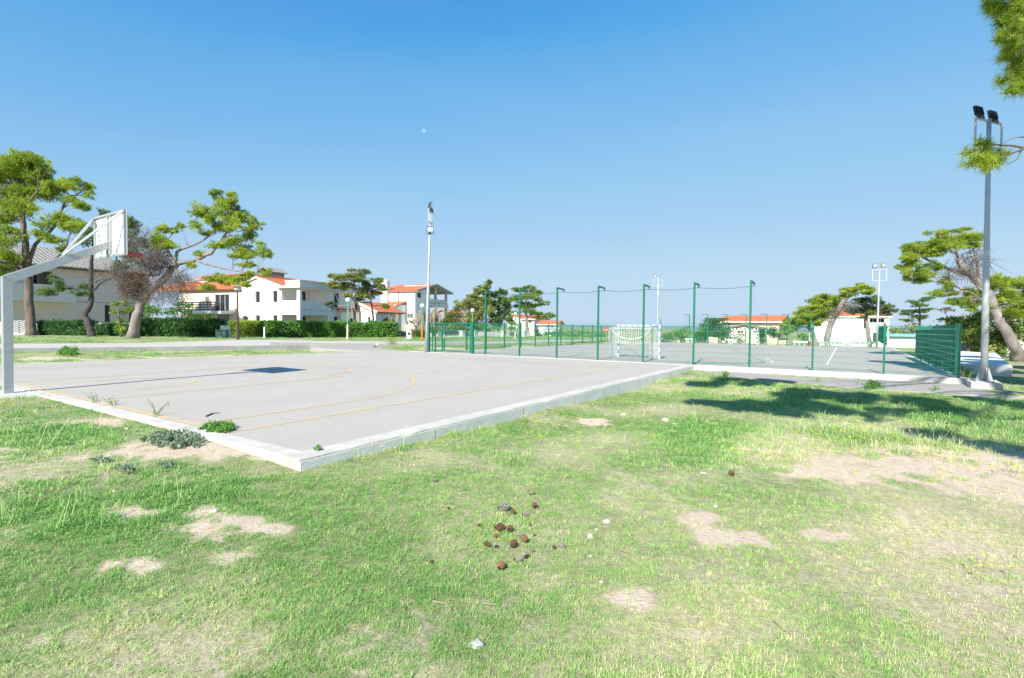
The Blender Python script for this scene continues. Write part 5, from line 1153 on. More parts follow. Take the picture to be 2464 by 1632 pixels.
PINE_Y = mat_leaf('sunny_pine_needles', (.11, .22, .03), (.60, .70, .09), .5)
PINE_M = mat_leaf('mid_pine_needles', (.08, .16, .03), (.34, .46, .07), .45)
PINE_D = mat_leaf('dark_pine_needles', (.05, .125, .055), (.26, .38, .11), .45)
PINE_O = mat_leaf('ochre_pine_needles', [(.06, .12, .03), (.25, .33, .07), (.50, .40, .12)], [0, .6, 1], .3)
LEAF_D = mat_leaf('dark_hedge_leaves', (.028, .095, .03), (.13, .31, .075), .35, .45)
LEAF_M = mat_leaf('mid_green_leaves', (.045, .16, .03), (.22, .46, .08), .35, .45)
LEAF_Y = mat_leaf('yellow_green_leaves', (.13, .24, .02), (.38, .52, .08), .40)
LEAF_O = mat_leaf('olive_leaves', (.10, .15, .03), (.40, .42, .14), .35)
LEAF_R = mat_leaf('russet_leaves', (.12, .07, .04), (.36, .22, .13), .3)
LEAF_G = mat_leaf('grey_green_leaves', (.12, .19, .11), (.38, .47, .33), .25)
OLE = mat_leaf('oleander_leaves_flowers', [(.015, .06, .02), (.06, .16, .04), (.12, .24, .06), (.62, .22, .24)], [0, .5, .86, 1], .3)
def limb(mb, a, b, r0, r1, rng, sag=.12, n=6, m=0):
    a = Vector(a); b = Vector(b); L_ = (b-a).length; o = Vector(rng.normal(0, 1, 3))*L_*.05
    pts = []
    for i in range(n+1):
        t = i/n; p = a.lerp(b, t)+o*math.sin(PI*t)+Vector((0, 0, L_*sag*math.sin(PI*t)*(1-t)))
        p += Vector(rng.normal(0, 1, 3))*L_*.012*(0 < i < n); pts.append(p)
    mb.tube(pts, [r0+(r1-r0)*(i/n)**.8 for i in range(n+1)], 6, m); return pts
def tree(name, label, d, trunk, blobs, fol, bark, seed, group=None, lpx=7, wpx=1.1, nb=9, dens=3.0, kind='needle', limbs=(), twig=True, flat=.85, up=.35, sub=.5, z=None, depthk=1.0, cat='tree', k=None, dead=None, fill=1, rvk=1.12, ddk=None):
    rng = np.random.default_rng(seed); base = D(trunk[0][0], trunk[0][1], d)
    t = empty(name, base, 0, label, cat, group); px = d/F_PX
    mb = MB(); wob = np.cumsum(rng.normal(0, .25, len(trunk)))*depthk; wob[0] = 0
    T = [D(u, v, d+w_) for (u, v, r_), w_ in zip(trunk, wob)]; rr = [r_*px for _, _, r_ in trunk]
    pts, rad = [], []
    for i in range(len(T)-1):
        for j in range(4):
            s = j/4; pts.append(T[i].lerp(T[i+1], s)+Vector(rng.normal(0, 1, 3))*rr[i]*.10*(i+j > 0)); rad.append((rr[i]+(rr[i+1]-rr[i])*s)*(1.35 if i+j == 0 else 1.0))
    pts.append(T[-1]); rad.append(rr[-1]); pts[0] = pts[0]-Vector((0, 0, .25)); mb.tube(pts, rad, 10)
    nodes_ = list(zip(pts[3:], rad[3:]))
    for lm in limbs:                               # explicit limbs: [(u, v, r, dd), ...]
        q = [D(u, v, d+dd) for u, v, r_, dd in lm]; qq, rq = [], []
        for i in range(len(q)-1):
            for j in range(3): s = j/3; qq.append(q[i].lerp(q[i+1], s)+Vector(rng.normal(0, 1, 3))*px*.8); rq.append((lm[i][2]+(lm[i+1][2]-lm[i][2])*s)*px)
        qq.append(q[-1]); rq.append(lm[-1][2]*px); mb.tube(qq, rq, 7); nodes_ += list(zip(qq, rq))
    VV, TT = [], []
    blobs = list(blobs)+[(b[0]+rng.normal(0, .6)*b[2], b[1]+rng.normal(0, .55)*b[3], b[2]*rng.uniform(.4, .75), b[3]*rng.uniform(.5, .9), *(b[4:])) for b in blobs for _ in range(fill) if rng.random() < .75]
    for bl in blobs:
        u, v, ru, rv = bl[:4]; rv = rv*rvk; dd = bl[4] if len(bl) > 4 else rng.uniform(-.8, .8)*ru*px*depthk+(ddk or 0); R0 = ru*px
        c = D(u, v, d+dd); rad3 = np.array([R0, R0, rv*px])
        n = int(PI*ru*rv*dens*(2.3 if kind == 'needle' else 1.4)/(lpx*wpx*.5*(nb if kind == 'needle' else 1.3)))
        P, ct, cc = blob_points(np.array(c), rad3, max(n, 6), rng, k=k, flat=flat, sub=sub)
        if kind == 'needle': V, tt = needles(P, nb, lpx*px, wpx*px, rng, up, ct)
        else: V, tt = leaves(P, lpx*px, wpx*px, rng, ct)
        VV.append(V); TT.append(tt)
        nd = min(nodes_, key=lambda q: (q[0]-c).length + (0 if q[0].z < c.z+.1 else 1.5)); a = nd[0]
        rl = min(nd[1]*.6, max(.02, R0*.09)); lp = limb(mb, a, c, rl, max(.012, rl*.4), rng)
        if twig:
            for q in cc: limb(mb, lp[4] if rng.random() < .5 else lp[-1], q, max(.010, rl*.35), .006, rng, n=4)
    mb.build('trunk', bark, t, smooth=True)
    np_mesh('crown', np.concatenate(VV), 3 if kind == 'needle' else 4, fol, t, np.clip(np.concatenate(TT), 0, 1))
    if dead:
        mb = MB(); 
        for (u, v, ru, rv, n, wd) in dead:
            c = D(u, v, d-.3)
            for i in range(n):
                o = unit(1, rng)[0]*rng.uniform(.1, 1)**.5; p = c+RT*(o[0]*ru*px)+Vector((0, 0, o[2]*rv*px))+FW*(o[1]*ru*px)
                dr = Vector(unit(1, rng)[0])+RT*rng.uniform(-.6, .6); ln = rng.uniform(.3, 1.3)
                q1 = p+dr.normalized()*ln*.5+Vector(rng.normal(0, .08, 3)); q2 = q1+(dr+Vector((0, 0, rng.uniform(-.8, .3)))).normalized()*ln*.5
                mb.tube([p, q1, q2], [wd, wd*.7, wd*.3], 4, int(rng.random() < (.55 if abs(u-325) < 12 else .12)), cap=False)
        mb.build('dead_branches', [DEADT, mat('brown_dead_needles', (.15, .085, .05), rough=.95, var=.4, scale=3)], t)
    return t

PG_ = 'pines on the left verge'
tree('pine_tree', 'big spreading pine at the left edge with straight brown trunk beside the hoop pole', 48, [(74, 811, 11), (71, 757, 9.5), (70, 707, 9), (65, 640, 8), (60, 570, 6.5), (52, 510, 5), (45, 450, 3)],
 [(20, 405, 42, 32), (65, 400, 38, 32), (-30, 430, 45, 40), (45, 440, 50, 32), (95, 430, 36, 26), (110, 470, 36, 24), (20, 480, 42, 28), (60, 500, 34, 22), (172, 440, 26, 16), (140, 455, 26, 18), (205, 455, 22, 13), (215, 470, 13, 9), (180, 490, 30, 12), (200, 500, 12, 9), (42, 378, 22, 16), (85, 388, 26, 15), (110, 398, 15, 10),
  (165, 535, 32, 20), (190, 545, 22, 14), (140, 520, 20, 12), (20, 560, 34, 20), (-10, 600, 45, 26), (30, 620, 26, 14), (125, 575, 26, 10), (105, 540, 20, 14), (10, 530, 26, 20), (90, 560, 18, 12), (150, 600, 18, 8), (5, 650, 26, 14)],
 PINE_Y, BARK, 11, PG_, limbs=[[(68, 640, 6, 0), (85, 590, 4, .5), (130, 545, 3.4, 1), (160, 480, 2.4, 1), (195, 462, 1.4, 1.2)], [(68, 625, 5, 0), (55, 560, 4, -.6), (60, 500, 3, -.8), (90, 460, 2, -1)], [(60, 660, 5, 0), (20, 625, 4, -.5), (-20, 615, 3, -1)], [(68, 655, 3.5, 0), (110, 640, 2.5, .3), (160, 600, 1.8, .6)]], dens=2.7)
tree('pine_tree', 'slender crooked dark pine behind the backboard', 46, [(221, 813, 9), (214, 785, 7.5), (204, 757, 7), (215, 738, 6.5), (220, 715, 5), (219, 680, 4.6), (220, 640, 4), (222, 600, 3), (228, 560, 2.4), (240, 525, 1.8)],
 [(215, 560, 26, 16), (245, 540, 24, 14), (250, 515, 14, 8), (200, 580, 20, 12), (270, 590, 26, 14), (300, 530, 9, 10), (255, 512, 12, 5), (190, 708, 22, 8), (120, 700, 26, 12), (150, 690, 22, 10), (195, 690, 12, 8), (130, 672, 18, 8), (305, 560, 22, 22), (325, 545, 20, 14), (300, 600, 26, 22), (345, 580, 16, 14), (320, 625, 24, 14), (290, 640, 18, 14), (300, 520, 8, 8)],
 PINE_D, BARKD, 12, PG_, limbs=[[(222, 700, 2.5, 0), (245, 680, 2, .2), (272, 668, 1.6, .4), (282, 640, 1.8, .4), (280, 600, 1.4, .5)], [(220, 698, 1.5, 0), (190, 690, 1, -.3), (150, 690, .7, -.4)], [(219, 680, 1.4, 0), (250, 672, 1, .2), (290, 668, .6, .4)]], dens=2.2, dead=[(250, 665, 40, 22, 60, .018)])
tree('pine_tree', 'leaning grey pine with a mass of dead brown twigs in its fork', 42.5, [(318, 811, 12), (330, 757, 10), (340, 727, 9), (360, 700, 8.5), (392, 675, 8), (412, 650, 7.5), (426, 636, 6.5)],
 [(385, 578, 26, 18), (400, 590, 26, 12), (372, 590, 16, 10), (390, 552, 13, 14), (420, 556, 18, 10), (435, 545, 10, 8), (480, 510, 26, 18), (468, 545, 22, 10), (500, 525, 24, 16), (520, 470, 18, 13), (545, 490, 24, 16), (560, 485, 18, 12), (530, 510, 20, 18), (590, 525, 20, 14), (612, 530, 10, 6), (570, 545, 26, 14), (540, 550, 28, 16), (600, 570, 22, 13), (560, 580, 30, 14), (520, 590, 26, 10), (630, 600, 22, 14), (645, 610, 14, 9), (600, 615, 24, 13), (590, 640, 20, 8), (640, 660, 16, 7), (560, 615, 24, 8),
  (520, 670, 30, 10), (550, 678, 32, 11), (575, 672, 24, 8), (500, 690, 24, 9), (590, 686, 18, 6), (480, 610, 18, 6), (460, 640, 14, 6), (600, 660, 20, 6), (575, 520, 22, 14), (550, 525, 24, 14), (610, 550, 18, 10), (580, 600, 26, 12), (555, 470, 14, 8), (495, 560, 18, 9)],
 PINE_Y, BARKP, 13, PG_, limbs=[[(424, 640, 5.5, 0), (412, 622, 5, 0), (402, 602, 4.5, -.2), (398, 585, 3, -.3)], [(428, 634, 6, 0), (455, 630, 5, .2), (480, 622, 4.5, .3), (508, 610, 4, .4), (525, 585, 3, .6), (555, 550, 2, .8)], [(424, 630, 4, 0), (425, 605, 3.5, .2), (470, 588, 2.5, .4), (520, 560, 1.6, .4)], [(470, 626, 3, .2), (510, 640, 2.2, 0), (560, 650, 1.7, -.2), (620, 660, 1.1, -.3)], [(420, 645, 2.5, 0), (450, 680, 2, -.4), (490, 672, 1.4, -.6), (505, 665, 1.2, -.7)]], dens=2.5,
 dead=[(360, 635, 40, 22, 560, .016), (325, 690, 34, 32, 950, .017), (300, 655, 34, 20, 330, .014), (380, 625, 30, 34, 460, .018), (415, 690, 56, 24, 560, .014), (350, 590, 40, 26, 360, .012), (305, 600, 28, 40, 260, .010), (430, 668, 22, 20, 160, .016), (395, 718, 60, 14, 300, .012), (340, 560, 46, 16, 120, .010)])
tree('sapling', 'small bright fig sapling against the left house', 45.5, [(292, 812, 2), (288, 780, 1.6), (285, 745, 1.0)], [(280, 735, 14, 10), (298, 748, 15, 7), (275, 750, 10, 8), (285, 775, 12, 10), (292, 792, 16, 12), (310, 745, 10, 7), (300, 728, 10, 6)], LEAF_Y, BARK, 14, None, 6, 4, kind='leaf', dens=2.2, k=5)

CG = 'pines in the gardens beyond the road'
PINE_C = PINE_O
tree('pine_tree', 'taller of the twin layered pines in front of the white house', 54, [(854, 816, 5), (853, 775, 3.6), (852, 715, 3.4), (852, 700, 3), (853, 680, 2)],
 [(795, 682, 17, 6, 0), (820, 668, 26, 8), (810, 690, 22, 5), (850, 662, 26, 8), (870, 655, 20, 6), (885, 656, 11, 4), (840, 685, 18, 6), (800, 664, 12, 5), (862, 672, 22, 7), (835, 712, 12, 5), (830, 695, 12, 4), (793, 730, 14, 4, -.4), (805, 738, 10, 4, -.4)],
 PINE_C, BARKP, 21, CG, 5, 1.0, dens=3.2, flat=0.70, limbs=[[(853, 770, 2.2, 0), (846, 740, 1.8, -.1), (838, 735, 1.5, -.2), (815, 737, 1.2, -.3), (795, 750, .9, -.4)], [(845, 816, 3, .5), (842, 775, 2.4, .5), (838, 740, 1.8, .4)]])
tree('pine_tree', 'shorter of the twin layered pines with thin dark trunk in front of the arched house', 55, [(901, 816, 3), (899, 775, 2.2), (895, 740, 2), (892, 722, 1.8), (890, 700, 1.5)],
 [(885, 690, 22, 9), (905, 676, 18, 6), (915, 672, 11, 4), (870, 700, 20, 9), (900, 702, 26, 9), (885, 715, 22, 6), (862, 720, 13, 5), (918, 696, 13, 5), (880, 680, 16, 6), (925, 735, 13, 4), (932, 740, 7, 5), (870, 712, 16, 6)],
 PINE_C, BARKD, 22, CG, 5, 1.0, dens=3.2, flat=0.70, limbs=[[(897, 736, 1.3, 0), (910, 735, 1, 0), (928, 735, .8, 0)]])
tree('cypress_pine', 'tall ragged conifer with a pointed top behind the tall fence post', 68, [(1168, 815, 4), (1168, 780, 3.5), (1170, 740, 3), (1174, 700, 2)],
 [(1172, 686, 13, 9), (1160, 695, 14, 7), (1150, 704, 14, 6), (1168, 705, 20, 10), (1140, 715, 20, 6), (1128, 722, 14, 4), (1160, 722, 26, 7), (1178, 680, 8, 5), (1150, 733, 22, 6), (1175, 725, 14, 14)],
 PINE_C, BARKD, 23, CG, 5, 1.0, dens=3.4, flat=0.65)
tree('cypress_tree', 'dense dark cypress between the two layered conifers behind the fence', 70, [(1200, 815, 3), (1200, 770, 2.5), (1200, 715, 1.5)],
 [(1190, 710, 10, 9), (1205, 705, 16, 8), (1195, 735, 20, 14), (1212, 725, 20, 14), (1200, 760, 22, 14), (1218, 750, 14, 14), (1190, 775, 16, 10), (1215, 705, 8, 5), (1222, 730, 8, 10)],
 PINE_D, BARKD, 24, CG, 5, 1.2, dens=3.6)
tree('umbrella_pine', 'open layered pine with pale trunk in front of the far pink houses', 62, [(1272, 815, 5), (1268, 790, 4), (1266, 755, 2.8), (1266, 720, 2)],
 [(1270, 695, 22, 8), (1250, 698, 20, 6), (1290, 705, 16, 8), (1262, 715, 34, 8), (1240, 722, 20, 6), (1295, 722, 16, 6), (1275, 732, 26, 6), (1305, 732, 14, 4), (1316, 729, 9, 3), (1245, 738, 16, 5), (1270, 745, 24, 7), (1295, 755, 18, 6), (1318, 760, 15, 6), (1325, 755, 10, 3), (1300, 765, 14, 4), (1240, 752, 14, 4), (1225, 765, 10, 8), (1230, 778, 9, 5)],
 PINE_M, BARKP, 25, CG, 5, 1.0, dens=2.7, flat=0.65, limbs=[[(1268, 765, 2.2, 0), (1285, 755, 1.6, 0), (1310, 758, 1.1, 0)], [(1267, 740, 1.8, 0), (1290, 738, 1.2, 0), (1312, 732, .8, 0)], [(1243, 806, 2, .3), (1246, 785, 1.6, .3), (1232, 768, 1, .3)]])
tree('broadleaf_tree', 'wide olive green bushy tree behind the green gate', 62, [(1125, 815, 4), (1122, 790, 3), (1120, 765, 2)],
 [(1115, 745, 26, 18), (1140, 745, 24, 18), (1095, 760, 24, 16), (1075, 772, 22, 14), (1130, 770, 34, 18), (1155, 765, 18, 22), (1105, 785, 34, 12), (1150, 787, 24, 10), (1100, 735, 14, 9), (1125, 728, 16, 7), (1060, 785, 14, 8), (1160, 740, 12, 10)],
 LEAF_O, BARK, 26, CG, 4.2, 2.6, kind='leaf', dens=3.4, k=9, sub=.42)
RG = 'wind swept pines at the far right end of the court'
tree('pine_tree', 'wind swept pine with bare curving pale trunk and small flat crown', 50, [(1989, 832, 7), (1990, 815, 6.8), (1997, 785, 6.5), (2004, 768, 6.5), (2016, 750, 5.5), (2026, 733, 5.5), (2035, 718, 5), (2054, 706, 3.5)],
 [(2055, 696, 24, 8), (2080, 692, 20, 7), (2040, 708, 18, 9), (2095, 700, 11, 7), (2070, 686, 11, 4), (2030, 700, 12, 7), (2085, 706, 13, 5)],
 PINE_Y, BARKP, 31, RG, 5.5, 1.1, dens=3.6, flat=0.705, limbs=[[(2006, 765, 3, .5), (1998, 770, 2, .5), (1992, 778, 1.5, .6)]], dead=[(2045, 735, 20, 12, 120, .02), (2010, 755, 18, 14, 80, .02)])
tree('pine_tree', 'broad yellow green pine leaning left beside the pink house', 53, [(1964, 831, 7), (1957, 810, 5.5), (1950, 790, 4.5), (1945, 778, 4), (1955, 760, 3)],
 [(1985, 716, 24, 10), (2005, 722, 22, 12), (1975, 735, 30, 12), (2010, 740, 18, 12), (1945, 742, 24, 10), (1925, 757, 24, 10), (1955, 755, 30, 10), (1985, 757, 22, 12), (1905, 772, 18, 9), (1930, 773, 30, 8), (1890, 782, 13, 8), (1965, 770, 22, 7), (1900, 795, 16, 7), (1912, 785, 16, 7), (1972, 780, 18, 4), (1890, 800, 10, 5)],
 PINE_Y, BARKP, 32, RG, 5.5, 1.1, dens=3.6, flat=0.705)
tree('pine_tree', 'dark bushy pine in front of the villa roof', 52, [(2093, 833, 5), (2090, 810, 4.5), (2086, 780, 4), (2085, 755, 3)],
 [(2070, 728, 18, 9), (2095, 722, 18, 8), (2110, 720, 12, 8), (2065, 745, 26, 7), (2100, 740, 24, 8), (2090, 752, 26, 5), (2125, 740, 13, 9), (2140, 738, 12, 6), (2155, 748, 11, 4), (2130, 755, 16, 5), (2075, 765, 10, 3), (2120, 728, 9, 6), (2045, 748, 14, 6)],
 PINE_D, BARKP, 33, RG, 5, 1.0, dens=3.2, flat=0.70)
tree('pine_tree', 'small layered black pine beyond the shed', 54, [(2213, 815, 3), (2213, 790, 2.5), (2214, 760, 2), (2213, 740, 1.5)],
 [(2195, 728, 18, 4), (2225, 722, 17, 5), (2210, 735, 22, 4), (2190, 750, 20, 5), (2215, 748, 20, 5), (2230, 745, 12, 3), (2185, 770, 16, 4), (2205, 762, 22, 4), (2222, 765, 14, 4), (2240, 718, 9, 3)],
 PINE_D, BARKD, 34, RG, 5, 1.0, dens=3.2, flat=0.60)
tree('dry_tree', 'small half bare dry tree between the black pine and the leaning pine', 50, [(2287, 800, 1.5), (2282, 775, 1.2), (2275, 752, 1)], [(2262, 745, 14, 3), (2280, 742, 15, 4), (2292, 748, 8, 3)], LEAF_R, BARK, 35, None, 4, .8, dens=.8, limbs=[[(2281, 770, .9, 0), (2268, 785, .6, 0)], [(2276, 754, .8, 0), (2262, 748, .5, 0)]])
tree('pine_tree', 'large leaning pine with flat umbrella crown right of the tall mast', 27, [(2452, 861, 13), (2440, 833, 11.5), (2424, 800, 10.5), (2402, 768, 10), (2394, 745, 9.5), (2388, 722, 9), (2366, 692, 8.5), (2340, 666, 8), (2318, 645, 7), (2305, 622, 5)],
 [(2200, 600, 30, 16), (2235, 585, 34, 16), (2280, 572, 36, 16), (2320, 572, 36, 14), (2355, 572, 26, 12), (2190, 618, 26, 14), (2230, 605, 38, 14), (2280, 592, 36, 12), (2180, 640, 20, 14), (2200, 655, 26, 16), (2228, 662, 26, 13), (2216, 677, 16, 8), (2250, 640, 20, 10), (2255, 560, 22, 8), (2310, 556, 26, 6), (2345, 590, 20, 8),
  (2270, 690, 20, 14), (2285, 705, 24, 10), (2250, 708, 22, 7), (2310, 720, 22, 9), (2330, 725, 26, 12), (2345, 705, 26, 14), (2290, 730, 16, 5), (2330, 740, 18, 8), (2275, 672, 10, 8),
  (2410, 690, 34, 18), (2440, 682, 34, 16), (2425, 715, 32, 18), (2458, 705, 26, 24), (2400, 672, 20, 12), (2455, 740, 30, 20), (2380, 740, 14, 10)],
 PINE_Y, BARKP, 36, None, 6, .9, 10, 3.2, limbs=[[(2340, 666, 5, 0), (2290, 650, 4, .3), (2250, 635, 3, .5), (2220, 620, 2, .6)], [(2320, 650, 4, 0), (2300, 610, 3, -.4), (2270, 590, 2, -.6)], [(2360, 690, 4, 0), (2352, 640, 3, .4), (2345, 610, 2, .5), (2335, 585, 1.4, .6)], [(2395, 750, 5, 0), (2402, 722, 4, .2), (2412, 700, 3, .3)], [(2388, 720, 4, 0), (2350, 690, 2.4, -.3), (2310, 695, 1.6, -.4)], [(2390, 735, 2, 0), (2350, 715, 1.4, -.5), (2333, 703, 1, -.6)]], flat=0.80,
 dead=[(2345, 630, 30, 34, 160, .012), (2300, 655, 50, 20, 120, .012)])
tree('broadleaf_tree', 'dense dark fig like tree with bronzed leaves behind the tall mast', 29.5, [(2330, 850, 6), (2335, 815, 5), (2340, 790, 4)],
 [(2300, 778, 30, 16), (2335, 770, 30, 18), (2300, 800, 34, 20), (2340, 800, 36, 22), (2385, 790, 36, 26), (2430, 780, 36, 30), (2390, 830, 36, 20), (2440, 825, 30, 24), (2360, 840, 26, 14), (2375, 760, 30, 16), (2420, 750, 34, 18), (2465, 790, 26, 40), (2275, 768, 18, 7), (2320, 815, 22, 12), (2410, 850, 30, 10), (2345, 845, 16, 12)],
 mat_leaf('bronzed_fig_leaves', [(.07, .17, .03), (.28, .40, .07), (.58, .42, .18)], [0, .65, 1], .3, .4), BARK, 37, None, 6.5, 4.2, kind='leaf', dens=3.4, k=12, sub=.5)

# --- near pine standing just outside the frame on the right: casts the shade on the turf ------------
SH = (1.303, .204)
rng = np.random.default_rng(51)
root = empty('pine_tree', (2.5, -25, float(terrain(2.5, -25))), 0, 'near pine whose hanging branches enter the picture at the top right corner', 'tree')
mb = MB(); tp = [Vector(p) for p in ((2.5, -25, -.5), (2.5, -24.6, 1.5), (2.6, -23.8, 3.6), (2.7, -22.8, 5.8), (2.7, -21.4, 7.8), (2.8, -20, 9.4), (3.2, -19.2, 10.6))]
mb.tube(tp, [.42, .34, .30, .25, .20, .15, .10], 10); NV, NT = [], []
shade = [(1700, 930, .55, 8.6), (1760, 922, .6, 8.4), (1820, 930, .6, 8.9), (1870, 925, .55, 8.6), (1715, 968, .6, 8.3), (1775, 972, .75, 8.8), (1840, 978, .75, 8.4), (1890, 985, .7, 9), (1930, 952, .7, 8.6), (1960, 975, .9, 8.5), (2020, 960, .7, 9), (2090, 962, .5, 9.2), (2230, 975, .7, 8.8), (2290, 990, .5, 8.6), (2390, 975, .6, 8.8), (2450, 985, .5, 8.6), (2230, 1047, .35, 8), (2270, 1050, .35, 8), (2420, 1082, .45, 8.2), (2370, 1075, .25, 8),
 (2120, 872, .6, 10.8), (2170, 877, .8, 10.6), (2220, 884, .9, 11), (2260, 893, .9, 10.6), (2330, 872, .9, 11), (2380, 885, .9, 10.8), (2430, 890, 1.0, 11.2), (2400, 905, .8, 10.6), (2450, 915, .8, 10.8), (2350, 900, .7, 11), (2480, 880, 1.0, 11)]
for q_ in ((20.5, -17.9), (20.5, -18.4), (20.45, -18.9), (21.2, -18.2), (22.4, -18.6), (23.6, -18.0), (25, -19)): shade.append((None, Vector((q_[0]-SH[0]*11, q_[1]-SH[1]*11, 11.0)), .62, 11))
for k_, rk in ((4.2, .7), (5.2, .75), (6.4, .7)): shade.append((None, Vector((16.75-1.303*5.5, -17.6-.204*5.5, k_+5.5)), rk, 0))
for (u, v, rd, h) in shade:
    if u is None: c = v
    else: g = G(u, v, -.28 if h < 10 else -.1); c = Vector((g.x-SH[0]*(h+.28), g.y-SH[1]*(h+.28), h))
    P, ct, cc = blob_points(np.array(c), np.array([rd, rd, rd*.6]), int(1500*rd*rd/.5), rng, k=9, sub=.45)
    V, t_ = needles(P, 14, .19, .02, rng, .3, ct); NV.append(V); NT.append(t_)
    nd = min(tp[3:], key=lambda q: (q-c).length); lp = limb(mb, nd, c, .035 if h < 10 else .018, .01, rng, .02)
    for q in cc[::2]: limb(mb, lp[-1], q, .015, .005, rng, n=3)
a = G(2464, 1041, -.28); b_ = G(2322, 1006, -.28)
mb.tube([Vector((q.x-SH[0]*(h_+.28), q.y-SH[1]*(h_+.28), h_)) for q, h_ in ((a, 7.8), (a.lerp(b_, .5), 8.2), (b_, 8.6))], [.09, .06, .03], 7)
vis = [(2375, 8, 13, 5.0), (2395, 22, 20, 5.0), (2425, 20, 26, 5.0), (2450, 40, 26, 4.9), (2420, 55, 22, 5.1), (2440, 85, 28, 5.0), (2462, 90, 30, 4.8), (2425, 100, 20, 5.2), (2408, 95, 12, 5.0), (2440, 130, 24, 5.0), (2462, 140, 26, 5.1), (2420, 135, 12, 5.1), (2452, 175, 20, 5.0), (2430, 188, 14, 5.0), (2462, 205, 18, 5.0), (2425, 218, 9, 5.0), (2448, 222, 12, 5.0), (2480, 60, 40, 5.3), (2490, 150, 40, 5.3), (2500, 10, 50, 5.2), (2530, 100, 60, 5.3), (2560, 20, 60, 5.2), (2540, 190, 50, 5.4), (2600, 120, 70, 5.4),
       (2350, 362, 22, 5.5), (2365, 385, 22, 5.5), (2385, 372, 16, 5.5), (2345, 390, 14, 5.5), (2378, 400, 14, 5.5), (2398, 390, 12, 5.6), (2410, 372, 10, 5.6)]
hub = D(2530, 60, 5.2); hub2 = D(2520, 345, 5.6); lim1 = limb(mb, tp[3], hub, .10, .04, rng, .1); lim2 = limb(mb, tp[2], hub2, .07, .03, rng, .05)
mb.tube([hub2, D(2464, 356, 5.6), D(2440, 351, 5.6), D(2400, 349, 5.55), (D(2350, 347, 5.5))], [.022, .016, .012, .009, .005], 6)
mb.tube([hub2, D(2464, 358, 5.6), D(2430, 371, 5.55), D(2385, 374, 5.5)], [.02, .012, .009, .004], 6)
mb.tube([hub2, D(2470, 330, 5.7), D(2440, 331, 5.7), D(2415, 345, 5.7)], [.012, .007, .005, .003], 5)
mb.tube([D(2458, 360, 5.6), D(2448, 383, 5.6), D(2424, 396, 5.6)], [.010, .006, .003], 5)
for (u, v, rp, d) in vis:
    px = d/F_PX; c = np.array(D(u, v, d)); R0 = rp*px; low_ = v > 300
    P, ct, cc = blob_points(c, np.array([R0, R0*1.3, R0]), int((13 if low_ else 16)*(rp/20)**2)+4, rng, k=7, sub=.5, flat=.9)
    ax = np.tile(np.array([-.35, .1, -.35 if low_ else -.15]), (len(P), 1))
    V, t_ = needles(P, 26, 26*px, 1.5*px, rng, .15, ct, axis_=ax); NV.append(V); NT.append(t_)
    h0 = (D(2360+rp, 350, 5.5) if u < 2390 else D(2410, 371, 5.5)) if low_ else (lim1[-1] if v < 120 else D(2500, 170, 5.2)); lp = limb(mb, h0, Vector(c), .009, .004, rng, n=4, sag=.03)
    for q in cc: limb(mb, lp[3], q, .005, .002, rng, n=3)
limb(mb, hub, D(2500, 170, 5.2), .03, .012, rng)
mb.build('trunk', BARK, root, smooth=True)
np_mesh('crown', np.concatenate(NV), 3, PINE_Y, root, np.clip(np.concatenate(NT), 0, 1))

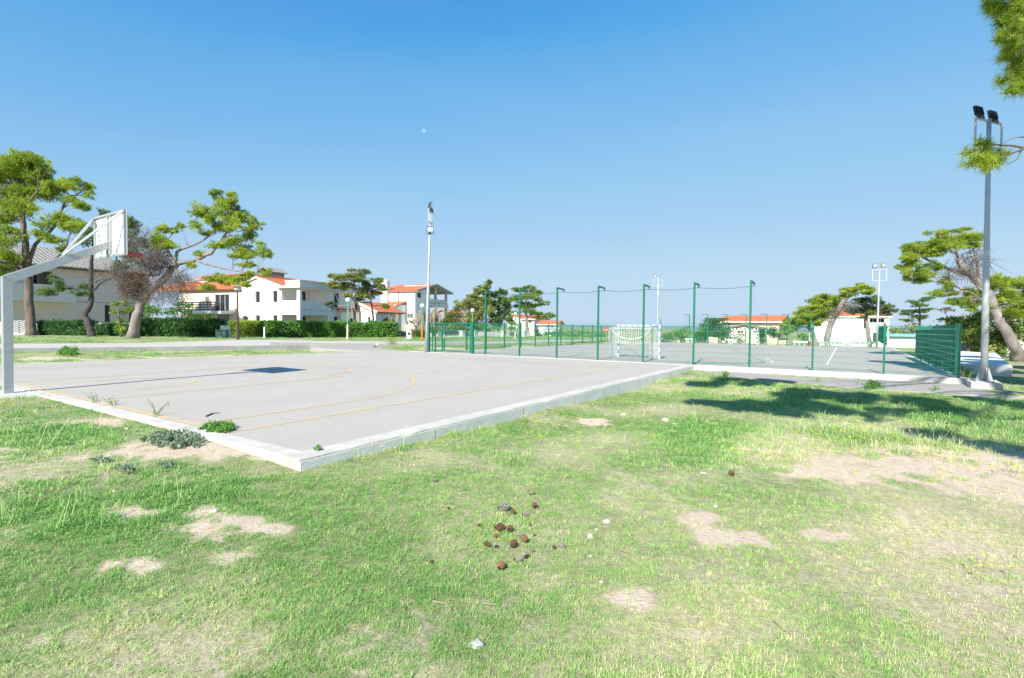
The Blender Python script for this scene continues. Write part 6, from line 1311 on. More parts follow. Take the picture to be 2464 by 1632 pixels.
# ------------------------------------------------------------------ hedges and bushes
HCORE = mat('hedge_dark_core', (.012, .028, .012), var=.4, scale=6)  # solid near-black green boxes that fill the hedge behind its leaves
def hedge(label, u0, u1, vt0, vt1, d0, d1, z, th, fol, seed, lpx=4.5, wpx=2.6, cov=3.2, rough=.24, group='clipped hedges', name='hedge'):
    rng = np.random.default_rng(seed); a, b = UZ(u0, d0, z), UZ(u1, d1, z); ha, hb = HZ(u0, vt0, a)-z, HZ(u1, vt1, b)-z
    r_ = empty(name, a.lerp(b, .5), 0, label, 'hedge', group); ux = (b-a); Lh = ux.length; ux = ux.normalized(); n = Vector((-ux.y, ux.x, 0)); n = n if n.dot(FW) > 0 else -n
    mb = MB(); k = max(6, int(Lh/.7)); rnd = lambda: rng.uniform(-.08, .08)
    for i in range(k):
        p, q = a.lerp(b, (i+.02)/k), a.lerp(b, (i+.98)/k); h = (ha+(hb-ha)*(i+.5)/k)*.90+rnd()
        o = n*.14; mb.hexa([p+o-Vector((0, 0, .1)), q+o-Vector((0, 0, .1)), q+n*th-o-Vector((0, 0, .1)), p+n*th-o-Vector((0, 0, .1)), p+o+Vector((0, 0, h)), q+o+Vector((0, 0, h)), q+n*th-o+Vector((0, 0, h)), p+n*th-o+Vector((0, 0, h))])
    mb.build('dark_core', HCORE, r_)
    px = (d0+d1)/2/F_PX; l, w_ = lpx*px, wpx*px; hm = (ha+hb)/2
    def face(N_, f): 
        s, t = rng.random(N_), rng.random(N_); return f(s, t)
    A = np.array(a); U = np.array(ux); Nn = np.array(n); Z = np.array([0, 0, 1.])
    out = []; per = l*w_*.5
    hh_ = lambda s: ha+(hb-ha)*s
    bump = lambda s, t: (fbm(s*Lh*1.9+seed, t*hm*1.5+7, 4)-.5)*2*rough
    N1 = int(Lh*hm*cov*1.15/per); s, t = rng.random(N1), rng.random(N1); dpt = np.abs(rng.normal(0, .09, N1))-bump(s, t); top = sstep(.78, 1.0, t)*.16
    out.append(A+U*(s*Lh)[:, None]+Z*(t*hh_(s))[:, None]+Nn*(dpt+top)[:, None])
    N2 = int(Lh*th*cov*.8/per); s, t = rng.random(N2), rng.random(N2); out.append(A+U*(s*Lh)[:, None]+Nn*(t*th)[:, None]+Z*(hh_(s)+bump(s, t+3)-np.abs(rng.normal(0, .07, N2)))[:, None])
    for e in (0., 1.):
        N3 = int(th*hm*cov/per); s, t = rng.random(N3), rng.random(N3); out.append(A+U*((e*Lh)+rng.normal(0, .08, N3)+bump(s, t))[:, None]+Nn*(s*th)[:, None]+Z*(t*hh_(np.full(N3, e)))[:, None])
    N4 = int(Lh*hm*cov*.4/per); s, t = rng.random(N4), rng.random(N4); out.append(A+U*(s*Lh)[:, None]+Z*(t*hh_(s))[:, None]+Nn*(th-np.abs(rng.normal(0, .07, N4)))[:, None])
    P = np.concatenate(out); tint = .5+.9*(fbm(P[:, 0]*1.6+P[:, 1]*.7, P[:, 2]*1.8, 3)-.5)+rng.normal(0, .16, len(P))
    V, t_ = leaves(P, l, w_, rng, tint); np_mesh('foliage', V, 4, fol, r_, np.clip(t_, 0, 1)); return r_
hedge('dark green clipped hedge right of the leaning pine', 331, 524, 767, 770, 47.5, 48.0, .03, 1.5, LEAF_D, 61)
hedge('long bright mid green hedge in front of the white house', 643, 956, 774.5, 777.5, 48.0, 52.5, .05, 1.4, LEAF_M, 62)
hedge('yellow green hedge at the side of the drive behind the brown lamp', 549, 643, 774, 774, 53, 51.0, .05, 1.2, LEAF_Y, 63)
hedge('low dark shrub hedge between the big pine and the crooked pine', 86, 206, 774, 773, 49.0, 48.6, .03, 1.2, LEAF_D, 64, 5.5, 2.6, 2.2, .30, name='shrub_hedge')
hedge('short dark shrub hedge between the crooked pine and the leaning pine', 228, 300, 780, 779, 48.4, 48.2, .03, 1.1, LEAF_D, 65, 5.5, 2.4, 1.8, .30, name='shrub_hedge')
def bush(name, label, u, v, ru, rv, d, fol, seed, lpx=4.5, wpx=2.6, dens=3.0, kind='leaf', group=None, cat='bush', k=12, extra=(), zb=None, nb=6):
    rng = np.random.default_rng(seed); px = d/F_PX; c = D(u, v, d); z0 = c.z-rv*px if zb is None else zb
    r_ = empty(name, (c.x, c.y, z0), 0, label, cat, group); VV, TT = [], []; mb = MB()
    for (uu, v2, a, b) in [(u, v, ru, rv)]+list(extra):
        cc0 = D(uu, v2, d+rng.uniform(-.5, .5)*a*px); n = int(PI*a*b*dens/(lpx*wpx*.5*(nb if kind == 'needle' else 1.2)))
        P, ct, cc = blob_points(np.array(cc0), np.array([a*px, a*px, b*px]), max(n, 8), rng, k=k, sub=.45, flat=.9, shell=.3)
        P = P[P[:, 2] > z0-.05]; ct = ct[:len(P)]
        V, t_ = needles(P, nb, lpx*px, wpx*px, rng, .5, ct) if kind == 'needle' else leaves(P, lpx*px, wpx*px, rng, ct); VV.append(V); TT.append(t_)
        for q in cc: limb(mb, (cc0.x+rng.normal(0, .1), cc0.y+rng.normal(0, .1), z0-.1), q, .02*min(1, d/30), .006*min(1, d/30), rng, n=4)
    mb.build('stems', BARK, r_); np_mesh('foliage', np.concatenate(VV), 3 if kind == 'needle' else 4, fol, r_, np.clip(np.concatenate(TT), 0, 1)); return r_
OG = 'oleanders along the far edge of the court'
bush('oleander_bush', 'largest pink flowering oleander left of the stone hut', 1722, 795, 42, 27, 56, OLE, 71, group=OG, extra=[(1695, 800, 22, 22), (1748, 800, 26, 20), (1720, 780, 34, 12), (1752, 815, 18, 12)], k=14)
bush('oleander_bush', 'smaller pink oleander at the left foot of the largest one', 1684, 810, 18, 15, 54, OLE, 72, group=OG, zb=-.8)
bush('oleander_bush', 'pink flowering oleander right of the stone hut', 1850, 800, 26, 18, 56, OLE, 73, group=OG, extra=[(1836, 808, 14, 16), (1868, 808, 14, 14)], zb=-.9)
bush('oleander_bush', 'small green shrub at the right post of the distant goal', 1836, 819, 10, 9, 52, OLE, 74, group=OG, zb=-.6)
bush('flowering_bush', 'low white flowering bush behind the far fence near the leaning pine', 1884, 821, 15, 9, 52, mat_leaf('white_flowering_leaves', [(.03, .08, .03), (.10, .18, .07), (.75, .72, .66)], [0, .7, 1], .3), 75, zb=-.6)
bush('bush', 'rounded green bush just right of the nearer goal', 1622, 808, 28, 16, 54, LEAF_M, 76, extra=[(1603, 812, 12, 12), (1645, 808, 14, 14)], zb=-.8)
bush('reed_clump', 'tall pale yellow green reeds left of the largest oleander', 1648, 796, 15, 14, 58, LEAF_Y, 77, 9, 1.0, 2.4, 'needle', zb=-1, cat='reeds')
bush('bush', 'green bush under the leaning pine beside the villa', 1938, 810, 16, 13, 60, LEAF_M, 78, zb=-1.2)
bush('bush', 'shrub growing against the goal side wall of the stone hut', 1782, 815, 12, 13, 54, LEAF_G, 79, zb=-.8)
bush('bush', 'light green shrub row behind the white shed', 2172, 793, 30, 10, 52, LEAF_O, 80, extra=[(2195, 788, 14, 10), (2150, 797, 14, 7), (2210, 795, 16, 10)])
bush('bush', 'russet shrub in front of the tall balconied house', 1035, 762, 26, 15, 63, LEAF_R, 81, 4.5, .9, 2.6, 'needle', extra=[(1050, 772, 16, 12), (1015, 768, 12, 10)], zb=.1)
bush('bush', 'bright shrub behind the dark hedge at the cream house', 478, 760, 36, 9, 55, LEAF_Y, 82, extra=[(450, 752, 16, 9), (510, 762, 14, 8)], zb=.0)
bush('bush', 'dark shrub behind the leaning pine and dark hedge', 400, 752, 40, 15, 52, LEAF_M, 83, extra=[(370, 745, 18, 14), (440, 740, 22, 16)], zb=.0)
bush('bush', 'dark green shrub at the corner of the arched house', 988, 776, 11, 9, 60, LEAF_D, 84, extra=[(1000, 780, 9, 8)], zb=.1)
bush('bush', 'dark green rounded bush beyond the far fence posts by the pavilion', 1296, 803, 13, 9, 66, LEAF_D, 85, zb=-.2)
bush('bush', 'long green mound of scrub by the field track', 1375, 803, 55, 8, 75, LEAF_M, 86, k=22, extra=[(1440, 804, 40, 8), (1320, 806, 24, 8)], zb=-.6)
bush('bush', 'green garden shrubs behind the pillared white wall', 1110, 800, 20, 6, 60, LEAF_M, 87, extra=[(1085, 797, 10, 9), (1185, 790, 26, 8), (1230, 790, 20, 8), (1160, 785, 16, 8)], zb=.1)
# pampas grass
def pampas(label, u, v, d, ru, h, seed, npl):
    rng = np.random.default_rng(seed); b = UZ(u, d, .05); px = d/F_PX; r_ = empty('pampas_grass', b, 0, label, 'ornamental grass', 'pampas grass beside the gatepost')
    n = 900; P = np.tile(np.array(b), (n, 1))+rng.normal(0, .22, (n, 3))*np.array([1, 1, .05]); d_ = unit(n, rng); d_[:, 2] = np.abs(d_[:, 2])+.9; d_ /= np.linalg.norm(d_, axis=1, keepdims=True)
    l = rng.uniform(.5, 1, n)[:, None]*h*px*.8; s = np.cross(d_, unit(n, rng)); s /= np.linalg.norm(s, axis=1, keepdims=True); out = d_*np.array([1, 1, 0])
    mid = P+d_*l*.6; tip = mid+(d_*.5+out*1.0-np.array([0, 0, .35]))*l*.5; w_ = .022
    V = np.concatenate([np.stack([P-s*w_, P+s*w_, mid+s*w_*.8], 1), np.stack([P-s*w_, mid+s*w_*.8, mid-s*w_*.8], 1), np.stack([mid-s*w_*.8, mid+s*w_*.8, tip], 1)]).reshape(-1, 3)
    np_mesh('blades', V, 3, LEAF_O, r_, np.clip(rng.normal(.55, .2, len(V)//3).repeat(3), 0, 1))
    mb = MB(); PV, PT = [], []
    for i in range(npl):
        o = rng.normal(0, ru*px*.5); dz = h*px*rng.uniform(.75, 1.12); t = b+RT*o+FW*rng.normal(0, .3)+Vector((0, 0, dz)); lean = RT*(o*.25); mb.tube([b+Vector((0, 0, .2)), b.lerp(t, .55), t], [.012, .01, .008], 4)
        Q = np.array([t+lean*.3+Vector((0, 0, x)) for x in np.linspace(-.35, .45, 26)]); V, tt = needles(Q, 9, .16, .035, rng, 1.1, rng.uniform(.3, 1, 26)); PV.append(V); PT.append(tt)
    mb.build('stalks', mat('straw_stalk', (.50, .42, .25)), r_); np_mesh('plumes', np.concatenate(PV), 3, mat_leaf('cream_plumes', (.62, .50, .38), (.80, .72, .60), .4), r_, np.clip(np.concatenate(PT), 0, 1))
pampas('tall cream pampas grass clump right of the gatepost', 1008, 812, 53, 18, 48, 91, 13)
pampas('pampas grass with pinkish plumes partly behind the grey mast', 1042, 812, 57, 16, 56, 92, 10)
pampas('short pampas grass rising behind the end of the long hedge', 948, 812, 56, 22, 40, 93, 8)
# ------------------------------------------------------------------ turf
def tuft_mesh(name, nb, h, w_, spread, mat_, seed, t0, t1):
    rng = np.random.default_rng(seed); vs, fs, tt = [], [], []
    for i in range(nb):
        a = rng.uniform(0, 2*PI); r_ = spread*math.sqrt(rng.random()); p = np.array([r_*math.cos(a), r_*math.sin(a), -.006]); a2 = a+rng.normal(0, 1.0); lean = rng.uniform(.45, 1.75); o = np.array([math.cos(a2), math.sin(a2), 0]); hh_ = h*rng.uniform(.5, 1.15)
        s = np.array([-o[1], o[0], 0])*w_*.5; m = p+o*hh_*.28*lean+np.array([0, 0, hh_*.62]); t = p+o*hh_*.80*lean+np.array([0, 0, hh_*(1.0-.36*lean)])
        b = len(vs); vs += [p-s, p+s, m+s*.75, m-s*.75, t]; fs += [(b, b+1, b+2, b+3), (b+3, b+2, b+4)]; tt += [rng.uniform(t0, t1)]*5
    me = bpy.data.meshes.new(name); me.from_pydata([tuple(v) for v in vs], [], fs); a = me.attributes.new('tint', 'FLOAT', 'POINT'); a.data.foreach_set('value', np.array(tt, np.float32)); me.materials.append(mat_); me.update()
    return bpy.data.objects.new(name, me)
def scatter(name, pts, rotz, scl, tint, var, variants, label=None, cat=None):
    """one 'stuff' object: geometry nodes place the tuft meshes on the points"""
    col = bpy.data.collections.new(name+'_tufts')
    for i, o in enumerate(variants): o.name = f'{name}_tuft_{"abcdefgh"[i]}'; col.objects.link(o)
    me = bpy.data.meshes.new(name); n = len(pts); me.vertices.add(n); me.vertices.foreach_set('co', np.asarray(pts, np.float32).ravel())
    for nm, ty, val in (('scl', 'FLOAT', scl), ('tint', 'FLOAT', tint), ('var', 'INT', var)):
        a = me.attributes.new(nm, ty, 'POINT'); a.data.foreach_set('value', np.asarray(val, np.int32 if ty == 'INT' else np.float32))
    a = me.attributes.new('rot', 'FLOAT_VECTOR', 'POINT'); a.data.foreach_set('vector', np.stack([np.random.default_rng(5).normal(0, .12, n), np.random.default_rng(6).normal(0, .12, n), rotz], -1).astype(np.float32).ravel())
    ob = bpy.data.objects.new(name, me); COL.objects.link(ob)
    ng = bpy.data.node_groups.new(name+'_nodes', 'GeometryNodeTree'); ng.interface.new_socket('Geometry', in_out='INPUT', socket_type='NodeSocketGeometry'); ng.interface.new_socket('Geometry', in_out='OUTPUT', socket_type='NodeSocketGeometry')
    N = ng.nodes.new; L = ng.links.new; gi, go = N('NodeGroupInput'), N('NodeGroupOutput'); ip_ = N('GeometryNodeInstanceOnPoints'); ci = N('GeometryNodeCollectionInfo')
    ci.inputs['Collection'].default_value = col; ci.inputs['Separate Children'].default_value = True; ci.inputs['Reset Children'].default_value = True; ip_.inputs['Pick Instance'].default_value = True
    def at(nm, ty): q = N('GeometryNodeInputNamedAttribute'); q.data_type = ty; q.inputs['Name'].default_value = nm; return [o for o in q.outputs if o.enabled and o.name == 'Attribute'][0]
    L(gi.outputs[0], ip_.inputs['Points']); L(ci.outputs[0], ip_.inputs['Instance']); L(at('var', 'INT'), ip_.inputs['Instance Index']); L(at('rot', 'FLOAT_VECTOR'), ip_.inputs['Rotation']); L(at('scl', 'FLOAT'), ip_.inputs['Scale'])
    L(ip_.outputs[0], go.inputs[0]); md = ob.modifiers.new('scatter', 'NODES'); md.node_group = ng
    return tag(ob, label, cat, kind='stuff')
GRASS = mat_leaf('grass_blades', [(.16, .37, .09), (.33, .57, .16), (.53, .66, .25), (.79, .70, .43), (.88, .78, .57)], [0, .30, .55, .80, 1.0], .35, .55, inst=True)
VA = [tuft_mesh('t', 15, .044, .0046, .05, GRASS, 1, -.07, .07), tuft_mesh('t', 17, .038, .0042, .06, GRASS, 2, -.07, .10), tuft_mesh('t', 12, .052, .0046, .045, GRASS, 3, -.08, .06),
      tuft_mesh('t', 10, .030, .004, .06, GRASS, 4, -.05, .12), tuft_mesh('t', 16, .14, .005, .05, GRASS, 6, -.08, .10), tuft_mesh('t', 5, .26, .003, .03, GRASS, 7, .10, .35)]
# nodes sort collection children by name, so the order a..f is kept
rng = np.random.default_rng(77)
def ring(r0, r1, dens, half=R(52)):
    n = int((r1*r1-r0*r0)*half*dens); r_ = np.sqrt(rng.uniform(r0*r0, r1*r1, n)); a = YAW+rng.uniform(-half, half, n); return np.stack([CX+r_*np.cos(a), CY+r_*np.sin(a)], -1)
XY = np.concatenate([ring(1.7, 3.6, 1150), ring(3.6, 6, 640), ring(6, 10, 260), ring(10, 17, 80), ring(17, 34, 16), ring(34, 62, 5)])
x, y = XY[:, 0], XY[:, 1]
# keep off paved surfaces
inside = ((x > -.30) & (x < 16.85) & (y > -9.43) & (y < SLABY(x)+.14)) | ((x > 16.55) & (x < 49.6) & (y > -17.45) & (y < 4.2)) | ((x > -1.3) & (x < -.25) & (y > -.8) & (y < .95))
inside |= (x > 20.0) & (x < 36.3) & (y > -22) & (y < -17.6)
def in_poly(x, y, poly):
    c = np.zeros(len(x), bool); n = len(poly)
    for i in range(n):
        x0, y0, x1, y1 = *poly[i], *poly[(i+1) % n]
        c ^= ((y0 > y) != (y1 > y)) & (x < (x1-x0)*(y-y0)/((y1-y0) if abs(y1-y0) > 1e-9 else 1e-9)+x0)
    return c
for nm in ('asphalt_path', 'path'):
    o = bpy.data.objects[nm]; inside |= in_poly(x, y, [(v.co.x, v.co.y) for v in o.data.vertices])
rd = [G(u, ip(near, u), .1) for u in range(-240, 1440, 40)]+[G(u, ip(far, u), .1) for u in range(1430, -250, -40)]
inside |= in_poly(x, y, [(p.x, p.y) for p in rd])
inside |= in_poly(x, y, [(p.x, p.y) for p in pad]) | (x > 50.5)
s_ = (x-WA.x)*WN.x+(y-WA.y)*WN.y; t_ = ((x-WA.x)*WDIR.x+(y-WA.y)*WDIR.y)/WLEN; inside |= (s_ > -.05) & (s_ < .4) & (t_ < 1.0)
keep = ~inside; XY = XY[keep]; x, y = XY[:, 0], XY[:, 1]
bm = bare_mask(x, y); keep = rng.random(len(x)) > np.clip((bm*.92+(fbm(x*9, y*9, 3)-.5)*1.3)*1.0, 0, .96); XY = XY[keep]; x, y = XY[:, 0], XY[:, 1]; bm = bm[keep]
dist = np.hypot(x-CX, y-CY); dry = dry_mask(x, y)
thin = rng.random(len(x)) < (1-.35*dry); XY = XY[thin]; x, y, bm, dist, dry = x[thin], y[thin], bm[thin], dist[thin], dry[thin]
lush = sstep(.50, .66, fbm(x*.55+30, y*.55+12, 4))
# taller growth along kerbs, at the end of the wall and round the right hand meadow patch
def near_px(u, v, a, b, z=-.25): p = G(u, v, z); pr = G(u+a, v, z); pf = G(u, v-b, z); ex = (pr-p).length; ey = max(.3, (pf-p).length); dx = (x-p.x)*_r.x+(y-p.y)*_r.y; dy = (x-p.x)*math.cos(YAW)+(y-p.y)*math.sin(YAW); return np.exp(-((dx/ex)**2+(dy/ey)**2))
tall_ = np.clip(near_px(1690, 905, 28, 14)*1.6+near_px(2080, 1050, 150, 40)*.9+near_px(2260, 1020, 150, 25)*.6+near_px(780, 1112, 110, 14)*1.0+near_px(1000, 1050, 160, 12)*.5+near_px(960, 838, 60, 6)*1.2+near_px(170, 846, 60, 4)*1.2+near_px(330, 850, 90, 4)+near_px(700, 845, 140, 3)*.7, 0, 1.6)
scl = rng.uniform(.65, 1.25, len(x))*(.75+.55*lush)*(1-.30*dry)*(1-.45*bm)+tall_*.5
scl *= np.interp(dist, [0, 6, 10, 17, 34, 62], [.95, 1.15, 1.55, 2.2, 3.2, 4.5])*np.where(dist > 17, .8, 1)
tint = np.clip(.17+.62*dry-.06*lush+rng.normal(0, .17, len(x))+.25*bm+.05*tall_, 0, .95)
var = rng.choice(4, len(x), p=[.3, .3, .2, .2]); var = np.where(rng.random(len(x)) < .012*lush*(dist > 5)+.50*np.clip(tall_, 0, 1), 4, var); var = np.where((rng.random(len(x)) < .006+.05*np.clip(tall_, 0, 1)) & (dist < 16), 5, var)
scl = np.where((var >= 4) & (dist > 10), scl*.62, scl); scl = np.where((var >= 4) & (dist < 5), scl*.55, scl)
tint = np.where(var == 5, np.clip(tint+.3, 0, .9), tint)
zz = terrain(x, y)
scatter('grass', np.stack([x, y, zz], -1), rng.uniform(0, 2*PI, len(x)), scl, tint, var, VA)
# yellow wild flowers
rng = np.random.default_rng(78); FP = []
for (u, v, a, b, n) in ((2050, 1050, 110, 32, 55), (1480, 990, 130, 40, 42), (1320, 1020, 130, 30, 34), (1650, 940, 60, 20, 14), (150, 985, 140, 30, 30), (10, 1015, 30, 14, 12), (110, 862, 70, 6, 18), (330, 845, 60, 5, 10), (2420, 1145, 40, 10, 8), (830, 1105, 80, 10, 12), (2250, 1110, 120, 30, 10), (2360, 1390, 90, 60, 5), (1240, 1075, 70, 10, 10), (1770, 1090, 60, 30, 8), (2420, 868, 60, 5, 16)):
    for _ in range(n): FP.append(G(u+rng.normal(0, a*.55), v+rng.normal(0, b*.55), -.22 if v > 890 else -.1))
FP = [p for p in FP if not ((p.x > -.35 and p.x < 16.9 and p.y > -9.46 and p.y < 8.6) or (p.x > 16.4 and p.y > -17.5 and p.y < 4.2))]
mb = MB()
for p in FP:
    z = float(terrain(np.array([p.x]), np.array([p.y]))[0]); d = dep(p); k = .011+.0013*d; h = z+rng.uniform(.05, .12)+.006*d
    mb.tube([(p.x, p.y, z), (p.x+rng.normal(0, .01), p.y+rng.normal(0, .01), h)], .0018, 3, 1, cap=False)
    for j in range(5):
        a = j*2*PI/5; q = Vector((p.x, p.y, h)); e = Vector((math.cos(a), math.sin(a), .25))*k; s = Vector((-math.sin(a), math.cos(a), 0))*k*.42; mb.quad(q, q+e*.6-s, q+e, q+e*.6+s, 0)
tag(mb.build('wildflowers', [mat('yellow_petals', (.80, .58, .02), rough=.6, var=.1, scale=20), mat('flower_stalk', (.12, .22, .05))]), kind='stuff')

# ------------------------------------------------------------------ weeds
def weed(label, u, v, ru, rv, h, fol, seed, n, l, w_, z=None, name='weed', cat='weed', group='weeds along the kerbs', up=.15, stems=18, flowers=0):
    rng = np.random.default_rng(seed); zz = (-.1 if z is None else z); c = G(u, v, zz); ex = (G(u+ru, v, zz)-c); ey = (G(u, v-rv, zz)-G(u, v+rv, zz))*.5
    r_ = empty(name, c, 0, label, cat, group); mb = MB(); P = []; T_ = []
    for i in range(stems):
        a = rng.uniform(0, 2*PI); q = math.sqrt(rng.random()); b = c+ex*(q*math.cos(a)*.75)+ey*(q*math.sin(a)*.75)
        if z is None: b.z = float(terrain(np.array([b.x]), np.array([b.y]))[0])
        hh_ = h*rng.uniform(.5, 1.1)*(1-.45*q); t = b+Vector((rng.normal(0, hh_*.45), rng.normal(0, hh_*.45), hh_)); m_ = b.lerp(t, .5)+Vector((0, 0, hh_*.12)); mb.tube([b, m_, t], [.005, .004, .002], 4, cap=False)
        k = max(3, n//stems); s = rng.uniform(.12, 1, k)[:, None]; A, B, C_ = np.array(b), np.array(m_), np.array(t); P.append((1-s)**2*A+2*s*(1-s)*B+s*s*C_+rng.normal(0, l*.35, (k, 3))); T_.append(np.full(k, rng.uniform(.2, .8)))
    P = np.concatenate(P); T_ = np.concatenate(T_); P[:, 2] = np.maximum(P[:, 2], c.z-.15); mb.build('stems', mat('weed_stem', (.16, .22, .09)), r_)
    V, t_ = leaves(P, l, w_, rng, T_, up=up); np_mesh('leaves', V, 4, fol, r_, np.clip(t_, 0, 1))
weed('large sprawling grey green weed on the turf below the baseline kerb', 415, 1075, 104, 24, .12, LEAF_G, 101, 3200, .036, .022, stems=110)
weed('dark green leafy weed creeping over the kerb onto the court corner', 525, 1034, 54, 13, .10, LEAF_M, 102, 1500, .038, .022, 0, stems=60)
weed('thin pale weed sprig by the baseline line nearest the pole', 228, 968, 8, 4, .30, LEAF_M, 103, 60, .03, .008, 0, stems=6)
weed('pair of thin weed sprigs on the baseline kerb in the middle', 275, 975, 12, 4, .24, LEAF_M, 104, 90, .03, .008, 0, stems=8)
weed('upright weed sprig on the kerb left of the grey green weed', 374, 1000, 8, 5, .34, LEAF_M, 105, 90, .03, .008, 0, stems=6)
weed('spiky dark weed rosette below the kerb left of the grey green weed', 355, 1018, 14, 4, .10, LEAF_D, 106, 140, .06, .010, stems=14)
weed('small grey green weed at the lower bare strip on the left', 310, 1143, 26, 7, .07, LEAF_G, 107, 360, .03, .015, stems=24)
weed('small grey green weed beside the bare earth strip', 398, 1130, 20, 6, .07, LEAF_G, 108, 280, .03, .015, stems=20)
weed('dark low weed at the left end of the bare earth strip', 245, 1124, 24, 5, .06, LEAF_G, 109, 260, .03, .015, stems=20)
weed('small bright green weed on the asphalt path behind the wall end', 1744, 906, 11, 5, .24, LEAF_Y, 110, 260, .05, .02, -.16, stems=20)
weed('leafy weed clump on the path edge in front of the mesh fence', 2100, 934, 34, 6, .26, LEAF_M, 111, 900, .05, .022, -.17, stems=46)
weed('tall dry weed sprigs on the path edge left of the leafy clump', 1966, 920, 10, 4, .30, LEAF_O, 112, 80, .03, .01, -.17, stems=7)
weed('small weed on the near edge of the asphalt path at the right', 2249, 940, 16, 4, .17, LEAF_M, 113, 160, .04, .015, -.17, stems=12)
weed('thin upright weed left of the leafy clump on the path', 2062, 925, 4, 3, .38, LEAF_M, 114, 50, .03, .01, -.17, stems=4)
weed('yellow green weeds between the screened fence and the mast footing', 2322, 906, 22, 8, .42, LEAF_O, 115, 700, .06, .018, -.17, stems=40)
weed('small green weed growing over the near kerb corner', 765, 1082, 14, 4, .06, LEAF_M, 116, 160, .03, .01, .01, stems=14)
weed('bushy green weed in the grass strip before the retaining wall', 165, 850, 30, 6, .50, LEAF_M, 117, 900, .11, .05, stems=40)
weed('tall weed tuft beside the small concrete block', 945, 834, 14, 4, .75, LEAF_O, 118, 240, .20, .02, .0, stems=24, up=.6)

# ------------------------------------------------------------------ pine cones
CONE_B = mat('brown_cone_scales', (.14, .078, .045), rough=.85, var=.4, scale=70); CONE_G = mat('grey_cone_scales', (.27, .24, .225), rough=.9, var=.35, scale=70)
CONE_T = mat('tan_cone_scales', (.23, .13, .065), rough=.85, var=.4, scale=60)
def cone_mesh(open_, m, seed):
    rng = np.random.default_rng(seed); mb = MB(); Lc, Rc = .092, .030; nr = 9
    mb.tube([(-Lc*.5, 0, 0), (-Lc*.3, 0, 0), (0, 0, 0), (Lc*.3, 0, 0), (Lc*.52, 0, 0)], [.006, Rc*.62, Rc*.68, Rc*.5, .003], 10)
    for i in range(nr):
        t = (i+.5)/nr; x = -Lc*.46+Lc*.95*t; r_ = Rc*math.sin(PI*min(1, t*.80+.16))**.8; n = max(5, int(9*r_/Rc))
        for j in range(n):
            a = 2*PI*(j+.5*(i % 2))/n+rng.normal(0, .05); u = Vector((0, math.cos(a), math.sin(a))); s = Vector((0, -math.sin(a), math.cos(a))); wd = PI*r_/n*.80; b = Vector((x, 0, 0))+u*r_*.35
            tip = Vector((x+.010+.006*(1-open_), 0, 0))+u*r_*(.98+.28*open_*rng.uniform(.7, 1.2)); th = Vector((.004, 0, 0))
            mb.add([b-s*wd*.5, b+s*wd*.5, tip+s*wd-th*.2, tip-s*wd-th*.2, b-s*wd*.4+th, b+s*wd*.4+th, tip+s*wd*.7+th*1.6, tip-s*wd*.7+th*1.6], [(0, 1, 2, 3), (7, 6, 5, 4), (3, 2, 6, 7), (0, 3, 7, 4), (2, 1, 5, 6)], 1)
    me = bpy.data.meshes.new('pine_cone'); me.from_pydata(mb.v, [], mb.f); me.materials.append(mat('cone_core', (.035, .022, .015), rough=.95)); me.materials.append(m); me.polygons.foreach_set('material_index', mb.m); me.update(); return me
CM = {'b': cone_mesh(1.0, CONE_B, 1), 'g': cone_mesh(.15, CONE_G, 2), 't': cone_mesh(.9, CONE_T, 3), 'o': cone_mesh(.9, CONE_G, 4)}
cz = crop(1000, 1100, 3.92); rng = np.random.default_rng(81)
CONES = [('t', 800, 1090, 108, 70, 'largest tan open pine cone, nearest of the cluster'), ('g', 958, 1020, 82, 10, 'closed grey pine cone right above the tan one'), ('g', 1026, 985, 78, 110, 'closed grey pine cone touching the grey one beside it'),
 ('b', 1060, 972, 34, 40, 'tiny brown cone piece behind the paired grey cones'), ('b', 918, 890, 92, 60, 'dark brown open pine cone between the grey round and paired cones'), ('g', 756, 902, 72, 90, 'round pale grey closed pine cone'), ('b', 664, 882, 66, 25, 'rusty brown pine cone left of the round grey cone'), ('b', 696, 893, 44, 140, 'small dark cone fragment squeezed beside the rusty brown cone'),
 ('o', 985, 800, 74, 15, 'weathered pinkish grey pine cone above the tan broken one'), ('t', 1034, 840, 78, 130, 'broken tan pine cone below the pinkish grey one'), ('b', 788, 735, 108, 10, 'wide brown pine cone lying on its side in the middle row'), ('b', 886, 745, 88, 75, 'dark brown pine cone touching the wide middle one'),
 ('t', 757, 802, 48, 30, 'small split tan cone below the wide middle one'), ('b', 597, 700, 44, 15, 'small dark cone left of the middle row'), ('o', 825, 545, 118, 5, 'long weathered grey pine cone in the upper row'), ('b', 918, 578, 62, 100, 'small rusty cone against the long grey one'), ('o', 1034, 598, 66, 10, 'grey brown open cone in the upper row, right of the rusty one'),
 ('b', 1122, 522, 72, 85, 'upright brown pine cone at the right of the upper row'), ('o', 1094, 396, 56, 45, 'farthest grey and brown pine cone of the cluster'), ('o', 1372, 886, 68, 20, 'lone grey pine cone right of the cluster'), ('b', 1302, 894, 44, 60, 'small rusty cone beside the lone grey one on the right'), ('b', 148, 1044, 46, 30, 'small brown cone alone to the left of the cluster'),
 ('o', 178, 265, 44, 10, 'reddish grey cone alone in the turf up left of the cluster'), ('b', 310, 540, 30, 10, 'tiny dark cone alone left of the upper row'), ('b', 1083, 688, 30, 40, 'tiny dark cone between the upper and middle rows'), ('o', 1100, 925, 48, 0, 'flattened grey cone half sunk in the grass'), ('t', 1116, 780, 34, 70, 'tiny orange cone scale heap right of the broken tan cone')]
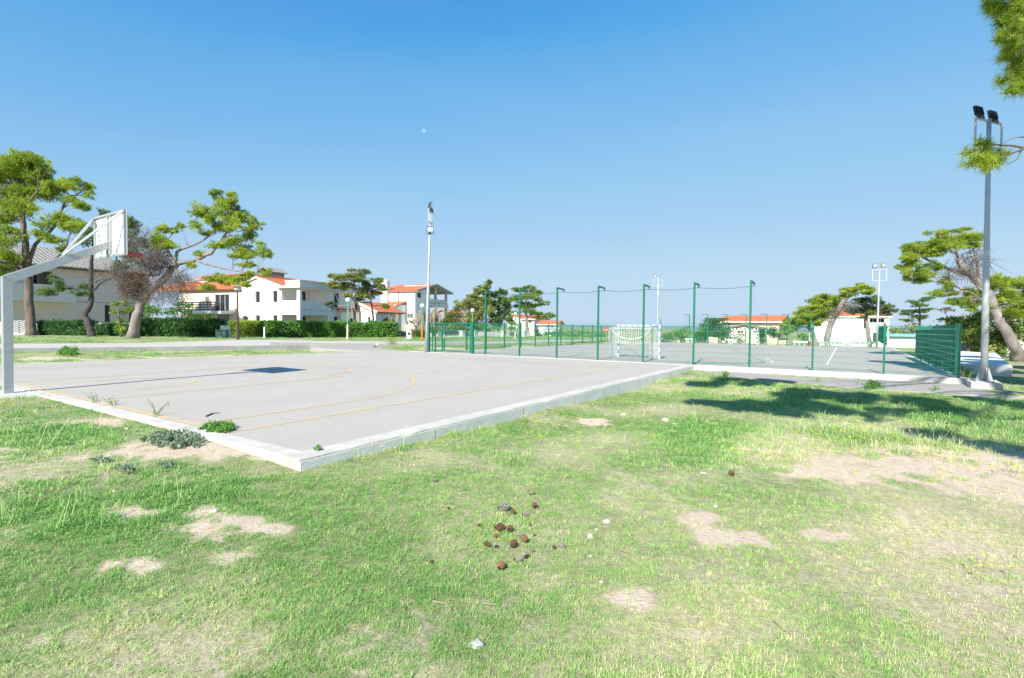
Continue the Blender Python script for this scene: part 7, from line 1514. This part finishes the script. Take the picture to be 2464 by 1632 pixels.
for k, X_, Y_, L_, a, lab in CONES:
    u, v = cz(X_, Y_); p = G(u, v+3, -.19); p.z = float(terrain(np.array([p.x]), np.array([p.y]))[0]); d = dep(p); sc = (L_/3.92)*d/F_PX/.088*.85
    o = bpy.data.objects.new('pine_cone', CM[k]); COL.objects.link(o); o.scale = (sc, sc, sc); o.rotation_euler = (rng.uniform(0, 6), rng.uniform(-.3, .3), YAW-PI/2+R(a)); o.location = (p.x, p.y, p.z+.030*sc+.012)
    tag(o, lab+' on the lawn', 'pine cone', 'pine cones scattered on the lawn')
for u, v, wpx, lab in ((1760, 1151, 17, 'brown pine cone lying alone at the left end of the large bare patch'),):
    p = G(u, v, -.22); p.z = float(terrain(np.array([p.x]), np.array([p.y]))[0]); sc = wpx*dep(p)/F_PX/.088; o = bpy.data.objects.new('pine_cone', CM['b']); COL.objects.link(o); o.scale = (sc,)*3; o.rotation_euler = (1, .1, .4); o.location = (p.x, p.y, p.z+.03*sc); tag(o, lab, 'pine cone', 'pine cones scattered on the lawn')
# ------------------------------------------------------------------ stones and litter
ROCK = mat('pale_rock', (.66, .58, .50), rough=.95, var=.15, scale=14, bump=.6, bscale=40); ROCKW = mat('white_rock', (.50, .47, .43), rough=.95, var=.1, scale=18, bump=.6, bscale=50)
STN = [(1601, 1008, 16, 11, ROCK, 'largest pinkish stone on the grass before the low wall'), (1501, 995, 14, 8, ROCKW, 'pale stone left of the largest pinkish stone'), (1363, 1025, 11, 5, ROCKW, 'small flat stone among yellow flowers near the wall'), (1625, 1017, 17, 4, mat('grey_slab_rock', (.42, .40, .37), var=.15, scale=9), 'flat grey stone right of the largest pinkish stone'),
 (1460, 1275, 20, 11, ROCKW, 'long white stone right of the pine cones'), (1435, 1294, 9, 6, ROCKW, 'small white stone between the two larger white stones'), (1420, 1310, 14, 14, ROCKW, 'rough white stone lower right of the pine cones'), (1421, 1357, 9, 6, ROCKW, 'tiny white stone below the rough white one'), (1447, 1424, 11, 8, ROCKW, 'white pebble far below the rough white stone'),
 (1338, 1409, 7, 8, ROCKW, 'white pebble right of the tan pine cone'), (1148, 1580, 34, 22, mat('grey_white_rock', (.36, .38, .36), var=.2, scale=12, bump=.6, bscale=30), 'large grey white stone at the bottom edge of the lawn'), (1892, 976, 7, 4, ROCKW, 'small white scrap in the tree shade'), (1713, 1115, 12, 6, ROCKW, 'white stone in the turf left of the bare patch'), (1692, 1146, 14, 5, ROCKW, 'flat white stone near the lone brown cone'),
 (1722, 1230, 12, 6, ROCK, 'pale stone in the turf below the lone brown cone'), (305, 1066, 9, 7, ROCK, 'small pale stone left of the grey green weed'), (410, 1216, 14, 6, ROCKW, 'white stone in the middle of the left lawn'), (274, 1214, 9, 5, ROCK, 'small pinkish stone on the left lawn'), (515, 1255, 22, 9, ROCKW, 'pale rubble stone at the left bare patch'), (1755, 930, 5, 4, ROCKW, 'tiny white pebble in the shade near the wall end'),
 (2305, 1052, 8, 5, ROCK, 'small stone in the shade left of the mast'), (1270, 1183, 8, 4, ROCKW, 'small white scrap above the pine cones'), (2385, 867, 13, 5, ROCK, 'pinkish stone on the grass right of the mast'), (1822, 1478, 14, 6, ROCKW, 'pale stone on the dry turf at lower right')]
rng = np.random.default_rng(82)
for u, v, a, b, m, lab in STN:
    z = -.22 if v > 890 else -.1; p = G(u, v, z); p.z = float(terrain(np.array([p.x]), np.array([p.y]))[0]); d = dep(p); px = d/F_PX
    a *= .5; b *= .5; mb = MB(); mb.sphere((0, 0, 0), 1, 12, 8); 
    jit = rng.normal(0, .13, (len(mb.v), 3)); mb.v = [tuple(np.array(q)*np.array([a*px, a*px*.8, max(b, a*.45)*px*.9])*(1+j)) for q, j in zip(mb.v, jit)]
    o = mb.build('stone', m, smooth=False); bv = o.modifiers.new('bevel', 'BEVEL'); bv.width = .003; o.location = (p.x, p.y, p.z+max(b, a*.4)*px*.25); o.rotation_euler = (0, 0, YAW-PI/2+rng.normal(0, .3)); MW[o] = Matrix.Translation(o.location); tag(o, lab, 'stone', 'stones scattered on the lawn')
# fallen twigs
TWG = mat('dry_twig', (.36, .28, .19), rough=.9, var=.25, scale=20)
for i, (pts, lab) in enumerate([([(1210, 1100), (1216, 1140), (1222, 1175)], None)][:0]): pass
TW = [([(1085, 1198), (1105, 1210), (1132, 1218)], 'curved pale dry twig left of the upper cones'), ([(1102, 1340), (1118, 1338), (1134, 1336)], 'short straw stick left of the round grey cone'), ([(1490, 1338), (1505, 1345), (1525, 1350)], 'curved tan twig on the dry turf right of the stones'), ([(1040, 1468), (1070, 1475), (1085, 1490), (1078, 1505)], 'curled grey dry twig at the lower middle of the lawn'),
      ([(1163, 1474), (1180, 1478), (1192, 1478)], 'whitish stick piece in the lower middle lawn'), ([(2240, 1075), (2255, 1062), (2266, 1048), (2270, 1040)], 'thin forked dry branch standing before the bare patch'), ([(495, 1003), (510, 996), (530, 994)], 'brown bark strip lying on the court surface'), ([(1860, 1525), (1880, 1545), (1900, 1560)], 'dry stalk lying on the lower right turf')]
for pts, lab in TW:
    z = .006 if 'court' in lab else None; q = []
    for (u, v) in pts:
        p = G(u, v, -.2 if z is None else z); p.z = (float(terrain(np.array([p.x]), np.array([p.y]))[0])+.02) if z is None else .012; q.append(p)
    if 'standing' in lab: q[2].z += .15; q[3].z += .28
    mb = MB(); r_ = .003 if 'bark' not in lab else .014; mb.tube(q, [r_]+[r_*.9]*(len(q)-2)+[r_*.4], 6)
    if 'forked' in lab: mb.tube([q[1], q[1]+Vector((.1, -.12, .12)), q[1]+Vector((.12, -.2, .3))], [.004, .003, .002], 5)
    recentre(tag(mb.build('twig', TWG if 'bark' not in lab else mat('brown_bark_strip', (.25, .16, .11))), lab, 'twig', 'fallen twigs on the lawn'), q[0])
# daytime moon: a far sphere lit by the sun, the sky shining in front of it
mm = bpy.data.materials.new('moon_rock'); mm.use_nodes = True; nt = mm.node_tree; nt.nodes.clear(); N = nt.nodes.new; L = nt.links.new
ad = N('ShaderNodeAddShader'); tr = N('ShaderNodeBsdfTransparent'); df = N('ShaderNodeBsdfDiffuse'); df.inputs[0].default_value = (.10, .09, .07, 1); nz = N('ShaderNodeTexNoise'); nz.inputs['Scale'].default_value = .08
mxx = N('ShaderNodeMix'); mxx.data_type = 'RGBA'; mxx.inputs[6].default_value = (.03, .025, .02, 1); mxx.inputs[7].default_value = (.12, .11, .09, 1); L(nz.outputs[0], mxx.inputs[0]); L(mxx.outputs[2], df.inputs[0])
L(tr.outputs[0], ad.inputs[0]); L(df.outputs[0], ad.inputs[1]); oo = N('ShaderNodeOutputMaterial'); L(ad.outputs[0], oo.inputs[0])
c = D(1020, 315, 6000); mb = MB(); mb.sphere((0, 0, 0), 5.2*6000/F_PX, 24, 16); o = mb.build('moon', mm, smooth=True); o.location = c; tag(o, 'faint pale daytime moon in the blue sky', 'moon'); o.visible_shadow = False if False else True
